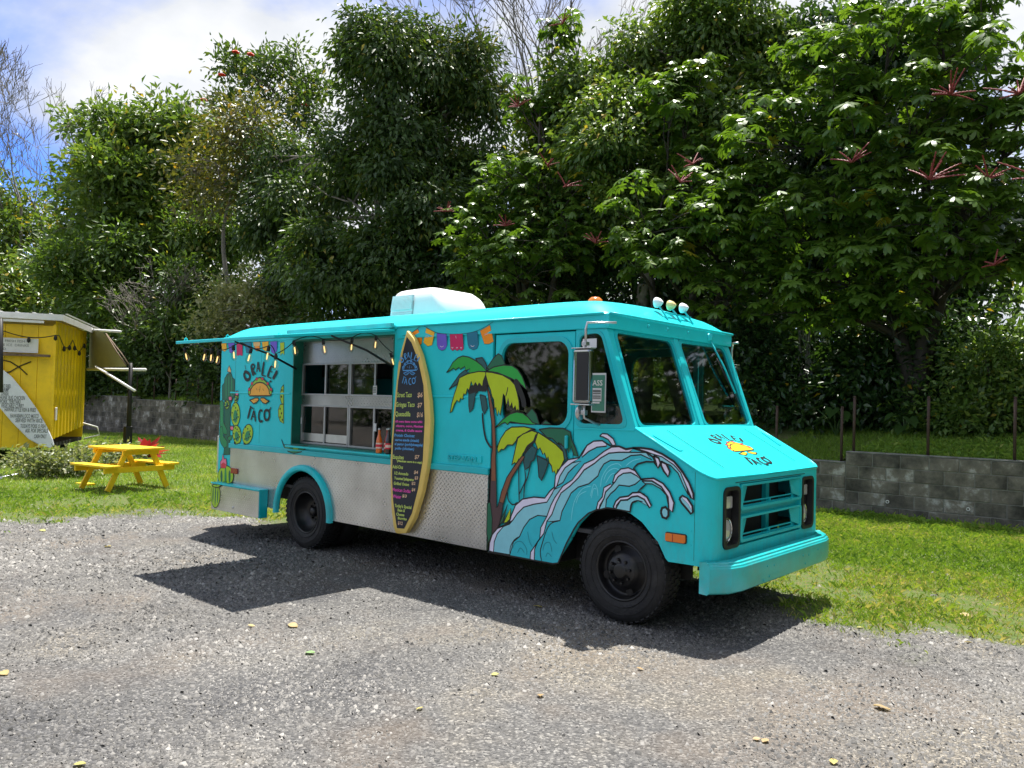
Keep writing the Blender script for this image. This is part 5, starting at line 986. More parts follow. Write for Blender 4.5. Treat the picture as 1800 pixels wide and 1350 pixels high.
# windscreen wall
WB0 = Vector((0.118, 0, 1.445)); WU = Vector((-0.273, 0, 0.755)); WU.normalize(); WN = Vector((0, 1, 0)).cross(WU); WN = WN if WN.x > 0 else -WN
wmap = lambda lift: (lambda a, b, d: WB0+Vector((0, a, 0))+WU*b+WN*(lift-d))
PA = rpoly([(0.075, 0.03), (0.935, 0.03), (0.955, 0.775), (0.105, 0.782)], 0.07); PB = [(TW-a, b) for a, b in PA][::-1]
P(plate('windscreen_surround', [(0.005, -0.02), (TW-0.005, -0.02), (TW-0.005, 0.80), (0.005, 0.80)], [PA, PB], wmap(0.002), 0.035, 'teal_paint', None, 0.004))
for pa in (PA, PB):
    c = (sum(p[0] for p in pa)/len(pa), sum(p[1] for p in pa)/len(pa))
    grow = [(c[0]+(a-c[0])*1.075, c[1]+(b-c[1])*1.075) for a, b in pa]; g2 = [(c[0]+(a-c[0])*1.02, c[1]+(b-c[1])*1.02) for a, b in pa]
    w = P(plate('windscreen', g2, [], wmap(-0.013), 0.005, 'glass_dark'))
    plate('gasket', grow, [pa], wmap(0.008), 0.012, 'teal_trim', w, 0.004)
P(plate('centre_pillar', [(0.985, -0.01), (1.055, -0.01), (1.055, 0.80), (0.985, 0.80)], [], wmap(0.012), 0.012, 'teal_paint', None, 0.005))
P(box('front_header', -0.30, -0.128, -0.012, TW+0.012, 2.2, 2.312, 'teal_paint', None, 0.008))
P(tube('drip_rail', [(-0.12, -0.01, 2.312), (-0.108, 0.2, 2.312), (-0.108, TW-0.2, 2.312), (-0.12, TW+0.01, 2.312)], 0.011, 'teal_paint', None, 6))
# hood
HX = lambda x: 1.445-(x-0.145)*0.5435
hv, hf = [], []; xs_ = list(np.linspace(0.118, 0.60, 8))+[0.61+0.12*math.sin(math.radians(a)) for a in (0, 15, 30, 45, 60, 75, 90)]
for x in xs_:
    ins = 0.0 if x <= 0.61 else 0.12-0.12*math.sqrt(max(0, 1-((x-0.61)/0.12)**2))
    for t in np.linspace(0, 1, 15):
        y = ins+(TW-2*ins)*t; crown = 0.010*(1-(2*t-1)**2)*min(1, max(0, (0.73-x)/0.2))
        hv.append((x, y, HX(x)+crown))
for i in range(len(xs_)-1):
    for j in range(14): hf.append((i*15+j, (i+1)*15+j, (i+1)*15+j+1, i*15+j+1))
hood = P(pym('hood', hv, hf, 'teal_paint', None, True))
# soft rolled edge where the hood meets the sides and the nose
edge = [(x, 0.0, HX(x)-0.004) for x in (0.12, 0.3, 0.5, 0.61)]+[(0.61+0.12*math.sin(math.radians(a)), 0.12-0.12*math.cos(math.radians(a)), HX(0.61+0.12*math.sin(math.radians(a)))-0.004) for a in (20, 45, 70, 90)]
edge = edge+[(p[0], TW-p[1], p[2]) for p in edge[::-1]]
tube('hood_edge', edge, 0.010, 'teal_paint', hood, 8)
HN = Vector((0.5435, 0, 1)).normalized()
hmap = lambda a, s, lift: Vector((0.145, a, 1.445))+Vector((1, 0, -0.5435)).normalized()*s+HN*lift
for y0 in (0.055, TW-0.055-0.10):
    q = [(y0, 0.09), (y0+0.055, 0.09), (y0+0.11, 0.31), (y0+0.055, 0.31)] if y0 < 1 else [(y0+0.045, 0.09), (y0+0.10, 0.09), (y0+0.045, 0.31), (y0-0.01, 0.31)]
    plate('hood_vent', q, [], lambda a, b, d: hmap(a, b, 0.009-d), 0.004, 'teal_trim', hood)
for a, b in (((0.35, 0.03), (0.36, 0.56)), ((1.69, 0.03), (1.68, 0.56))):
    plate('hood_seam', [(a[0], a[1]), (a[0]+0.006, a[1]), (b[0]+0.006, b[1]), (b[0], b[1])], [], lambda u, v, d: hmap(u, v, 0.0125-d), 0.003, 'green_reveal', hood)
# nose: face with openings for the lamps and the grille
fmap = lambda lift: (lambda a, b, d: (0.73+lift-d, a, b))
L1 = rrect(0.185, 0.432, 0.625, 1.06, 0.05); L2 = [(TW-a, b) for a, b in L1][::-1]
GR = [(0.43, 0.62), (1.61, 0.62), (1.61, 1.078), (0.43, 1.078)]
GR = [(0.452, 0.630), (TW-0.452, 0.630), (TW-0.437, 1.075), (0.437, 1.075)]
P(plate('nose_panel', [(0.12, 0.525), (TW-0.12, 0.525), (TW-0.12, HX(0.73)-0.006), (0.12, HX(0.73)-0.006)], [L1, L2, GR], fmap(0.0), 0.03, 'teal_paint', None, 0.006))
P(box('hood_gap', 0.728, 0.7335, 0.37, TW-0.37, 1.083, 1.088, 'black_metal'))
for lo, y0 in ((L1, 0.185), (L2, TW-0.432)):
    hl = P(plate('headlight', lo, [], fmap(-0.045), 0.006, 'black_metal')); yc = y0+0.1235
    plate('bezel', [(a+(yc-a)*-0.05, b) for a, b in lo], [rrect(y0+0.025, y0+0.222, 0.65, 1.035, 0.035)], fmap(0.012), 0.055, 'black_metal', hl, 0.006)
    lathe('lamp', [(0.0, 0.026), (0.04, 0.022), (0.07, 0.010), (0.082, -0.004), (0.086, -0.03)], 'lens_clear', hl, 24, 'x', True, (0.693, yc, 0.745))
    lathe('lamp_ring', [(0.083, 0.0), (0.088, 0.008), (0.094, 0.004), (0.094, -0.03)], 'chrome', hl, 24, 'x', True, (0.693, yc, 0.745))
    box('turn_lamp', 0.685, 0.708, yc-0.075, yc+0.07, 0.90, 0.99, 'lens_clear', hl, 0.008)
gr = P(plate('grille', [(0.437, 0.63), (1.603, 0.63), (1.603, 1.075), (0.437, 1.075)], [[(0.565, 0.932), (1.475, 0.932), (1.435, 1.042), (0.615, 1.042)], [(0.565, 0.905), (1.475, 0.905), (1.475, 0.922), (0.565, 0.922)], [(0.565, 0.700), (1.475, 0.700), (1.435, 0.810), (0.615, 0.810)], [(0.565, 0.672), (1.475, 0.672), (1.475, 0.689), (0.565, 0.689)]], fmap(-0.028), 0.012, 'teal_trim', None, 0.003))
for z0, z1 in ((0.880, 1.07), (0.648, 0.835)):
    plate('grille_frame', rrect(0.445, 1.595, z0, z1, 0.03), [rrect(0.475, 1.565, z0+0.022, z1-0.016, 0.025)], fmap(0.010), 0.04, 'teal_trim', gr, 0.006)
    box('grille_strut', 0.692, 0.712, 1.01, 1.03, z0+0.02, z0+0.046, 'teal_trim', gr)
    for y in (0.52, 1.52):
        sgn = 1 if y < 1 else -1
        pym('grille_wing', [(0.735, y-0.045*sgn, z0+0.022), (0.703, y+0.05*sgn, z0+0.055), (0.703, y+0.10*sgn, z1-0.03), (0.735, y-0.045*sgn, z1-0.016)], [(0, 1, 2, 3)], 'teal_trim', gr)
P(box('radiator', 0.50, 0.56, 0.5, 1.54, 0.55, 1.06, 'dark_under'))
P(box('radiator_brace', 0.565, 0.60, 1.20, 1.26, 0.55, 1.06, 'teal_trim'))
# bumper: wrapped channel
bp = []
for i in range(17):
    t = i/16; y = -0.035+(TW+0.07)*t; e = min(t, 1-t)
    x = 0.775+0.115*(1-(1-min(e/0.12, 1))**2); bp.append((x, y))
prof = [(-0.06, 0.565), (0.0, 0.567), (0.016, 0.562), (0.018, 0.548), (0.030, 0.545), (0.034, 0.532), (0.040, 0.526), (0.040, 0.42), (0.034, 0.365), (0.018, 0.352), (-0.06, 0.352)]
bv_, bf_ = [], []
for i, (x, y) in enumerate(bp):
    q = 1.0 if 0 < i < 16 else 0.75
    for dx_, z in prof: bv_.append((x+dx_*q-0.06, y, z))
nP = len(prof)
for i in range(16):
    for k in range(nP-1): bf_.append((i*nP+k, (i+1)*nP+k, (i+1)*nP+k+1, i*nP+k+1))
bf_ += [tuple(range(nP-1, -1, -1)), tuple(16*nP+k for k in range(nP))]
bumper = P(pym('bumper', bv_, bf_, 'teal_bumper', None, False)); bevel(bumper, 0.006, 3, 18); bumper.data.shade_smooth()
for y, z in ((0.62, 0.48), (0.74, 0.47), (0.66, 0.40), (0.56, 0.385), (1.30, 0.47), (1.42, 0.46), (1.62, 0.48), (1.35, 0.40)):
    lathe('bolt', [(0, 0.004), (0.007, 0.003), (0.009, 0.0)], 'teal_trim', bumper, 8, 'x', True, (0.8705, y, z))
P(boxes('bumper_bracket', [(0.40, 0.80, 0.45, 0.53, 0.40, 0.50), (0.40, 0.80, 1.51, 1.59, 0.40, 0.50)], 'dark_under'))
# wipers on the windscreen (hang from the top), roof lamps, beacon
for y in (1.62,):
    q0 = WB0+Vector((0, y, 0))+WU*0.84+WN*0.03
    wp = P(tube('wiper', [q0, WB0+Vector((0, y+0.10, 0))+WU*0.55+WN*0.04, WB0+Vector((0, y+0.19, 0))+WU*0.32+WN*0.025], 0.009, 'teal_trim', None, 6))
    tube('wiper_blade', [WB0+Vector((0, y+0.06, 0))+WU*0.66+WN*0.012, WB0+Vector((0, y+0.24, 0))+WU*0.18+WN*0.012], 0.007, 'rubber', wp, 5)
    lathe('wiper_motor', [(0, 0.03), (0.03, 0.025), (0.036, 0)], 'teal_paint', wp, 12, 'x', True, (-0.125, y-0.03, 2.255))
for y, mm in ((0.92, 'plastic_white'), (1.14, 'lens_yellow'), (1.36, 'plastic_white')):
    rl = P(lathe('roof_lamp', [(0.0, 0.040), (0.012, 0.032), (0.034, 0.008), (0.046, -0.022), (0.044, -0.036), (0.0, -0.040)], mm, None, 14, 'x', True, (-0.25, y, 2.503)))
    rl.rotation_euler = (0, 0, 0)
    beam('lamp_bracket', (-0.25, y, 2.47), (-0.165, y+0.005, 2.355), 0.016, 0.012, 'teal_trim', rl)
P(beam('lamp_bar', (-0.205, 0.94, 2.415), (-0.205, 1.38, 2.415), 0.02, 0.012, 'teal_paint'))
P(lathe('beacon', [(0.0, 0.075), (0.04, 0.068), (0.065, 0.045), (0.072, 0.0), (0.074, -0.03)], 'amber', None, 18, 'z', True, (-0.9, 0.9, 2.52)))
for y in (0.55, 0.85, 1.2):
    P(lathe('clearance_lamp', [(0, 0.012), (0.014, 0.009), (0.018, 0)], 'teal_trim', None, 10, 'x', True, (-0.1285, y, 2.262)))
P(lathe('clearance_lamp', [(0, 0.016), (0.014, 0.012), (0.018, 0)], 'teal_trim', None, 10, 'y', True, (-1.83, -0.014-0.0, 2.262)))
# mirror
def mirror(y, s):
    m = P(box('mirror', -0.305, -0.15, y-0.03, y+0.03, 1.625, 2.03, 'chrome_dark', None, 0.02))
    box('mirror_dark_reflection', -0.262, -0.158, y-0.036, y-0.031, 1.65, 2.005, 'black_metal', m)  # black sheet painting a dark reflection onto the chrome
    box('mirror_top', -0.315, -0.14, y-0.035, y+0.035, 2.032, 2.040, 'steel', m, 0.003)
    box('mirror_bottom', -0.315, -0.14, y-0.035, y+0.035, 1.612, 1.622, 'steel', m, 0.003)
    yb = 0.0 if s < 0 else TW
    tube('mirror_arm', [(-0.06, yb+s*0.01, 2.235), (-0.14, yb+s*0.06, 2.235), (-0.20, y+0.0, 2.225), (-0.21, y, 2.18), (-0.21, y, 2.04)], 0.010, 'steel', m, 8)
    tube('mirror_arm', [(-0.21, y, 1.62), (-0.21, y, 1.52), (-0.20, yb+s*0.05, 1.475), (-0.20, yb, 1.47)], 0.010, 'steel', m, 8)
    lathe('convex_mirror', [(0, -0.018), (0.035, -0.010), (0.056, 0.004), (0.056, 0.012), (0, 0.016)], 'steel', m, 18, 'x', True, (-0.255, y, 1.555))
    boxes('mirror_clamp', [(-0.23, -0.19, y-0.025, y+0.025, 2.055, 2.085), (-0.23, -0.19, y-0.02, y+0.02, 1.54, 1.575)], 'steel', m, 0.004)
mirror(-0.19, -1); mirror(TW+0.19, 1)
# wheels
def tyre_tread(name, x, y, w, R, parent):
    v, f = [], []; n = 46
    for k in range(n):
        a0 = 2*math.pi*k/n
        for side, (ya, yb) in enumerate(((0.004, 0.055), (0.062, 0.105), (0.115, 0.158), (0.165, 0.216))):
            off = 0.5*(side % 2)*2*math.pi/n; a, b = a0+off+0.02, a0+off+2*math.pi/n*0.72
            q = len(v)
            for an in (a, b):
                for (yy, rr) in ((ya, R-0.014), (yb, R-0.014), (yb, R+0.0 if side in (1, 2) else R-0.003), (ya, R+0.0 if side in (1, 2) else R-0.003)):
                    edge_ = 0.010 if (side == 0 and yy == ya) or (side == 3 and yy == yb) else 0
                    v.append((x+math.cos(an)*(rr-edge_), y+yy*w/0.22, R+math.sin(an)*(rr-edge_)))
            f += [(q+3, q+2, q+6, q+7), (q, q+3, q+7, q+4), (q+1, q+5, q+6, q+2), (q, q+1, q+2, q+3), (q+4, q+7, q+6, q+5)]
    return pym(name, v, f, 'rubber', parent)
def wheel(x, y, s, dual=False):
    """s=-1: the outer face looks to -y"""
    R = 0.392; y0 = y
    W_ = P(lathe('wheel', [(0.215, 0.012), (0.225, 0.004), (0.25, -0.006), (0.30, -0.012), (0.335, -0.008), (0.362, 0.004), (0.376, 0.020), (0.381, 0.05), (0.382, 0.11), (0.381, 0.17), (0.376, 0.20), (0.36, 0.222), (0.30, 0.235), (0.225, 0.222), (0.215, 0.21)] if s < 0 else [(0.215, -0.012), (0.225, -0.004), (0.25, 0.006), (0.30, 0.012), (0.335, 0.008), (0.362, -0.004), (0.376, -0.020), (0.381, -0.05), (0.382, -0.11), (0.381, -0.17), (0.376, -0.20), (0.36, -0.222), (0.30, -0.235), (0.225, -0.222), (0.215, -0.21)], 'rubber', None, 56, 'y', True, (x, y0, R)))
    tyre_tread('tread', x, y0 if s < 0 else y0-0.22, 0.22, R, W_)
    for r in (0.262, 0.318): lathe('sidewall_ring', [(r-0.004, s*-0.006), (r-0.002, s*0.0145), (r+0.002, s*0.0145), (r+0.004, s*-0.006)], 'rubber', W_, 48, 'y', True, (x, y0, R))
    q = -s
    rim = [(0.224, q*0.004), (0.218, q*-0.002), (0.208, q*0.002), (0.205, q*0.02), (0.196, q*0.05), (0.185, q*0.075)]
    if dual: rim += [(0.15, q*0.125), (0.11, q*0.135), (0.0, q*0.135)]
    else: rim += [(0.17, q*0.075), (0.135, q*0.03), (0.115, q*0.006), (0.105, q*0.0), (0.06, q*0.0), (0.055, q*-0.018), (0.045, q*-0.022), (0.0, q*-0.022)]
    rm = lathe('rim', rim, 'rim_black', W_, 40, 'y', True, (x, y0, R))
    for k in range(8):
        a = 2*math.pi*k/8+0.2; rr = 0.086
        yy = q*0.0 if not dual else q*0.132
        lathe('lug_nut', [(0, s*0.022), (0.009, s*0.022), (0.012, s*0.012), (0.012, 0)], 'rim_black', W_, 6, 'y', False, (x+rr*math.cos(a), y0+yy, R+rr*math.sin(a)))
    if not dual:
        for k in range(4):
            a = 2*math.pi*k/4+0.35; rr = 0.158; c = Vector((x+rr*math.cos(a), y0+q*0.052, R+rr*math.sin(a)))
            lathe('hand_hole', [(0.030, s*0.014), (0.026, s*0.0145), (0.0, s*0.0145)], 'dark_under', W_, 14, 'y', True, c)
    else:
        lathe('hub', [(0.0, s*0.06), (0.04, s*0.058), (0.05, s*0.045), (0.055, 0)], 'rim_black', W_, 16, 'y', True, (x, y0+q*0.132, R))
    return W_
wheel(0.0, 0.025, -1); wheel(0.0, TW-0.025, 1); wheel(-4.0, 0.03, -1, True); wheel(-4.0, TW-0.03, 1, True)
for y0, y1 in ((0.30, 0.50), (TW-0.50, TW-0.30)): P(lathe('inner_tyre', [(0.2, y0), (0.36, y0), (0.385, y0+0.03), (0.385, y1-0.03), (0.36, y1), (0.2, y1)], 'rubber', None, 32, 'y', True, (-4.0, 0, 0.388)))
# chassis, wheel wells, floor, interior
P(boxes('chassis', [(-5.6, 0.65, 0.55, 0.65, 0.42, 0.62), (-5.6, 0.65, 1.39, 1.49, 0.42, 0.62), (-0.06, 0.06, 0.2, 1.84, 0.30, 0.40), (-4.08, -3.92, 0.3, 1.74, 0.30, 0.46), (-3.1, -1.5, 0.66, 1.38, 0.33, 0.6), (-5.5, -4.7, 0.66, 1.38, 0.36, 0.6), (-2.0, -0.4, 0.85, 1.2, 0.32, 0.6)], 'dark_under'))
P(boxes('wheel_well', [(-0.62, 0.43, 0.30, 0.33, 0.35, 0.88), (-4.5, -3.5, 0.52, 0.54, 0.35, 0.92), (-0.62, 0.43, 0.03, 0.30, 0.862, 0.88), (-4.5, -3.5, 0.035, 0.52, 0.90, 0.92), (-0.62, 0.43, TW-0.33, TW-0.30, 0.35, 0.88), (-0.62, 0.43, TW-0.30, TW-0.03, 0.862, 0.88), (-4.5, -3.5, TW-0.54, TW-0.52, 0.35, 0.92), (-0.63, -0.61, 0.03, 0.33, 0.36, 0.88)], 'dark_under'))
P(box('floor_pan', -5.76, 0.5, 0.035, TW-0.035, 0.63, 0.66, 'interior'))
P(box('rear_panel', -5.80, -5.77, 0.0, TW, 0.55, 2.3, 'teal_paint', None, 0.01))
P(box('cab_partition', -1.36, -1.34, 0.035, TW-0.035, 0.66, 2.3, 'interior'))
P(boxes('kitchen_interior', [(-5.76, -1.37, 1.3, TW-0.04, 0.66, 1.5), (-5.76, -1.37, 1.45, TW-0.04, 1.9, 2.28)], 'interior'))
P(boxes('dashboard', [(-0.2, 0.09, 0.10, TW-0.10, 0.9, 1.37)], 'interior', None, 0.03))
P(boxes('seat', [(-0.95, -0.45, 1.25, 1.75, 0.95, 1.08), (-1.05, -0.92, 1.25, 1.75, 1.0, 1.75)], 'interior_light', None, 0.04))
P(tube('steering_wheel', [(-0.25-0.10*math.sin(a), 1.5+0.2*math.cos(a), 1.38+0.17*math.sin(a)) for a in np.linspace(0, 2*math.pi, 25)], 0.013, 'black_metal', None, 6))
P(boxes('cab_equipment', [(-1.25, -0.70, 0.75, 1.15, 0.68, 1.62), (-1.24, -0.72, 0.72, 0.745, 1.2, 1.6)], 'interior_light', None, 0.02))
P(tube('grab_rail', [(-1.1, 0.72, 1.64), (-1.1, 0.68, 1.68), (-0.62, 0.68, 1.68), (-0.62, 0.72, 1.64)], 0.012, 'steel', None, 6))
# rear storage box on the skirt, metal locker at the tail
sb = P(box('storage_box', -5.72, -4.675, -0.107, -0.004, 0.262, 0.565, 'teal_trim', None, 0.004))
box('storage_face', -5.715, -4.685, -0.1125, -0.1075, 0.266, 0.558, 'tread_plate', sb)
box('storage_lid', -5.73, -4.668, -0.12, -0.003, 0.567, 0.582, 'teal_paint', sb, 0.004)
lathe('latch', [(0, -0.012), (0.012, -0.010), (0.014, 0)], 'steel', sb, 10, 'y', True, (-5.22, -0.1125, 0.33))
P(box('tail_locker', -6.05, -5.81, 0.12, 0.62, 0.66, 1.12, 'tread_plate', None, 0.01))
# serving window: reveal, tread plate lining, four sliding lights
P(plate('window_reveal', SERV, [[(-4.255, 1.115), (-2.605, 1.115), (-2.605, 2.23), (-4.255, 2.23)]], near, 0.13, 'green_reveal'))
SW = lambda lift: (lambda a, b, d: (a, 0.118+lift+d, b))
ZT, ZM1, ZM0, ZB = 1.985, 1.645, 1.545, 1.13
panes = [(-4.215, -3.83, 1.665, ZT-0.012), (-3.815, -3.43, 1.665, ZT-0.012), (-3.37, -2.99, 1.665, ZT-0.012), (-2.975, -2.64, 1.665, ZT-0.012), (-4.215, -3.83, ZB+0.02, 1.522), (-3.815, -3.43, ZB+0.02, 1.522), (-3.37, -2.96, ZB+0.02, 1.522), (-2.945, -2.64, ZB+0.02, 1.522)]
P(plate('serving_wall', [(-4.256, 1.112), (-2.604, 1.112), (-2.604, 2.235), (-4.256, 2.235)], [[(-4.235, 1.655), (-3.415, 1.655), (-3.415, ZT), (-4.235, ZT)], [(-3.39, 1.655), (-2.62, 1.655), (-2.62, ZT), (-3.39, ZT)], [(-4.235, ZB), (-3.415, ZB), (-3.415, 1.535), (-4.235, 1.535)], [(-3.39, ZB), (-2.62, ZB), (-2.62, 1.535), (-3.39, 1.535)]], SW(0.0), 0.012, 'tread_shaded'))
for (xa, xb) in ((-4.25, -3.405), (-3.40, -2.61)):
    for z0, z1 in ((1.645, ZT+0.01), (ZB-0.012, 1.545)):
        fr = P(plate('window_frame', [(xa, z0), (xb, z0), (xb, z1), (xa, z1)], [[(xa+0.022, z0+0.02), (xb-0.022, z0+0.02), (xb-0.022, z1-0.02), (xa+0.022, z1-0.02)]], SW(-0.014), 0.035, 'window_frame', None, 0.003))
        xm = (xa+xb)/2
        box('mullion', xm-0.012, xm+0.012, 0.112, 0.128, z0+0.02, z1-0.02, 'window_frame', fr)
        for a, b, yy in ((xa+0.02, xm-0.005, 0.126), (xm+0.005, xb-0.02, 0.136)):
            if z0 > 1.6 and (a < -4.0 or b > -2.7): continue   # two upper lights slid open
            plate('pane', [(a, z0+0.018), (b, z0+0.018), (b, z1-0.018), (a, z1-0.018)], [], lambda u, v, d, yy=yy: (u, yy+d, v), 0.004, 'glass_dark', fr)
P(box('window_bar', -4.25, -3.41, 0.123, 0.131, 1.15, 1.235, 'steel'))
P(boxes('window_latch', [(-2.99, -2.955, 0.100, 0.110, 1.30, 1.38), (-4.238, -4.222, 0.098, 0.106, 1.33, 1.40)], 'paper'))
sg = P(box('window_notice', -3.015, -2.955, 0.098, 0.101, 1.665, 1.755, 'paper'))
boxes('notice_print', [(-3.007, -2.963, 0.0955, 0.0975, z, z+0.008) for z in (1.685, 1.70, 1.715, 1.73)], 'grey_print', sg)
P(box('serving_sill', -4.30, -2.56, -0.055, 0.10, 1.078, 1.098, 'teal_paint', None, 0.006))
# awning panel held up by two gas struts
AW = lambda t: (0.0-1.31*t, 2.285-0.165*t)
av = []
for x in (-4.275, -2.565):
    for t, dz in ((0, 0), (1, 0), (1, 0.028), (0, 0.028)):
        y, z = AW(t); av.append((x, y-0.012, z+dz-0.014))
aw = P(pym('awning', av, [(0, 1, 2, 3), (7, 6, 5, 4), (0, 4, 5, 1), (1, 5, 6, 2), (2, 6, 7, 3), (3, 7, 4, 0)], 'teal_paint')); bevel(aw, 0.005)
P(box('awning_hinge', -4.32, -2.54, -0.03, -0.008, 2.292, 2.33, 'teal_paint', None, 0.006))
box('awning_gutter', -4.30, -2.555, -0.075, -0.032, 2.300, 2.352, 'teal_bumper', aw, 0.01)
for x in (-4.235, -2.605):
    yo, zo = AW(0.55)
    tube('gas_strut', [(x, yo, zo-0.02), (x, yo*0.45, (zo+1.95)/2+0.0), (x, -0.02+0.04, 1.93)], [0.008, 0.011, 0.013], 'black_metal', aw, 8)
for x, t in ((-4.2, 0.96), (-4.15, 0.2), (-3.4, 0.97)):
    yo, zo = AW(t); tube('awning_hook', [(x-0.03, yo, zo+0.01), (x-0.02, yo, zo+0.035), (x, yo, zo+0.045), (x+0.02, yo, zo+0.035), (x+0.03, yo, zo+0.01)], 0.005, 'teal_paint', aw, 5)
# roof air conditioner
def ac():
    x0, x1, y0, y1, z0, z1 = -3.46, -2.62, 0.62, 1.40, 2.47, 2.805
    lv = [(0, 0, 0), (0.10, 0.0, 0.0), (0.30, 0.004, 0.012), (0.50, 0.012, 0.035), (0.66, 0.022, 0.065), (0.80, 0.036, 0.105), (0.90, 0.055, 0.15), (0.96, 0.08, 0.19), (1.0, 0.12, 0.25)]
    v, f = [], []
    for t, ins, fr in lv:
        ring = rrect(x0+ins, x1-fr, y0+ins, y1-ins, max(0.05, 0.09-ins*0.2), 5); v += [(a, b, z0+(z1-z0)*t+(0.012*(a-x0) if t > 0.9 else 0)) for a, b in ring]
    n = len(ring)
    for k in range(len(lv)-1):
        for i in range(n): f.append((k*n+i, k*n+(i+1) % n, (k+1)*n+(i+1) % n, (k+1)*n+i))
    f.append(tuple((len(lv)-1)*n+i for i in range(n)))
    o = P(pym('air_conditioner', v, f, 'plastic_white', None, True))
    pym('louvre_gap_shade', [(x0+0.075, y0-0.003, z0+0.03), (x0+0.42, y0-0.003, z0+0.03), (x0+0.42, y0-0.003, z0+0.085), (x0+0.075, y0-0.003, z0+0.085), (x0+0.075, y0-0.002, z0+0.11), (x0+0.42, y0-0.002, z0+0.11), (x0+0.42, y0+0.021, z0+0.265), (x0+0.075, y0+0.021, z0+0.265)], [(0, 1, 2, 3), (4, 5, 6, 7)], 'louvre_shade_grey', o)  # flat grey sheets, shade between the louvres given as colour
    for k in range(17):
        x = x0+0.085+k*0.019
        beam('louvre', (x, y0-0.008, z0+0.11), (x+0.002, y0+0.016, z0+0.265), 0.012, 0.011, 'plastic_white', o, (1, 0, 0))
        box('louvre', x, x+0.0105, y0-0.010, y0+0.01, z0+0.03, z0+0.080, 'plastic_white', o)
    box('seam', x0+0.42, x0+0.424, y0-0.002, y0+0.004, z0+0.03, z0+0.2, 'interior_light', o)
    box('base_skirt', x0-0.012, x1+0.012, y0-0.012, y1+0.012, z0-0.03, z0+0.022, 'plastic_white', o, 0.012)
ac()
# emblem plate with raised lettering
em = P(plate('emblem', [(-1.825, 1.096), (-1.405, 1.096), (-1.405, 1.155), (-1.825, 1.155)], [], lambda a, b, d: (a, -0.014+d, b), 0.02, 'teal_paint', None, 0.004))
text_mesh('emblem_lettering', 'STEP-VAN', 0.056, lambda u, v, w: (-1.808+u, -0.0145-w, 1.106+v), 'teal_trim', em, 0.010, 0, 0.0012, sx=1.42)
# cab window notices
pg = P(box('window_poster', -0.285, -0.155, 0.0058, 0.0098, 1.56, 1.86, 'paper'))
box('poster_field', -0.277, -0.163, 0.0023, 0.0053, 1.572, 1.845, 'poster_green', pg)
boxes('poster_sheet', [(-0.27, -0.19, -0.0017, 0.0018, 1.645, 1.745), (-0.27, -0.205, -0.0017, 0.0018, 1.628, 1.64)], 'paper', pg)
boxes('poster_print', [(-0.265, -0.195, -0.0052, -0.0020, z, z+h) for z, h in ((1.715, 0.016), (1.70, 0.008), (1.68, 0.008), (1.665, 0.008))], 'grey_print', pg)
text_mesh('poster_lettering', 'PASS', 0.058, lambda u, v, w: (-0.303+u, 0.0013-w, 1.765+v), 'poster_text', pg, 0, 0, 0.001)
P(box('window_sticker', -0.375, -0.245, 0.0005, 0.003, 2.055, 2.125, 'paper'))
# rivet rows and panel joints
def rivets(rows, y, s):
    v, f = [], []
    for (xa, za), (xb, zb), step in rows:
        n_ = max(2, int(math.hypot(xb-xa, zb-za)/step))
        for i in range(n_+1):
            x, z = xa+(xb-xa)*i/n_, za+(zb-za)*i/n_; k = len(v)
            for q in range(6): v.append((x+0.0055*math.cos(q*1.047), y+s*0.0005, z+0.0055*math.sin(q*1.047)))
            for q in range(6): v.append((x+0.003*math.cos(q*1.047), y+s*0.0032, z+0.003*math.sin(q*1.047)))
            f += [(k+q, k+(q+1) % 6, k+6+(q+1) % 6, k+6+q) for q in range(6)]+[tuple(k+6+q for q in range(6))]
    return v, f
for y, s in ((0.0, -1), (TW, 1)):
    v, f = rivets([((-5.74, 1.10), (-5.74, 2.22), 0.09), ((-5.56, 1.08), (-4.34, 1.08), 0.085), ((-2.5, 1.08), (-1.36, 1.08), 0.085), ((-1.345, 1.1), (-1.345, 2.18), 0.09), ((-5.5, 1.62), (-4.33, 1.62), 0.12), ((-2.52, 1.62), (-1.37, 1.62), 0.12), ((-2.53, 1.1), (-2.53, 2.2), 0.09), ((-5.52, 2.225), (-4.3, 2.225), 0.1), ((0.585, 0.56), (0.585, 1.17), 0.09)], y, s)
    r_ = P(pym('rivets', v, f, 'teal_paint')); r_['kind'] = 'stuff'
    v, f = rivets([((-5.50, 0.42), (-5.50, 0.98), 0.07), ((-5.48, 0.985), (-1.36, 0.985), 0.11), ((-1.355, 0.40), (-1.355, 0.97), 0.06), ((-3.42, 0.385), (-1.38, 0.38), 0.11), ((-2.9, 0.40), (-2.9, 0.97), 0.06)], y, s)
    r_ = P(pym('rivets', v, f, 'steel')); r_['kind'] = 'stuff'
    for x in (-5.46, -4.9, 0.607):
        P(box('panel_joint', x, x+0.003, min(y, y+s*0.0012), max(y, y+s*0.0012), 0.56 if x > 0 else 1.09, 1.17 if x > 0 else 2.24, 'green_reveal'))
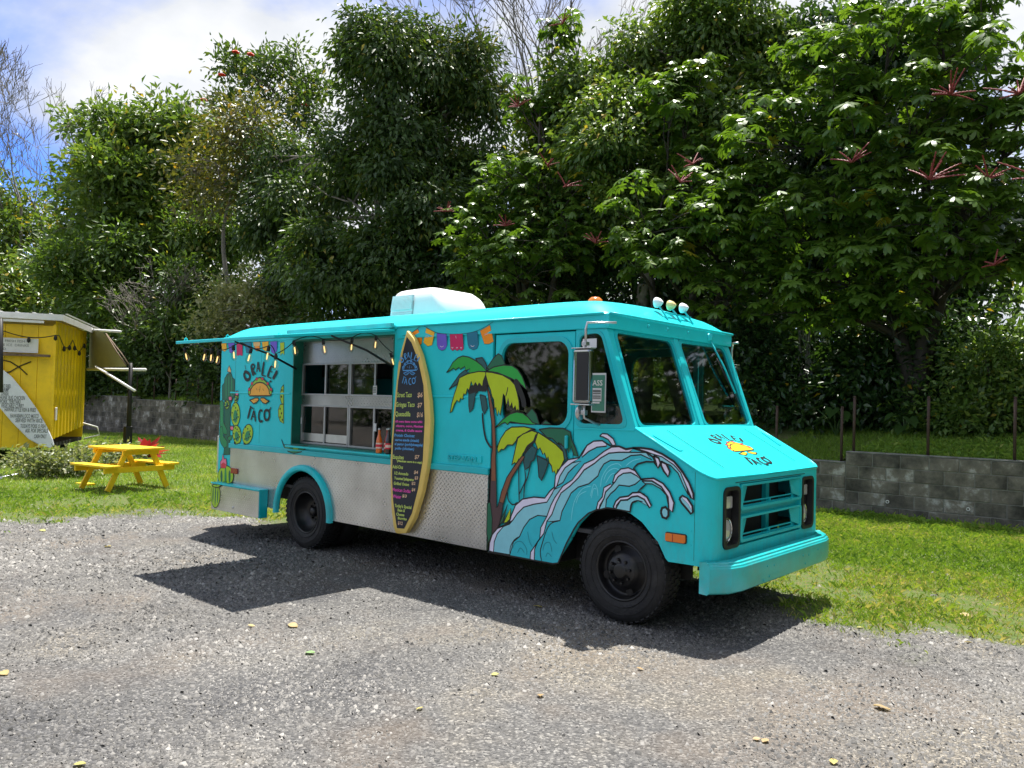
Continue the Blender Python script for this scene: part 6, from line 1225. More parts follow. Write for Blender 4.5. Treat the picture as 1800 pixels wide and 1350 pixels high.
# painted artwork
nm_ = lambda a, b, l: (a, -l, b)
def shift(items, dx, dz): return [(k, c, w, [(p[0]+dx, p[1]+dz) for p in pts]) for k, c, w, pts in items]
P(decal('palm_mural', MURALS['palm_mural'], nm_, None, 0.0085, 0.00002))
P(decal('wave_mural', MURALS['wave_mural'], nm_, None, 0.0101, 0.00002))
for half in (0, 1): P(decal('cactus_mural', [q for q in MURALS['cactus_mural'] if (q[3][0][0] > -4.75) == bool(half)], lambda a, b, l: (a, -l-(0.118 if b < 0.578 and a > -5.72 else 0.022 if b < 1.062 and b > 0.99 and a > -5.54 else 0.0), b), None, 0.003, 0.00004))
for half in (0, 1): P(decal('bunting_mural', [q for q in MURALS['bunting_mural'] if (q[3][0][0] > -3) == bool(half)], lambda a, b, l: (a, -l-(0.016 if a > -2.55 and b > 2.19 else 0.008 if b > 2.24 else 0), b), None, 0.003, 0.00004))
P(decal('logo_mural', MURALS['logo_mural'], nm_, None, 0.0085, 0.00003))
ball = [('f', 'pear', 0.009, [(-5.62+0.105*math.cos(a), 0.44+0.155*math.sin(a)) for a in np.linspace(0, 2*math.pi, 20)[:-1] if math.sin(a) < 0.85])]+[('f', 'cactusdark', 0, [(-5.62+dx+0.013*math.cos(a), 0.44+(0.13-abs(dx)*0.6)*math.sin(a)*0.95-0.005) for a in np.linspace(0, 2*math.pi, 12)[:-1]]) for dx in (-0.055, 0.0, 0.055)]
P(decal('ball_cactus_mural', ball, lambda a, b, l: (a, -0.1125-l, b), None, 0.003))
xs_l = [p[0] for it in MURALS['logo_mural'] for p in it[3]]; zs_l = [p[1] for it in MURALS['logo_mural'] for p in it[3]]
cx_l, cz_l = (min(xs_l)+max(xs_l))/2, (min(zs_l)+max(zs_l))/2; kx = 0.56/(max(xs_l)-min(xs_l)); kz = 0.47/(max(zs_l)-min(zs_l))
lg = decal('hood_logo', [(k, c, w*0.8, [((p[0]-cx_l)*kx, (p[1]-cz_l)*kz) for p in pts]) for k, c, w, pts in MURALS['logo_mural']], lambda a, b, l: hmap(1.06+a, 0.335-b, l+0.0100*(1-((1.06+a)/1.02-1)**2)*0.87), None, 0.0016, 0.00002, {'shell': 'hood_shell', 'lettuce': 'hood_shell'})
P(lg)
for o in list(truck.children):
    if o.matrix_parent_inverse == Matrix.Identity(4): o.matrix_parent_inverse = Matrix.Translation(-TO)

# ------------------------------------------------------------------ things on and around the truck
# surfboard menu leaning on the truck's side
SB = [(-2.336, 2.266), (-2.397, 2.116), (-2.447, 1.952), (-2.471, 1.726), (-2.492, 1.500), (-2.509, 1.274), (-2.518, 1.048), (-2.508, 0.823), (-2.487, 0.601), (-2.451, 0.441), (-2.421, 0.385), (-2.369, 0.379), (-2.274, 0.396), (-2.167, 0.547), (-2.074, 0.788), (-2.019, 1.009), (-1.990, 1.226), (-1.986, 1.442), (-2.009, 1.614), (-2.064, 1.830), (-2.145, 2.036), (-2.238, 2.185)]
SBI = [(-2.331, 2.206), (-2.377, 2.070), (-2.433, 1.801), (-2.463, 1.486), (-2.485, 1.200), (-2.484, 0.900), (-2.458, 0.678), (-2.411, 0.490), (-2.393, 0.430), (-2.295, 0.437), (-2.196, 0.588), (-2.123, 0.813), (-2.070, 1.077), (-2.059, 1.439), (-2.088, 1.758), (-2.171, 1.992), (-2.265, 2.149)]
sbt = thing('surfboard_menu', 'yellow-edged black surfboard chalk menu standing against the turquoise truck', 'menu board', (-2.38, -0.06, 0.38))
def S_(o): o.parent = sbt; o.matrix_parent_inverse = Matrix.Translation((2.38, 0.06, -0.38)); return o
sbm = lambda lift: (lambda a, b, d: (a, -0.075-lift+d+0.02*((b-1.3)/1.0)**2*0.0, b))
bd = S_(plate('board', SB, [], sbm(0.0), 0.055, 'board_rim')); bevel(bd, 0.022, 4, 50); bd.data.shade_smooth()
S_(plate('chalk_panel', SBI, [], sbm(0.0025), 0.004, 'chalkboard'))
for i, (txt, c, x, z, w, h) in enumerate([('Street Taco', 'chalk_green', -2.442, 1.644, 0.205, 0.065),
  ('$6', 'chalk_peach', -2.161, 1.648, 0.069, 0.061),
  ('Gringas Taco', 'chalk_green', -2.456, 1.554, 0.262, 0.062),
  ('$7', 'chalk_peach', -2.157, 1.556, 0.064, 0.057),
  ('Quesadilla', 'chalk_green', -2.459, 1.467, 0.210, 0.062),
  ('$16', 'chalk_peach', -2.162, 1.468, 0.081, 0.060),
  ('All menu items come with:', 'chalk_pink', -2.461, 1.408, 0.378, 0.029),
  ('cilantro, onion, Mexican', 'chalk_pink', -2.446, 1.367, 0.373, 0.029),
  ('crema, & Guille sauce', 'chalk_pink', -2.446, 1.326, 0.360, 0.029),
  ('Protein Choices:', 'chalk_blue', -2.465, 1.276, 0.284, 0.038),
  ('carne asada (steak)', 'chalk_blue', -2.454, 1.236, 0.331, 0.033),
  ('al pastor (pork/pineapple)', 'chalk_blue', -2.457, 1.197, 0.386, 0.033),
  ('pollo (chicken)', 'chalk_blue', -2.451, 1.157, 0.266, 0.033),
  ('Esquites', 'chalk_green', -2.481, 1.068, 0.157, 0.052),
  ('$7', 'chalk_peach', -2.175, 1.088, 0.064, 0.047),
  ('(Mexican corn in a cup)', 'chalk_green', -2.416, 1.043, 0.339, 0.026),
  ('Add-Ons', 'chalk_green', -2.479, 0.979, 0.148, 0.045),
  ('1/2 Avocado', 'chalk_green', -2.450, 0.924, 0.196, 0.038),
  ('$4', 'chalk_peach', -2.180, 0.951, 0.056, 0.040),
  ('Toasted Jalapeno', 'chalk_green', -2.448, 0.878, 0.270, 0.034),
  ('$3', 'chalk_peach', -2.169, 0.900, 0.047, 0.040),
  ('Grilled Onion', 'chalk_green', -2.455, 0.828, 0.214, 0.038),
  ('$2', 'chalk_peach', -2.208, 0.849, 0.052, 0.037),
  ('Mexican Sodas', 'chalk_pink', -2.470, 0.767, 0.253, 0.045),
  ('$4', 'chalk_peach', -2.204, 0.791, 0.048, 0.040),
  ('Water', 'chalk_pink', -2.463, 0.705, 0.121, 0.044),
  ('$3', 'chalk_peach', -2.333, 0.723, 0.066, 0.037),
  ("Today's Special", 'chalk_green', -2.432, 0.622, 0.234, 0.041),
  ('Bean &', 'chalk_green', -2.390, 0.587, 0.102, 0.037),
  ('Cheese', 'chalk_green', -2.406, 0.547, 0.111, 0.037),
  ('Burrito', 'chalk_green', -2.383, 0.514, 0.124, 0.034),
  ('$12', 'chalk_peach', -2.381, 0.467, 0.067, 0.041)]):
    o = text_mesh('lettering', txt, h, lambda u, v, k: (u, v, k), c, None, 0, 0.12, 0.0011)
    bb = [v.co.x for v in o.data.vertices]; k = w/max(max(bb)-min(bb), 1e-4); b0 = min(bb)
    for v in o.data.vertices: v.co = (x+(v.co.x-b0)*k, -0.0785-0.0006, z+v.co.y+0.05*(v.co.x-b0)*k*0.4)
    S_(o)
lx, lz, lw = (-2.281, 1.912, 0.27)
S_(decal('menu_logo', [('s', 'chalk_blue', max(0.006, w*0.33), [((p[0]-cx_l)*kx*lw/0.56+lx, (p[1]-cz_l)*kz*0.30/0.47+lz) for p in (pts+[pts[0]] if k == 'f' else pts)]) for k, c, w, pts in MURALS['logo_mural'] if not (k == 'f' and w == 0)], lambda a, b, l: (a, -0.0785-l, b), None, 0.0004, 0.00001))

# soda bottles on the serving sill
def bottle(x, y, mt, lab, h, label):
    t = thing('soda_bottle', label, 'bottle', (x, y, 1.098), 'soda bottles on the serving sill')
    lathe('glass', [(0.0, 0.0), (0.029, 0.002), (0.031, 0.012), (0.030, 0.05), (0.031, h*0.45), (0.027, h*0.56), (0.015, h*0.72), (0.012, h*0.8), (0.012, h*0.93)], mt, t, 18, 'z')
    lathe('cap', [(0.0, h), (0.012, h-0.001), (0.0145, h-0.012), (0.0135, h-0.017)], 'steel', t, 14, 'z')
    lathe('paper_label', [(0.0322, h*0.20), (0.0322, h*0.42)], lab, t, 18, 'z')
    lathe('label_band', [(0.0327, h*0.26), (0.0327, h*0.36)], 'bottle_label_red' if lab == 'bottle_label' else 'bottle_label', t, 18, 'z')
bottle(-2.759, -0.015, 'soda_orange', 'bottle_label', 0.245, 'orange soda bottle with pale label, nearest the open end of the sill')
bottle(-2.692, 0.03, 'soda_red', 'bottle_label', 0.245, 'amber soda bottle in the middle of the three on the sill')
bottle(-2.625, -0.01, 'soda_dark', 'bottle_label_red', 0.25, 'dark cola bottle with red label beside the surfboard menu')

# string of bulbs round the awning
BUL = [(-4.102, -1.300, 1.993), (-3.754, -1.300, 1.981), (-3.629, -1.300, 1.973), (-3.516, -1.300, 1.955), (-3.233, -1.300, 1.990), (-2.978, -1.300, 1.960), (-2.694, -1.300, 1.969), (-2.571, -1.300, 1.900), (-2.600, -1.098, 2.028), (-2.600, -0.797, 2.058), (-2.600, -0.500, 2.099), (-2.600, -0.224, 2.140), (-2.600, -0.011, 1.992)]
sl = thing('string_lights', 'string of clear filament bulbs hanging from the turquoise awning', 'string lights', (-3.4, -1.3, 2.1))
def L_(o, par=None):
    if par is None: o.parent = sl; o.matrix_parent_inverse = Matrix.Translation((3.4, 1.3, -2.1))
    else: o.parent = par
    return o
prev = None; cable = []
for i, p in enumerate(BUL):
    p = Vector(p); top = p+Vector((0, 0, 0.075))
    if prev is not None:
        for k in range(1, 5):
            t = k/5; q = prev.lerp(top, t); q.z += 0.035*math.sin(math.pi*t)*(1 if i % 2 else -0.4); cable.append(q)
    cable.append(top); prev = top
    tilt = Vector((rnd.uniform(-0.25, 0.25), rnd.uniform(-0.2, 0.2), 0))
    b = lathe('bulb', [(0.0, -0.062), (0.014, -0.056), (0.024, -0.038), (0.027, -0.018), (0.022, 0.008), (0.013, 0.028), (0.012, 0.036)], 'glass_bulb', None, 12, 'z'); b.location = p; b.rotation_euler = (tilt.x, tilt.y, 0)
    L_(b)
    fl = lathe('filament', [(0.0, -0.04), (0.005, -0.036), (0.006, -0.01), (0.005, 0.016), (0.0, 0.02)], 'bulb_warm', None, 6, 'z'); fl.parent = b
    so = lathe('socket', [(0.0, 0.078), (0.010, 0.076), (0.015, 0.06), (0.015, 0.032), (0.0, 0.031)], 'wire', None, 10, 'z'); so.parent = b
L_(tube('cable', cable, 0.0045, 'wire', None, 5))

# ------------------------------------------------------------------ picnic table
pt = thing('picnic_table', 'small yellow wooden picnic table on the lawn', 'picnic table', (-10.509, 0.935, 0.03), None, math.radians(10))
for i in range(5): box('table_plank', -0.54, 0.54, -0.345+i*0.14, -0.345+i*0.14+0.132, 0.655, 0.69, 'yellow_wood', pt, 0.006)
for s in (-1, 1):
    bench = box('bench_plank', -0.52, 0.52, s*0.54-0.115, s*0.54-0.004, 0.385, 0.42, 'yellow_wood', pt, 0.006)
    box('bench_plank', -0.52, 0.52, s*0.54+0.004, s*0.54+0.115, 0.385, 0.42, 'yellow_wood', pt, 0.006)
for x in (-0.36, 0.36):
    for s in (-1, 1): beam('leg', (x, s*0.22, 0.655), (x, s*0.54, 0.0), 0.04, 0.09, 'yellow_wood', pt, (0, 1, 0), 0.006)
    k = 0.045 if x > 0 else -0.045
    beam('bench_support', (x+k, -0.64, 0.338), (x+k, 0.64, 0.338), 0.04, 0.09, 'yellow_wood', pt, (0, 0, 1), 0.006)
    beam('top_support', (x+k, -0.33, 0.615), (x+k, 0.33, 0.615), 0.04, 0.075, 'yellow_wood', pt, (0, 0, 1), 0.006)
pl = box('loose_board', -0.5, 0.5, -0.07, 0.07, 0.0, 0.035, 'yellow_wood', None, 0.005); pl.location = (-11.340, 0.622, 0.02); pl.rotation_euler = (0, 0, 0.2); pl.scale = (0.35, 1, 1)
tag(pl, 'short yellow board lying on the grass beside the picnic table', 'board')

# ------------------------------------------------------------------ yellow shed trailer
sh = thing('yellow_shed', 'yellow metal food shed trailer with white roof edge at the left', 'shed', (-15.264, 1.405, 0), None, math.radians(59.1))
for i in range(12):
    x1 = -0.003-i*0.305; box('front_panel', x1-0.300, x1, 0.0, 0.03, 0.42, 3.02, 'yellow_metal', sh, 0.006)
cv, cf = [], []; nseg = 60
for i in range(nseg+1):
    y = 0.032+3.35*i/nseg; ph = (i % 6); dxx = [0.0, 0.0, 0.028, 0.03, 0.03, 0.002][ph]
    zb = 0.60+0.18*i/nseg; cv += [(dxx, y, zb), (dxx, y, 3.12+0.03*i/nseg)]
for i in range(nseg): cf.append((2*i, 2*i+2, 2*i+3, 2*i+1))
pym('corrugated_wall', cv, cf, 'yellow_metal', sh)
box('back_wall', -3.65, -0.005, 3.36, 3.38, 0.5, 3.1, 'yellow_metal', sh)
box('corner_trim', -0.03, 0.034, -0.012, 0.036, 0.42, 3.05, 'yellow_metal', sh, 0.005)
box('floor', -3.65, -0.01, 0.04, 3.35, 0.42, 0.5, 'dark_under', sh)
rf = pym('roof', [(-3.9, -0.20, 3.22), (0.18, -0.20, 3.22), (0.18, 3.75, 3.20), (-3.9, 3.75, 3.20), (-3.9, -0.20, 3.25), (0.18, -0.20, 3.25), (0.18, 3.75, 3.23), (-3.9, 3.75, 3.23)], BF, 'white_paint', sh)
for i in range(14): box('roof_rib', -3.8+i*0.31, -3.76+i*0.31, -0.21, 3.7, 3.252, 3.272, 'white_paint', rf)
box('fascia', -3.9, 0.20, -0.225, -0.202, 3.12, 3.25, 'white_paint', rf); box('fascia', 0.181, 0.20, -0.20, 3.77, 3.11, 3.245, 'white_paint', rf)
box('soffit', -3.6, -0.2, -0.19, -0.02, 3.06, 3.10, 'old_wood', sh); beam('awning_rail', (-3.6, -0.55, 3.06), (-0.1, -0.52, 3.05), 0.05, 0.05, 'white_paint', sh); beam('awning_rail', (-3.6, -0.35, 3.12), (-0.5, -0.35, 3.14), 0.04, 0.04, 'white_paint', sh)
ss = box('menu_strip', -2.2, -0.28, -0.10, -0.08, 2.42, 2.72, 'white_paint', sh)
for k in range(3): text_mesh('lettering', ['MON TO SUN 11AM TO 8PM  FRESH FISH', 'PLATE LUNCH TO GO  SHAVE ICE  DRINKS', 'CASH OR CARD  CALL AHEAD'][k], 0.075, lambda u, v, w, k=k: (-1.9+u, -0.103, 2.63-0.085*k+v), 'grey_print', ss)
beam('menu_ledge', (-2.3, -0.12, 2.37), (-0.05, -0.12, 2.37), 0.12, 0.05, 'old_wood', sh)
fish = [(-0.95+0.42*math.cos(a), 2.12+0.15*math.sin(a)) for a in np.linspace(0.35, 2*math.pi-0.35, 18)]
fish = [(-1.35, 2.12), (-1.2, 2.22), (-1.0, 2.26), (-0.8, 2.22), (-0.62, 2.10), (-0.48, 1.96)], [(-1.35, 2.12), (-1.2, 2.02), (-1.0, 1.97), (-0.8, 2.01), (-0.62, 2.14), (-0.42, 2.24)]
for q in fish: tube('wire_fish', [(a, -0.02, b) for a, b in q], 0.012, 'wire', sh, 5)
o = lathe('round_sticker', [(0, -0.012), (0.10, -0.012), (0.10, 0.0)], 'paper', sh, 20, 'y', False, (-0.83, -0.002, 1.52)); lathe('sticker_print', [(0.03, -0.015), (0.06, -0.015), (0.06, -0.011)], 'ink', sh, 16, 'y', False, (-0.83, -0.002, 1.52))
box('wall_socket', 0.034, 0.06, 0.10, 0.22, 1.0, 1.28, 'plastic_white', sh, 0.01)
boxes('reflector', [(-1.35, -1.2, -0.012, -0.002, 0.62, 0.70)], 'paper', sh); boxes('reflector', [(-1.18, -1.02, -0.012, -0.002, 0.62, 0.70)], 'red_lens', sh)
boxes('trailer_wheel', [(-2.9, -2.3, 0.25, 0.45, 0.0, 0.55)], 'rubber', sh, 0.08); boxes('support_jack', [(-0.35, -0.25, 0.3, 0.4, 0.0, 0.43), (-3.3, -3.2, 0.3, 0.4, 0.0, 0.43), (-0.4, -0.25, 2.9, 3.0, 0.0, 0.43)], 'black_metal', sh)
tube('tow_loop', [(0.03, 3.2, 0.85), (0.35, 3.25, 0.75), (0.40, 3.3, 0.55), (0.05, 3.3, 0.45)], 0.02, 'pvc', sh, 6)
tv = thing('tarp_canopy', 'olive tarp canopy stretched off the far side of the yellow shed', 'canopy', (-16.965, 3.213, 2.323))
def T_(o): o.parent = tv; o.matrix_parent_inverse = Matrix.Translation(-Vector(tv.location)); return o
A_, B_, C_, D_ = Vector((-18.147, 3.217, 3.236)), Vector((-16.739, 2.989, 3.075)), Vector((-15.701, 3.122, 2.248)), Vector((-18.166, 3.232, 2.239))
tg, tf = [], []
for i in range(9):
    for j in range(9):
        u, v = i/8, j/8; q = (A_*(1-u)+B_*u)*(1-v)+(D_*(1-u)+C_*u)*v; q = q+Vector((0, 0, -0.10*math.sin(math.pi*u)*math.sin(math.pi*v))); tg.append(q)
for i in range(8):
    for j in range(8): tf.append((i*9+j, i*9+j+1, i*9+j+10, i*9+j+9))
T_(pym('tarp', tg, tf, 'tarp', None, True))
for a, b, r in (((-18.129, 3.101, 3.211), (-16.224, 3.171, 3.083), 0.03), ((-17.871, 3.092, 2.200), (-15.371, 3.411, 2.180), 0.035), ((-16.661, 2.818, 2.230), (-14.952, 2.996, 1.681), 0.032)): T_(tube('pole', [a, b], r, 'pvc', None, 8))
T_(tube('rope', [(-16.489, 2.942, 3.034), (-16.088, 3.039, 2.597), (-15.711, 3.112, 2.274)], 0.015, 'old_wood', None, 5)); T_(tube('rope', [(-16.489, 2.942, 3.034), (-15.997, 3.120, 2.546), (-15.672, 3.146, 2.302)], 0.015, 'old_wood', None, 5))
po = tube('dark_pole', [(-15.733, 3.224, 2.334), (-15.751, 3.235, 1.508), (-15.768, 3.249, 0.576)], [0.045, 0.05, 0.055], 'black_metal', None, 10); tag(po, 'black upright pole at the outer corner of the tarp canopy', 'pole')
box('pole_foot', -0.08, 0.08, -0.08, 0.08, 0, 0.40, 'black_metal', po, 0.02).location = Vector((-15.788, 3.236, 0.455))
# white surfboard sign on the shed
ws_ = thing('surfboard_sign', 'white surfboard menu sign leaning across the yellow shed front', 'menu board', (-15.264, 1.405, 0), None, math.radians(59.1))
WSO = [(-1.262, 2.361), (-1.074, 2.227), (-0.946, 2.091), (-0.734, 1.909), (-0.462, 1.561), (-0.242, 1.233), (-0.050, 0.878), (0.065, 0.616), (0.101, 0.484), (0.029, 0.424), (-0.163, 0.483), (-0.378, 0.612), (-0.701, 0.963), (-0.917, 1.242), (-1.131, 1.520), (-1.294, 1.820)]
o = plate('board', WSO, [], lambda a, b, d: (a, -0.17+d, b), 0.06, 'white_board', ws_); bevel(o, 0.02, 3, 50)
for txt, x, z, w in [('MEAT FRIED', -0.932, 1.666, 0.195), ('SHRIMP', -0.909, 1.596, 0.144), ('OPAKA', -0.906, 1.514, 0.134), ('HUNK 3UG CHICKEN', -0.924, 1.431, 0.455), ('PORK TERIYAKI', -0.921, 1.348, 0.372), ('VEGETABLE CURRY', -0.897, 1.266, 0.413), ('HAWAII STYLE FISH & FRIES', -0.833, 1.185, 0.571), ('HAWAIIAN LOCO MOCO', -0.725, 1.057, 0.521), ('SERVED WITH RICE', -0.629, 0.964, 0.502), ('TODAYS POKE O FISH', -0.532, 0.847, 0.461), ('ASK FOR SPECIALS', -0.445, 0.753, 0.420), ('CASH ONLY', -0.274, 0.636, 0.232)]:
    o = text_mesh('lettering', txt, 0.115, lambda u, v, k: (u, v, k), 'grey_print', None, 0, 0.1, 0.002)
    bb = [v.co.x for v in o.data.vertices]; k = w/max(max(bb)-min(bb), 1e-4); b0 = min(bb)
    for v in o.data.vertices: v.co = (x+(v.co.x-b0)*k, -0.1735, z+v.co.y)
    o.parent = ws_
# shed's own string lights
sl2 = thing('string_lights', 'dark string lights looped along the yellow shed wall top', 'string lights', (-15.264, 1.405, 0), None, math.radians(59.1))
pts = []
for i in range(60):
    t = i/59; x = -3.2+3.25*t; pts.append((x, -0.16, 2.86-0.12*abs(math.sin(t*9))))
for i in range(50):
    t = i/49; pts.append((0.07, 0.1+3.0*t, 2.82-0.22*abs(math.sin(t*7))))
tube('cable', pts, 0.010, 'wire', sl2, 4)
for i in range(5, 110, 9):
    p = pts[i]; q = lathe('bulb', [(0, -0.12), (0.035, -0.09), (0.035, -0.05), (0.02, 0), (0.0, 0.01)], 'wire', sl2, 8, 'z'); q.location = p
dp = tube('drain_pipe', [(-12.829, -0.236, 0.050), (-13.672, 0.487, 0.050), (-14.740, 1.199, 0.050)], 0.045, 'steel', None, 8); tag(dp, 'grey pipe lying on the ground under the yellow shed', 'pipe')
post_l = tube('dark_pole', [(-14.391, 0.128, 3.009), (-14.388, 0.158, 2.127), (-14.387, 0.177, 1.575)], 0.045, 'black_metal', None, 8); tag(post_l, 'black post crossing the yellow shed at the left picture edge', 'pole')

# ------------------------------------------------------------------ litter
def fallen(p, size, tint, ang, label, curl=0.25):
    n = 7; v, f = [], []
    for i in range(n):
        t = i/(n-1); w = math.sin(math.pi*min(1, t*0.94+0.04))**0.8*0.36
        z = curl*size*(0.25*math.sin(math.pi*t)+0.08*math.sin(7*t))
        for s in (-1, 0, 1): v.append((size*(t-0.5), s*w*size*(1+0.1*math.sin(5*t+s)), z+abs(s)*0.10*size*(0.4+curl)))
    for i in range(n-1):
        for k in range(2): a = i*3+k; f.append((a, a+3, a+4, a+1))
    o = npm('fallen_leaf', np.array(v), np.array(f), 'dry_leaf', None, np.full(len(v), tint), True); o.location = (p[0], p[1], p[2]+0.008); o.rotation_euler = (rnd.uniform(-.2, .2), rnd.uniform(-.2, .2), ang)
    tag(o, label, 'leaf', 'leaves fallen on the ground'); return o
for p, s, t, a, l in [((-0.994, -1.987, 0.000), 0.07125, 1, 0.3, 'pale green leaf on the gravel below the awning shadow'),
  ((0.098, -1.454, 0.000), 0.0475, 0.78, 0.5, 'yellow leaf on bare gravel below the truck middle'),
  ((0.172, -2.120, 0.000), 0.038, 0.72, 1.2, 'small yellow leaf left of the bigger yellow one'),
  ((0.504, -1.528, 0.000), 0.05225, 0.2, 2.2, 'curled brown leaf to the right of the yellow leaf'),
  ((-1.586, -1.718, 0.000), 0.0855, 0.42, 0.2, 'long dry tan leaf below the awning shadow tip'),
  ((-1.784, -1.924, 0.000), 0.0475, 0.5, 1, 'small tan leaf left of the long dry one'),
  ((-0.401, -3.577, 0.000), 0.057, 0.75, 0.6, 'bright yellow leaf at the bottom left edge'),
  ((-1.885, -3.421, 0.000), 0.0665, 0.5, 0.1, 'tan leaf at the left picture edge on gravel'),
  ((1.943, -0.356, 0.000), 0.0855, 0.3, 0.1, 'long dry leaf on the gravel at the lower right'),
  ((1.984, -1.223, 0.000), 0.05225, 0.66, 2, 'golden leaf at the bottom edge right of centre'),
  ((1.328, 1.239, 0.000), 0.0475, 0.75, 0.4, 'yellow leaf at the gravel and lawn border'),
  ((2.007, 1.412, 0.000), 0.0475, 0.55, 0.2, 'pale leaf near the right lawn border'),
  ((0.518, 5.084, 0.000), 0.0665, 0.6, 0.3, 'tan leaf on the lawn near the bumper'),
  ((0.781, 3.559, 0.000), 0.133, 0.5, 0.25, 'pale stick-like dry leaf on the lawn by the bumper'),
  ((1.017, 3.817, 0.000), 0.095, 0.3, 0.9, 'brown curled leaf on the lawn by the stick-like one'),
  ((-6.877, -1.547, 0.000), 0.0855, 0.78, 0.3, 'yellow leaf at the left gravel border'),
  ((-5.416, -1.413, -0.000), 0.0855, 0.6, 0.2, 'tan leaf on the far left gravel'),
  ((1.659, -1.223, 0.000), 0.0475, 0.3, 1.5, 'small tan leaf at the lower right gravel'),
  ((1.621, -1.234, 0.000), 0.038, 0.25, 0.5, 'smallest brown leaf at the lower right gravel'),
  ((0.657, -0.748, -0.000), 0.04275, 0.2, 0.3, 'small brown leaf below the front wheel'),
  ((-0.727, -0.042, 0.000), 0.076, 0.7, 0.2, 'pale leaf lying in the truck shadow near the front wheel'),
  ((1.837, 2.226, 0.000), 0.1045, 0.42, 0.1, 'long tan leaf on the worn lawn at the right')]: fallen(p, s, t, a, l)

# ------------------------------------------------------------------ vegetation
def unit(v): return v/np.maximum(np.linalg.norm(v, axis=-1, keepdims=True), 1e-9)
def leaf_geo(c, d, n, L, W, fold=0.18, droop=0.12, big=False):
    d = unit(d); s = unit(np.cross(d, n)); n = np.cross(s, d); L = L[:, None]; W = W[:, None]
    if not big:
        V = np.stack([c, c+d*L*0.42+s*W*0.5+n*W*fold, c+d*L-n*L*droop, c+d*L*0.42-s*W*0.5+n*W*fold], 1)
        F = np.array([[0, 1, 2], [0, 2, 3]])
    else:
        m1, m2 = c+d*L*0.33-n*L*droop*0.1, c+d*L*0.68-n*L*droop*0.45
        V = np.stack([c, m1+s*W*0.42+n*W*fold, m2+s*W*0.5+n*W*fold, c+d*L-n*L*droop, m2-s*W*0.5+n*W*fold, m1-s*W*0.42+n*W*fold, m1, m2], 1)
        F = np.array([[0, 1, 6], [6, 1, 2], [6, 2, 7], [7, 2, 3], [0, 6, 5], [6, 4, 5], [6, 7, 4], [7, 3, 4]])
    k = V.shape[1]; N = len(c)
    return V.reshape(-1, 3), (np.arange(N)[:, None, None]*k+F[None]).reshape(-1, 3), k
def oblong_geo(c, d, n, L, W, droop):
    d = unit(d); s = unit(np.cross(d, n)); n = np.cross(s, d); L = L[:, None]; W = W[:, None]
    V = np.stack([c, c+d*L*0.38+s*W*0.43-n*L*droop*0.08, c+d*L*0.78+s*W*0.46-n*L*droop*0.5, c+d*L-n*L*droop, c+d*L*0.78-s*W*0.46-n*L*droop*0.5, c+d*L*0.38-s*W*0.43-n*L*droop*0.08], 1)
    F = np.array([[0, 1, 5], [1, 2, 4], [1, 4, 5], [2, 3, 4]])
    return V.reshape(-1, 3), (np.arange(len(c))[:, None, None]*6+F[None]).reshape(-1, 3), 6
def sample_blobs(blobs, n, lo=0.5):
    w = np.array([(b[1]*b[2])**1.0 for b in blobs]); w = w/w.sum(); idx = rs.choice(len(blobs), n, p=w)
    d = unit(rs.randn(n, 3)); r = (lo+(1-lo)*rs.rand(n)**0.7)[:, None]
    C = np.array([b[0] for b in blobs])[idx]; R = np.array([(b[1], b[1], b[2]) for b in blobs])[idx]
    return C+d*r*R, d, idx
def crown(name, blobs, n, L, m, parent, ratio=0.42, per=90, cr=0.34, droop=0.45, tint0=0.42, tvar=0.2, spread=1.0, lo=0.5, big=False, flat=0.7, solid=False):
    nc = max(6, int(n/per)); sub_ = []
    for c0, rx, rz in blobs:
        for d0 in unit(rs.randn(5, 3)): sub_.append((tuple(np.array(c0)+d0*np.array([rx, rx, rz])*rs.uniform(0.5, 0.9)), rx*rs.uniform(0.30, 0.52), rz*rs.uniform(0.28, 0.46)))
    cc, cd, _ = sample_blobs(blobs if solid else sub_, nc, lo)
    out = rs.rand(nc) < 0.10; cc[out] += cd[out]*rs.rand(out.sum(), 1)*cr*1.3
    cs = 0.55+0.8*rs.rand(nc); ct = rs.randn(nc)*0.13; k = rs.choice(nc, n, p=cs/cs.sum())
    off = np.clip(rs.randn(n, 3), -1.9, 1.9)*(cr*cs[k])[:, None]*np.array([1, 1, flat]); c = cc[k]+off
    d = unit(cd[k]*0.8*spread+unit(off)*0.7+rs.randn(n, 3)*0.55+np.array([0, 0, -droop]))
    cn = unit(np.array([0, 0, 0.75])+cd*0.8+rs.randn(nc, 3)*0.3); nn = unit(cn[k]+rs.randn(n, 3)*0.38)
    ll = L*(0.65+0.7*rs.rand(n)); V, F, kk = leaf_geo(c, d, nn, ll, ll*ratio, big=big)
    t = np.clip(tint0+ct[k]+tvar*rs.randn(n)*0.8, 0, 1); rare = rs.rand(n) < 0.006; t[rare] = 1.0
    return npm(name, V-np.array(parent.location)[None] if parent is not None else V, F, m, parent, np.repeat(t, kk))
def limb(p, q, r0, r1, bend=0.12, n=7):
    p, q = Vector(p), Vector(q); L = (q-p).length; o = Vector((rnd.uniform(-1, 1), rnd.uniform(-1, 1), rnd.uniform(0.1, 0.8)))*L*bend; o2 = Vector((rnd.uniform(-1, 1), rnd.uniform(-1, 1), rnd.uniform(-.3, .3)))*L*bend*0.4
    pts, rad = [], []
    for i in range(n):
        t = i/(n-1); pts.append(p.lerp(q, t)+o*math.sin(math.pi*t)+o2*math.sin(2*math.pi*t)); rad.append(r0*(1-t)+r1*t)
    return pts, rad
def bank_at(x, y): return float(bank_z(np.array([x]), np.array([y]))[0]) if y > 8.2 else float(ground_z(np.array([x]), np.array([y]))[0])
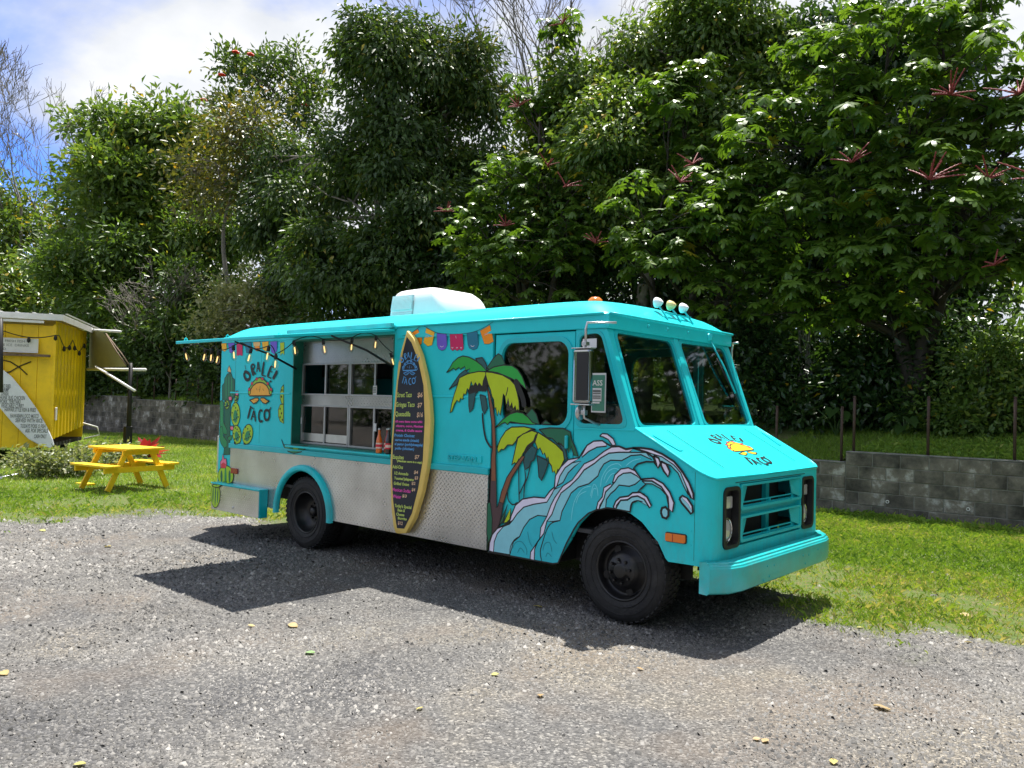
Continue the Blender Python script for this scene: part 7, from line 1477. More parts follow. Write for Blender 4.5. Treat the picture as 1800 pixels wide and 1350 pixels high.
def tree(name, label, base, blobs, n, L, m, bark='bark_grey', r0=0.16, group=None, twigs=6, cat='tree', lean=None, **kw):
    bz = bank_at(base[0], base[1]); t = thing(name, label, cat, (base[0], base[1], bz), group)
    B = [Vector(b[0]) for b in blobs]; top = max(B, key=lambda v: v.z); lst = []
    p0 = Vector((base[0], base[1], bz-0.1)); mid = Vector((sum(b.x for b in B)/len(B), sum(b.y for b in B)/len(B), min(b.z for b in B)*0.6+bz*0.4))
    if mid.z < bz+0.4: mid.z = bz+0.4
    tr = limb(p0, mid, r0, r0*0.75, 0.06); lst.append(tr); up = limb(tr[0][-1], top, r0*0.75, r0*0.15, 0.08, 9); lst.append(up)
    for b, bl in zip(B, blobs):
        k = min(range(len(up[0])), key=lambda i: (up[0][i]-b).length*(1+0.0*i)+abs(up[0][i].z-(b.z-bl[2]*0.6))); k = max(0, min(k, len(up[0])-2))
        lb = limb(up[0][k], b, max(0.02, up[1][k]*0.6), 0.02, 0.12); lst.append(lb)
        for _ in range(twigs):
            e = b+Vector((rnd.gauss(0, 1)*bl[1]*0.5, rnd.gauss(0, 1)*bl[1]*0.5, rnd.gauss(0.1, 0.8)*bl[2]*0.55)); lst.append(limb(lb[0][rnd.randint(2, 6)], e, 0.032, 0.008, 0.12, 5))
    lst = [([p-t.location for p in a], r) for a, r in lst]
    tubes('trunk', lst, bark, t, 6)
    kw['cr'] = kw.get('cr', 0.34)*BR; L = L*BR
    crown('crown', blobs, n, L, m, t, **kw)
    return t
def px_r(px, depth): return px*depth/1404.37
def bl(lst, dep):  # (centre, radius_x px, radius_z px) -> metres
    global BR
    D = [(Vector(c)-CP).dot(CF) for c, _, _ in lst]; BR = sum(D)/len(D)/dep
    return [(c, px_r(rx, d), px_r(rz, d)) for (c, rx, rz), d in zip(lst, D)]

G1 = 'trees behind the block wall'
# tall weeping evergreen in the middle
tree('evergreen_tree', 'tallest dark evergreen tree with drooping fine leaves behind the truck middle', (-16.04, 10.87), bl([((-15.54, 10.53, 12.75), 60, 62), ((-14.50, 10.36, 11.38), 75, 75), ((-16.48, 10.56, 11.78), 55, 85), ((-15.66, 10.62, 10.01), 85, 70), ((-16.98, 10.39, 8.96), 80, 75), ((-14.34, 10.88, 8.44), 70, 80), ((-18.29, 10.29, 8.24), 75, 80), ((-14.71, 10.14, 7.16), 95, 85), ((-20.25, 10.33, 7.58), 65, 80), ((-16.72, 10.07, 6.37), 100, 80), ((-14.06, 10.29, 5.45), 85, 80), ((-18.87, 10.13, 5.50), 80, 75), ((-15.69, 9.98, 4.53), 110, 70), ((-20.99, 9.86, 9.35), 60, 60)], 17), 70000, 0.14, 'leaf_dark', 'bark_grey', 0.2, G1, cr=0.24, droop=0.95, per=130, ratio=0.42, tint0=0.40)
tree('evergreen_tree', 'rounded evergreen crown just right of the tallest tree top', (-14.20, 12.62), bl([((-14.41, 12.24, 11.98), 62, 55), ((-13.85, 12.48, 10.68), 55, 70), ((-14.98, 12.10, 10.64), 55, 70), ((-14.06, 12.24, 9.24), 75, 70), ((-13.49, 12.70, 8.20), 60, 60), ((-14.59, 12.32, 7.93), 70, 60), ((-13.46, 12.23, 6.36), 80, 70)], 18.5), 26000, 0.15, 'leaf_dark', 'bark_grey', 0.14, G1, cr=0.25, droop=0.8, per=130, ratio=0.42, tint0=0.5)
# dense fine-leaved tree, centre right
tree('broadleaf_tree', 'large dense fine-leaved tree rising above the truck cab', (-7.32, 12.11), bl([((-10.12, 11.53, 8.63), 80, 75), ((-9.20, 11.52, 9.64), 70, 60), ((-7.98, 11.53, 10.37), 75, 60), ((-8.00, 11.13, 8.39), 95, 85), ((-6.75, 11.72, 8.99), 95, 85), ((-6.84, 12.35, 10.78), 80, 60), ((-5.65, 12.45, 10.06), 85, 75), ((-4.95, 12.80, 10.54), 60, 60), ((-5.32, 12.16, 8.25), 85, 85), ((-6.79, 10.82, 6.98), 110, 75), ((-9.40, 11.16, 7.06), 75, 70), ((-5.68, 11.78, 6.75), 80, 65), ((-4.61, 13.04, 9.03), 60, 75), ((-6.03, 12.84, 11.58), 70, 50), ((-10.94, 11.57, 8.01), 55, 60)], 15), 74000, 0.125, 'leaf_mid', 'bark_grey', 0.2, G1, cr=0.24, droop=0.6, per=130, ratio=0.48, tint0=0.48)
# back screen on the right
tree('shade_tree', 'dark shade tree filling the gap behind the umbrella tree', (-3.24, 15.13), bl([((-4.23, 14.51, 10.11), 80, 90), ((-3.03, 14.96, 10.79), 80, 80), ((-1.88, 15.48, 10.10), 80, 90), ((-3.86, 14.73, 7.82), 90, 90), ((-2.55, 15.24, 8.26), 90, 90), ((-1.10, 15.91, 8.01), 80, 80), ((-3.49, 14.94, 5.83), 100, 80), ((-2.09, 15.52, 6.04), 100, 90), ((-0.35, 16.36, 5.98), 80, 90), ((-4.70, 14.40, 6.46), 80, 90), ((-2.77, 15.28, 4.29), 120, 60), ((-1.09, 16.04, 4.40), 90, 55)], 16), 40000, 0.17, 'leaf_glossy', 'bark_dark', 0.22, G1, cr=0.4, droop=0.5, per=80, tint0=0.35, ratio=0.46)
tree('shade_tree', 'dark shade tree behind the middle of the truck roof', (-10.68, 13.50), bl([((-11.84, 12.20, 6.34), 90, 80), ((-10.36, 12.96, 5.97), 100, 80), ((-8.32, 13.31, 5.96), 100, 80), ((-6.78, 14.55, 5.85), 100, 80), ((-10.99, 12.52, 4.67), 100, 60), ((-8.58, 12.66, 4.37), 100, 60), ((-6.91, 13.90, 4.25), 110, 60), ((-5.40, 14.72, 4.54), 90, 70), ((-12.25, 11.73, 4.99), 80, 70)], 17), 34000, 0.15, 'leaf_glossy', 'bark_dark', 0.2, G1, cr=0.4, droop=0.5, per=80, tint0=0.3, ratio=0.46)
# left side trees
tree('almond_tree', 'spreading broad-leaved tree with big leaf whorls at the left skyline', (-30.75, 11.18), bl([((-33.01, 8.89, 13.31), 42, 24), ((-32.17, 9.64, 12.72), 60, 35), ((-30.87, 10.76, 12.89), 60, 40), ((-29.67, 11.71, 12.28), 50, 50), ((-33.90, 8.85, 10.85), 50, 50), ((-31.37, 9.73, 10.63), 75, 50), ((-29.91, 11.01, 10.44), 70, 55), ((-34.27, 8.59, 8.84), 40, 50), ((-31.73, 9.49, 8.44), 75, 50), ((-29.60, 10.70, 7.91), 80, 60), ((-29.15, 12.16, 10.08), 50, 60), ((-34.47, 8.27, 13.45), 20, 10)], 25), 24000, 0.23, 'leaf_mid', 'bark_grey', 0.18, G1, cr=0.36, per=38, droop=0.1, tint0=0.5, ratio=0.45)
tree('tulip_tree', 'open-crowned tree with scarlet flowers on the left skyline', (-30.53, 16.04), bl([((-30.43, 13.73, 16.50), 24, 20), ((-30.44, 14.87, 17.29), 38, 22), ((-30.37, 16.65, 18.02), 48, 28), ((-28.98, 16.89, 16.22), 40, 36), ((-30.57, 15.60, 15.93), 48, 34), ((-30.52, 13.69, 15.06), 30, 24), ((-29.09, 16.56, 14.24), 50, 45), ((-30.01, 15.04, 13.48), 55, 50), ((-29.81, 16.19, 11.84), 60, 55)], 27), 7500, 0.21, 'leaf_dark', 'bark_grey', 0.17, G1, cr=0.30, per=40, droop=0.15, tint0=0.45, ratio=0.4, twigs=6)
tree('slender_tree', 'thin pale-trunked tree with sparse yellowing leaves behind the truck rear', (-21.70, 9.53), bl([((-22.19, 9.02, 10.35), 55, 45), ((-21.91, 9.70, 11.17), 50, 40), ((-22.95, 9.07, 9.10), 50, 45), ((-22.02, 10.05, 9.37), 45, 40), ((-24.36, 9.04, 9.74), 40, 40)], 18.5), 4200, 0.15, 'leaf_olive', 'bark_pale', 0.12, G1, cr=0.4, per=22, droop=0.2, tint0=0.28, twigs=16, tvar=0.3)
tree('thicket_tree', 'mid green bushy tree between the shed and the slender trunk', (-30.18, 9.03), bl([((-31.24, 8.00, 6.25), 80, 50), ((-29.16, 9.14, 6.46), 80, 55), ((-26.80, 10.10, 5.94), 80, 60), ((-30.19, 8.29, 4.83), 90, 50), ((-27.28, 9.47, 4.56), 90, 50), ((-26.55, 10.86, 7.37), 50, 70)], 22.5), 32000, 0.17, 'leaf_mid', 'bark_dark', 0.14, G1, cr=0.36, per=60, droop=0.3, tint0=0.40, ratio=0.42)
tree('thicket_tree', 'feathery pale green tree at the far left behind the shed', (-42.10, 9.26), bl([((-42.12, 8.99, 10.78), 45, 30), ((-41.21, 8.52, 8.85), 70, 55), ((-39.51, 10.01, 8.63), 55, 50), ((-39.46, 8.79, 6.50), 90, 50), ((-43.65, 7.70, 9.86), 60, 80), ((-41.32, 7.18, 6.16), 60, 60)], 30), 20000, 0.22, 'leaf_mid', 'bark_grey', 0.15, G1, cr=0.5, per=50, droop=0.3, tint0=0.6)
tree('silver_shrub', 'pale silvery shrub in sun above the truck rear end', (-21.42, 9.28), bl([((-21.80, 9.24, 4.07), 45, 30), ((-20.54, 9.22, 4.57), 50, 38), ((-20.29, 9.57, 5.35), 40, 34), ((-22.17, 9.21, 4.87), 28, 24), ((-20.68, 10.51, 4.33), 60, 32)], 16.5), 9000, 0.10, 'leaf_silver', 'bark_grey', 0.06, 'shrubs behind the block wall', cr=0.22, per=45, droop=0.1, tint0=0.55, cat='shrub', ratio=0.5)
# low screen of shrubs along the bank
for i, (b, bb, lab, n, L, mm, t0) in enumerate((
    ((-33.00, 7.93), bl([((-31.93, 8.83, 2.82), 60, 45), ((-33.37, 7.55, 3.73), 90, 50), ((-34.83, 6.96, 3.25), 70, 60)], 24), 'dark shrub directly behind the yellow shed', 7000, 0.2, 'leaf_dark', 0.3),
    ((-29.49, 9.00), bl([((-29.84, 8.64, 3.47), 70, 50), ((-28.97, 9.41, 2.81), 60, 40)], 22.5), 'dark shrub behind the tarp canopy poles', 7000, 0.18, 'leaf_dark', 0.3),
    ((-26.13, 9.46), bl([((-26.35, 9.30, 3.20), 70, 50), ((-25.01, 9.53, 2.55), 60, 40)], 21), 'dark shrub between the tarp pole and the truck rear', 8000, 0.16, 'leaf_dark', 0.28),
    ((-21.42, 9.32), bl([((-22.54, 9.27, 3.11), 60, 50), ((-21.51, 9.96, 3.33), 70, 50), ((-21.42, 9.30, 2.13), 70, 40)], 18), 'dark shrub behind the truck rear corner', 9000, 0.14, 'leaf_dark', 0.3),
    ((-19.14, 10.91), bl([((-19.80, 10.84, 3.73), 90, 40), ((-17.31, 10.85, 3.46), 90, 40), ((-15.12, 10.84, 3.73), 80, 50)], 17), 'dark shrub behind the truck roof, left half', 9000, 0.14, 'leaf_dark', 0.3),
    ((-3.77, 11.13), bl([((-3.88, 11.03, 2.56), 70, 60), ((-3.25, 10.74, 1.85), 60, 45), ((-4.19, 10.86, 3.04), 60, 50)], 13), 'dark shrub beside the truck windscreen', 9000, 0.12, 'leaf_glossy', 0.3),
    ((-2.51, 10.91), bl([((-2.61, 10.88, 1.63), 60, 45), ((-2.19, 11.24, 1.87), 50, 45)], 12.4), 'glossy shrub behind the short post on the low wall', 6000, 0.12, 'leaf_glossy', 0.35),
    ((-1.27, 11.03), bl([((-1.46, 10.97, 1.55), 60, 38), ((-0.91, 11.14, 1.62), 55, 38)], 12.2), 'glossy shrub behind the middle post of the tall wall', 6000, 0.11, 'leaf_glossy', 0.4),
    ((0.60, 10.91), bl([((0.44, 10.83, 2.00), 60, 55), ((0.84, 10.98, 2.30), 60, 60), ((0.17, 10.47, 1.50), 50, 35), ((1.12, 10.77, 1.72), 60, 60)], 11.6), 'leafy green shrub at the right picture edge above the wall', 12000, 0.10, 'leaf_mid', 0.42),
    ((-1.67, 11.66), bl([((-2.06, 11.49, 2.90), 70, 50), ((-1.13, 11.55, 2.77), 75, 50), ((-0.49, 11.77, 2.99), 60, 50), ((-1.41, 11.47, 2.11), 80, 40), ((-2.57, 11.35, 2.45), 60, 50)], 12.8), 'tall dark shrub under the biggest umbrella tree', 13000, 0.13, 'leaf_glossy', 0.3),
    ((-30.52, 8.76), bl([((-30.88, 8.44, 2.14), 50, 32), ((-29.74, 9.43, 2.13), 55, 32)], 23), 'low shrub on the bank behind the shed corner', 6000, 0.16, 'leaf_dark', 0.35),
    ((-25.73, 9.70), bl([((-26.35, 9.34, 2.00), 50, 28), ((-25.16, 10.07, 1.94), 50, 28)], 21), 'low shrub on the bank by the truck rear', 6000, 0.15, 'leaf_dark', 0.35),
    ((-1.10, 14.10), bl([((-1.21, 14.04, 2.07), 60, 40), ((-0.61, 14.28, 2.69), 60, 50)], 14.5), 'shrub in the dark hollow under the umbrella tree', 6000, 0.12, 'leaf_glossy', 0.3))):
    tree('shrub', lab, b, bb, n, L, mm, 'bark_dark', 0.04, 'shrubs behind the block wall', cr=0.28, per=50, droop=0.25, tint0=t0, cat='shrub', ratio=0.48)

# umbrella trees: whorls of drooping leaflets and red flower spikes
def umbrella_tree(label, base, ends, spikes, r0=0.13, leaflet=0.175, per_end=1, m='leaf_bright'):
    bz = bank_at(base[0], base[1]); t = thing('umbrella_tree', label, 'tree', (base[0], base[1], bz), G1)
    org = np.array(t.location); lst = []; ztop = sorted(e[0][2] for e in ends)[len(ends)*2//3]-0.6
    stems = [limb((base[0]+rnd.uniform(-.3, .3), base[1]+rnd.uniform(-.2, .2), bz-0.1), (base[0]+dxs, base[1]+rnd.uniform(-.4, .4), ztop), r0, r0*0.35, 0.05, 14) for dxs in (-0.9, 0.1, 1.1)]; lst += stems
    LV, LF, LT, off = [], [], [], 0; pet = []
    for e, rr in ends:
        e = Vector(e); nodes = [(p_, r_) for st in stems for p_, r_ in zip(*st) if p_.z < e.z+0.1] or [(stems[0][0][3], r0*0.8)]
        p_, r_ = min(nodes, key=lambda q: (Vector((q[0].x-e.x, q[0].y-e.y, 0)).length*0.8+abs(e.z-0.7-q[0].z))); lb = limb(p_, e, max(0.028, r_*0.55), 0.02, 0.10, 8); lst.append(lb)
        for q in range(max(2, int(4+rr*10))):
            c = e+Vector((rnd.gauss(0, rr*0.62), rnd.gauss(0, rr*0.62), rnd.gauss(0, rr*0.45)))
            if q: lst.append(limb(lb[0][rnd.randint(4, 7)], c, 0.018, 0.010, 0.1, 4))
            npal = rnd.randint(7, 11)
            for k in range(npal):
                a = 2.4*k+rnd.random(); el = rnd.uniform(-0.1, 1.0); pl_ = rnd.uniform(0.20, 0.46)
                dirp = Vector((math.cos(a)*math.cos(el), math.sin(a)*math.cos(el), math.sin(el))); hub = c+dirp*pl_
                pet.append(([c, c+dirp*pl_*0.6+Vector((0, 0, 0.02)), hub], [0.006, 0.005, 0.004]))
                nl = rnd.randint(7, 10); an = np.arange(nl)*2*math.pi/nl+rnd.random()*6
                axis = np.array((dirp+Vector((0, 0, 1.1))).normalized()); u = unit(np.cross(axis, [0.3, 0.9, 0.1])); w = np.cross(axis, u)
                rad = np.cos(an)[:, None]*u+np.sin(an)[:, None]*w
                d = unit(rad*0.95-axis*rnd.uniform(-0.05, 0.5)+rs.randn(nl, 3)*0.08)
                ll = leaflet*(0.75+0.5*rs.rand(nl)); V, F, kk = oblong_geo(np.repeat(np.array(hub)[None], nl, 0), d, np.repeat(axis[None], nl, 0), ll, ll*0.37, rnd.uniform(0.05, 0.28))
                LV.append(V-org); LF.append(F+off); off += len(V)
                tn = np.clip(0.42+0.16*rnd.gauss(0, 1)+0.06*rs.randn(nl), 0, 0.96)
                if rnd.random() < 0.008: tn[:] = 1.0
                LT.append(np.repeat(tn, kk))
    tubes('trunk', [([p-t.location for p in a], r) for a, r in lst], 'bark_brown', t, 6)
    tubes('petioles', [([Vector(p)-t.location for p in a], r) for a, r in pet], 'stem_green', t, 3)
    npm('crown', np.concatenate(LV), np.concatenate(LF), m, t, np.concatenate(LT))
    for s, sz in spikes:
        s = Vector(s)-CF*0.9; sz *= 0.95; fl = []
        for k in range(rnd.randint(6, 10)):
            a = rnd.random()*6.28; el = rnd.uniform(0.1, 1.15); d = Vector((math.cos(a)*math.cos(el), math.sin(a)*math.cos(el), math.sin(el))); pts, rad = [], []
            L = sz*rnd.uniform(0.45, 1.15)
            for i in range(15):
                q = i/14; pts.append(s+d*L*q+Vector((0, 0, -0.12*L*q*q))-t.location); rad.append((0.006 if i == 0 else 0.011+0.011*(i % 2))*(1-0.4*q))
            fl.append((pts, rad))
        tubes('flower_spike', fl, 'flower_red', t, 5)
    return t
umbrella_tree('umbrella tree with red flower spikes behind the air conditioner', (-9.42, 10.20), [((-10.51, 9.16, 6.23), 0.85), ((-9.76, 9.57, 7.05), 0.84), ((-9.27, 10.28, 7.42), 0.78), ((-9.93, 9.19, 5.32), 0.83), ((-9.01, 9.58, 5.83), 0.82), ((-7.97, 9.82, 5.21), 0.80), ((-10.70, 9.20, 4.98), 0.71), ((-8.94, 9.33, 4.70), 0.81), ((-9.32, 11.02, 11.14), 0.38), ((-9.78, 10.61, 9.20), 0.66), ((-8.41, 10.13, 6.41), 0.68)], [((-7.746, 9.257, 6.327), 0.42), ((-11.310, 9.159, 6.265), 0.36), ((-9.052, 10.683, 10.797), 0.4), ((-9.601, 9.751, 8.624), 0.42), ((-8.400, 9.435, 6.933), 0.42), ((-9.374, 9.179, 5.668), 0.34)])
umbrella_tree('umbrella tree with bright leaf whorls leaning over the truck cab', (-5.26, 10.38), [((-5.45, 9.19, 5.19), 0.71), ((-4.73, 9.54, 5.40), 0.70), ((-5.18, 9.21, 4.58), 0.70), ((-4.31, 10.19, 6.06), 0.71), ((-4.31, 9.73, 4.92), 0.69), ((-4.94, 10.37, 7.06), 0.61), ((-5.50, 10.57, 8.73), 0.50), ((-3.71, 9.99, 5.47), 0.63), ((-3.51, 9.87, 4.40), 0.62), ((-6.00, 9.20, 4.90), 0.54), ((-3.90, 9.69, 4.07), 0.62), ((-5.56, 10.20, 8.13), 0.56)], [((-4.920, 9.168, 5.935), 0.40), ((-4.727, 9.271, 6.275), 0.36), ((-6.884, 9.201, 4.995), 0.34)])
umbrella_tree('biggest umbrella tree with red spikes filling the right side', (-0.76, 10.91), [((-2.74, 10.61, 8.64), 0.62), ((-1.88, 10.37, 8.11), 0.65), ((-1.20, 10.80, 8.95), 0.64), ((-0.43, 10.82, 8.51), 0.62), ((-0.40, 10.34, 7.41), 0.60), ((-0.10, 11.46, 9.08), 0.53), ((-2.00, 10.12, 7.30), 0.64), ((-1.41, 10.53, 7.61), 0.64), ((-3.42, 10.08, 7.16), 0.62), ((-2.77, 10.19, 6.71), 0.66), ((-1.63, 10.00, 6.34), 0.63), ((-0.68, 10.03, 6.37), 0.60), ((0.47, 10.41, 6.83), 0.58), ((0.90, 10.34, 6.05), 0.57), ((0.13, 10.05, 5.73), 0.58), ((-0.95, 9.72, 5.44), 0.60), ((-2.02, 9.69, 5.50), 0.63), ((-2.77, 9.72, 4.85), 0.65), ((-0.22, 9.71, 4.84), 0.58), ((0.59, 9.85, 4.86), 0.56), ((-1.39, 9.63, 4.58), 0.61), ((-0.69, 9.84, 4.14), 0.59), ((-2.12, 9.71, 4.14), 0.63), ((1.02, 10.17, 4.21), 0.55), ((0.21, 10.14, 4.00), 0.53), ((-2.68, 9.81, 3.56), 0.54), ((-1.81, 10.05, 3.53), 0.52), ((-1.15, 10.50, 3.33), 0.47), ((-3.23, 9.96, 5.96), 0.61), ((1.14, 10.84, 7.39), 0.58)],
    [((-0.577, 9.189, 5.269), 0.52), ((-1.775, 9.254, 5.773), 0.5), ((-0.389, 9.592, 6.684), 0.55), ((0.848, 9.260, 5.064), 0.6), ((0.510, 9.763, 6.536), 0.5), ((0.234, 9.621, 3.924), 0.4), ((0.152, 9.550, 5.234), 0.5)], 0.17, 0.185, m='leaf_bright')

# bare twiggy trees
def bare_tree(label, base_xy, h, r0, seed, spread=0.55, depth=6, lean=(0, 0)):
    R = random.Random(seed); bz = bank_at(*base_xy); t = thing('bare_tree', label, 'tree', (base_xy[0], base_xy[1], bz), 'leafless trees on the skyline'); lst = []
    def grow(p, d, L, r, k):
        n = 4; pts, rad = [p], [r]; q = p
        for i in range(n):
            d = (d+Vector((R.gauss(0, .13), R.gauss(0, .13), R.gauss(0.05, .10)))).normalized(); q = q+d*L/n; pts.append(q); rad.append(r*(1-0.42*(i+1)/n))
        lst.append((pts, rad))
        if k == 0: return
        for j in range(R.choice((2, 3, 3)) if k > 1 else 3):
            a = R.random()*6.28; s = d.orthogonal().normalized(); s.rotate(Matrix.Rotation(a, 3, d)); i = R.choice((2, 3, 4, 4)) if j else 4
            grow(pts[i], (d+s*R.uniform(spread*0.6, spread*1.5)+Vector((0, 0, 0.12))).normalized(), L*R.uniform(0.62, 0.82), max(rad[i]*R.uniform(0.6, 0.78), 0.014), k-1)
    grow(Vector((0, 0, -0.1)), Vector((lean[0], lean[1], 1)).normalized(), h*0.30, r0, depth)
    tubes('branches', lst, 'bark_pale', t, 3); return t
bare_tree('tall leafless grey tree at the far left skyline', (-40.81, 9.05), 18.0, 0.34, 6, 0.5, 7)
bare_tree('thin leafless tree between the far left tree and the almond tree', (-41.99, 10.68), 17.0, 0.2, 12, 0.5, 6)
bare_tree('leafless twiggy tree top behind the umbrella tree crown', (-18.00, 21.62), 24.5, 0.30, 21, 0.42, 7)
bare_tree('leafless vine-hung tree top at the upper right centre', (-9.67, 19.51), 22.0, 0.28, 33, 0.4, 7)
bare_tree('dry leafless shrub between the shed and the slender tree', (-24.74, 8.53), 5.6, 0.07, 44, 0.85, 6)
# scarlet flowers of the tulip tree, hanging roots, taro, cordyline, weeds
tt = [o for o in bpy.data.objects if o.name.startswith('tulip_tree')][0]
for p in ((-29.347, 13.209, 16.866), (-29.380, 13.951, 17.031), (-29.799, 12.843, 15.839), (-30.444, 12.371, 14.722), (-28.394, 16.239, 15.184)):
    fv = []
    for k in range(8):
        a = k*0.785; q = Vector(p)-tt.location; fv.append(([q, q+Vector((0.10*math.cos(a), 0.10*math.sin(a), 0.05)), q+Vector((0.17*math.cos(a), 0.17*math.sin(a), 0.02))], [0.03, 0.05, 0.02]))
    tubes('flower', fv, 'flower_scarlet', tt, 5)
ar = thing('aerial_roots', 'pale hanging aerial roots in the dark hollow beside the truck', 'roots', (-2.727, 10.720, 1.853))
al = []
for p in [[(-2.901, 10.748, 3.274), (-2.774, 10.686, 2.528), (-2.848, 10.563, 2.003), (-2.941, 10.537, 1.171)], [(-2.681, 10.806, 3.269), (-2.640, 10.720, 2.528), (-2.745, 10.600, 1.732), (-2.808, 10.602, 1.176)], [(-2.854, 10.760, 3.273), (-2.848, 10.667, 2.528), (-2.663, 10.611, 2.028), (-2.727, 10.623, 1.180)], [(-2.705, 10.799, 3.269), (-2.638, 10.721, 2.528), (-2.425, 10.683, 1.724), (-2.493, 10.682, 1.189)], [(-2.759, 10.785, 3.271), (-2.663, 10.714, 2.528), (-2.802, 10.587, 1.690), (-2.689, 10.632, 1.181)], [(-2.765, 10.784, 3.271), (-2.683, 10.709, 2.528), (-2.931, 10.521, 1.843), (-2.998, 10.505, 1.169)], [(-2.905, 10.747, 3.274), (-2.597, 10.732, 2.528), (-2.701, 10.612, 1.688), (-2.677, 10.635, 1.182)], [(-2.684, 10.805, 3.269), (-2.715, 10.701, 2.528), (-2.808, 10.586, 1.678), (-2.703, 10.629, 1.181)], [(-2.817, 10.770, 3.272), (-2.707, 10.703, 2.528), (-2.680, 10.611, 1.882), (-2.758, 10.615, 1.178)]]: al.append(([Vector(q)-ar.location for q in p], [0.012, 0.014, 0.010, 0.007]))
tubes('root', al, 'bark_pale', ar, 5)
def taro(label, p, n, size, m='leaf_glossy', tint=0.45):
    p = Vector(p); bz = bank_at(p.x, p.y); t = thing('taro_plant', label, 'plant', (p.x, p.y, bz), 'big-leaved plants on the bank'); st = []; VV, FF, TT, off = [], [], [], 0
    for k in range(n):
        a = rnd.random()*6.28; L = rnd.uniform(0.35, 0.9)*size*2.2; tip = Vector((math.cos(a)*L*0.55, math.sin(a)*L*0.55, L*0.8)); st.append(([Vector((0, 0, 0)), tip*0.5+Vector((0, 0, 0.08)), tip], [0.014, 0.011, 0.007]))
        s = size*rnd.uniform(0.7, 1.15); d = Vector((math.cos(a), math.sin(a), -0.55)).normalized(); nn = Vector((math.cos(a)*0.5, math.sin(a)*0.5, 0.9)).normalized(); sd = d.cross(nn).normalized()
        prof = [(-0.28, 0.16), (-0.22, 0.34), (0.0, 0.44), (0.25, 0.42), (0.5, 0.30), (0.75, 0.14)]
        v = [tip-d*0.05*s]+[tip+d*s*x+sd*s*w+nn*s*(0.10*w*2-0.10*x*x) for x, w in prof]+[tip+d*s-nn*s*0.12]+[tip+d*s*x-sd*s*w+nn*s*(0.10*w*2-0.10*x*x) for x, w in prof[::-1]]
        f = [(0, i, i+1) for i in range(1, len(v)-1)]
        VV += [tuple(q) for q in v]; FF += [tuple(i+off for i in q) for q in f]; off += len(v); TT += [min(1, max(0, tint+rnd.gauss(0, .12)))]*len(v)
    tubes('stems', st, 'stem_green', t, 5); npm('leaves', np.array(VV), np.array(FF), m, t, np.array(TT)); return t
taro('big round-leaved taro behind the low wall step', (-1.901, 10.105, 1.221), 12, 0.36)
taro('big round-leaved taro between the middle and right posts', (-0.157, 10.369, 1.243), 10, 0.34)
taro('taro clump behind the middle post of the wall', (-0.684, 9.941, 1.225), 10, 0.24)
taro('banana-like broad leaves at the far left behind the shed', (-37.436, 7.951, 4.934), 14, 0.9, 'leaf_mid', 0.4)
taro('broad leaves climbing high in the tallest evergreen', (-13.856, 9.692, 8.074), 1, 0.2)
def rosette(name, label, p, n, L, m, cat, tint=0.5, w=0.16):
    p = Vector(p); z = bank_at(p.x, p.y); t = thing(name, label, cat, (p.x, p.y, z)); a = np.arange(n)*2.4; el = np.linspace(1.35, 0.25, n)
    d = np.stack([np.cos(a)*np.cos(el), np.sin(a)*np.cos(el), np.sin(el)], -1); nn = np.stack([-np.cos(a)*np.sin(el), -np.sin(a)*np.sin(el), np.cos(el)], -1); ll = L*(0.7+0.4*rs.rand(n))
    V, F, k = leaf_geo(np.zeros((n, 3))+np.array([0, 0, 0.12]), d, nn, ll, ll*w*2, 0.25, 0.15, True); npm('leaves', V, F, m, t, np.clip(np.repeat(tint+0.2*rs.randn(n), k), 0, 1)); tube('stem', [(0, 0, 0), (0, 0, 0.2)], 0.02, 'stem_green', t); return t
rosette('cordyline', 'dark red cordyline plant growing behind the picnic table', (-14.307, 3.004, 0.050), 22, 0.55, 'leaf_crimson', 'plant')
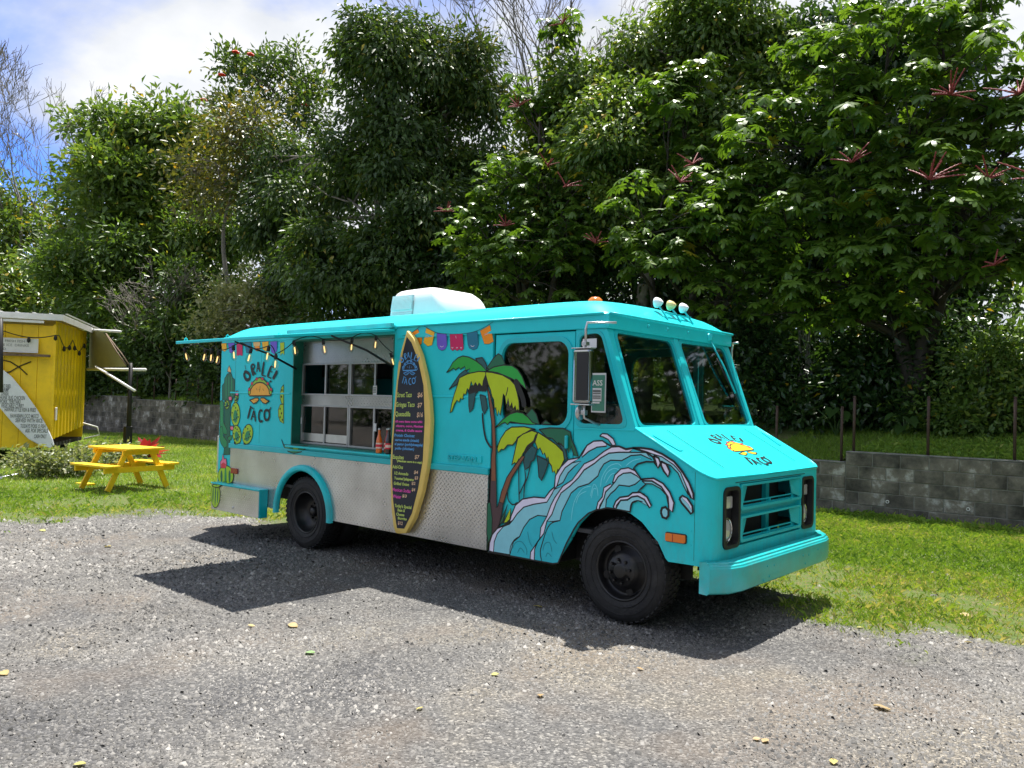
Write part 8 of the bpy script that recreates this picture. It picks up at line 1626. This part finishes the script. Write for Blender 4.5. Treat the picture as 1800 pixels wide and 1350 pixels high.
for i, (px_, lab) in enumerate((((-12.955, 0.933, 0.050), 'leafy weed clump at the foot of the yellow shed corner'), ((-13.773, 1.713, 0.050), 'pale weed clump behind the left end of the picnic table'), ((-14.090, 2.237, 0.050), 'low weed clump behind the picnic table middle'), ((-12.892, 0.424, 0.050), 'shaded weed clump under the shed edge'))):
    p = Vector(px_); z = bank_at(p.x, p.y); t = thing('weed_clump', lab, 'plant', (p.x, p.y, z), 'weeds round the yellow shed'); c = np.array([p.x, p.y, z])
    tubes('stems', [([Vector((0, 0, 0)), Vector((rnd.gauss(0, .25), rnd.gauss(0, .25), rnd.uniform(.25, .6)))], [0.008, 0.004]) for _ in range(14)], 'stem_green', t, 4)
    crown('leaves', [(tuple(c+np.array([0, 0, 0.25])), 0.42, 0.13), (tuple(c+np.array([0.25, 0.1, 0.24])), 0.24, 0.14)], 1000, 0.09, 'leaf_silver', t, per=25, cr=0.15, droop=0.0, tint0=0.35, ratio=0.55, lo=0.1)

# woods: the distant mass of foliage closing the view, and the wood on the other side of the lot (seen mirrored in the glass)
def mass(name, label, cols, n, L, m, tint, solid=False):
    blobs = []
    for (x, y, z0, h, r) in cols:
        for k in range(4): blobs.append(((x+rnd.gauss(0, r*0.5), y+rnd.gauss(0, r*0.5), z0+h*(0.15+0.25*k)), r*rnd.uniform(0.8, 1.2), h*0.2))
    o = crown(name, blobs, n, L, m, None, per=60, cr=0.42 if solid else 0.8, droop=0.3, tint0=tint, solid=solid); o['kind'] = 'stuff'; o['label'] = label; return o
mass('woods', 'distant green wood closing the view behind the trees', [(x, 27+0.35*abs(x+8)+rnd.uniform(-1, 2), 1.2, h, 2.6) for x, h in ((-64, 7), (-58, 8), (-52, 7), (-46, 7), (-41, 7.5), (-36, 8), (-31, 8), (-26, 7.5), (-21, 8), (-16, 8), (-11, 7.5), (-6, 7), (-1, 6.5), (4, 6), (9, 6), (14, 7), (19, 7))]+[(x, 22+0.3*abs(x+8)+rnd.uniform(-1, 1), 0.6, 3.2, 2.0) for x in range(-50, 20, 4)], 64000, 0.42, 'leaf_mid', 0.42)
mass('woods', 'wood on the near side of the lot, mirrored in the truck windows', [(x, y, 0, h, r) for x, y, h, r in ((-44, -22, 6, 3.0), (-36, -24, 6, 3.0), (-28, -26, 6, 3.0), (-20, -27, 6, 3.0), (-12, -28, 6, 3.0), (-4, -28, 6, 3.0), (5, -26, 6, 3.0), (13, -16, 11, 3.0), (16, -10, 13, 3.0), (17, -4, 13, 3.0), (17.5, 2, 13, 3.0), (16, 8, 12, 3.0), (15, 14, 11, 3.0), (5.6, 12.6, 10, 1.7), (4.9, 16, 12, 1.7), (7.2, 14.5, 11, 2.0), (8.6, 11.8, 11, 2.0), (10, 15, 12, 2.2), (11.5, 12.5, 11, 2.2), (13, 10.5, 9, 2.2))], 72000, 0.46, 'leaf_mid', 0.35, True)
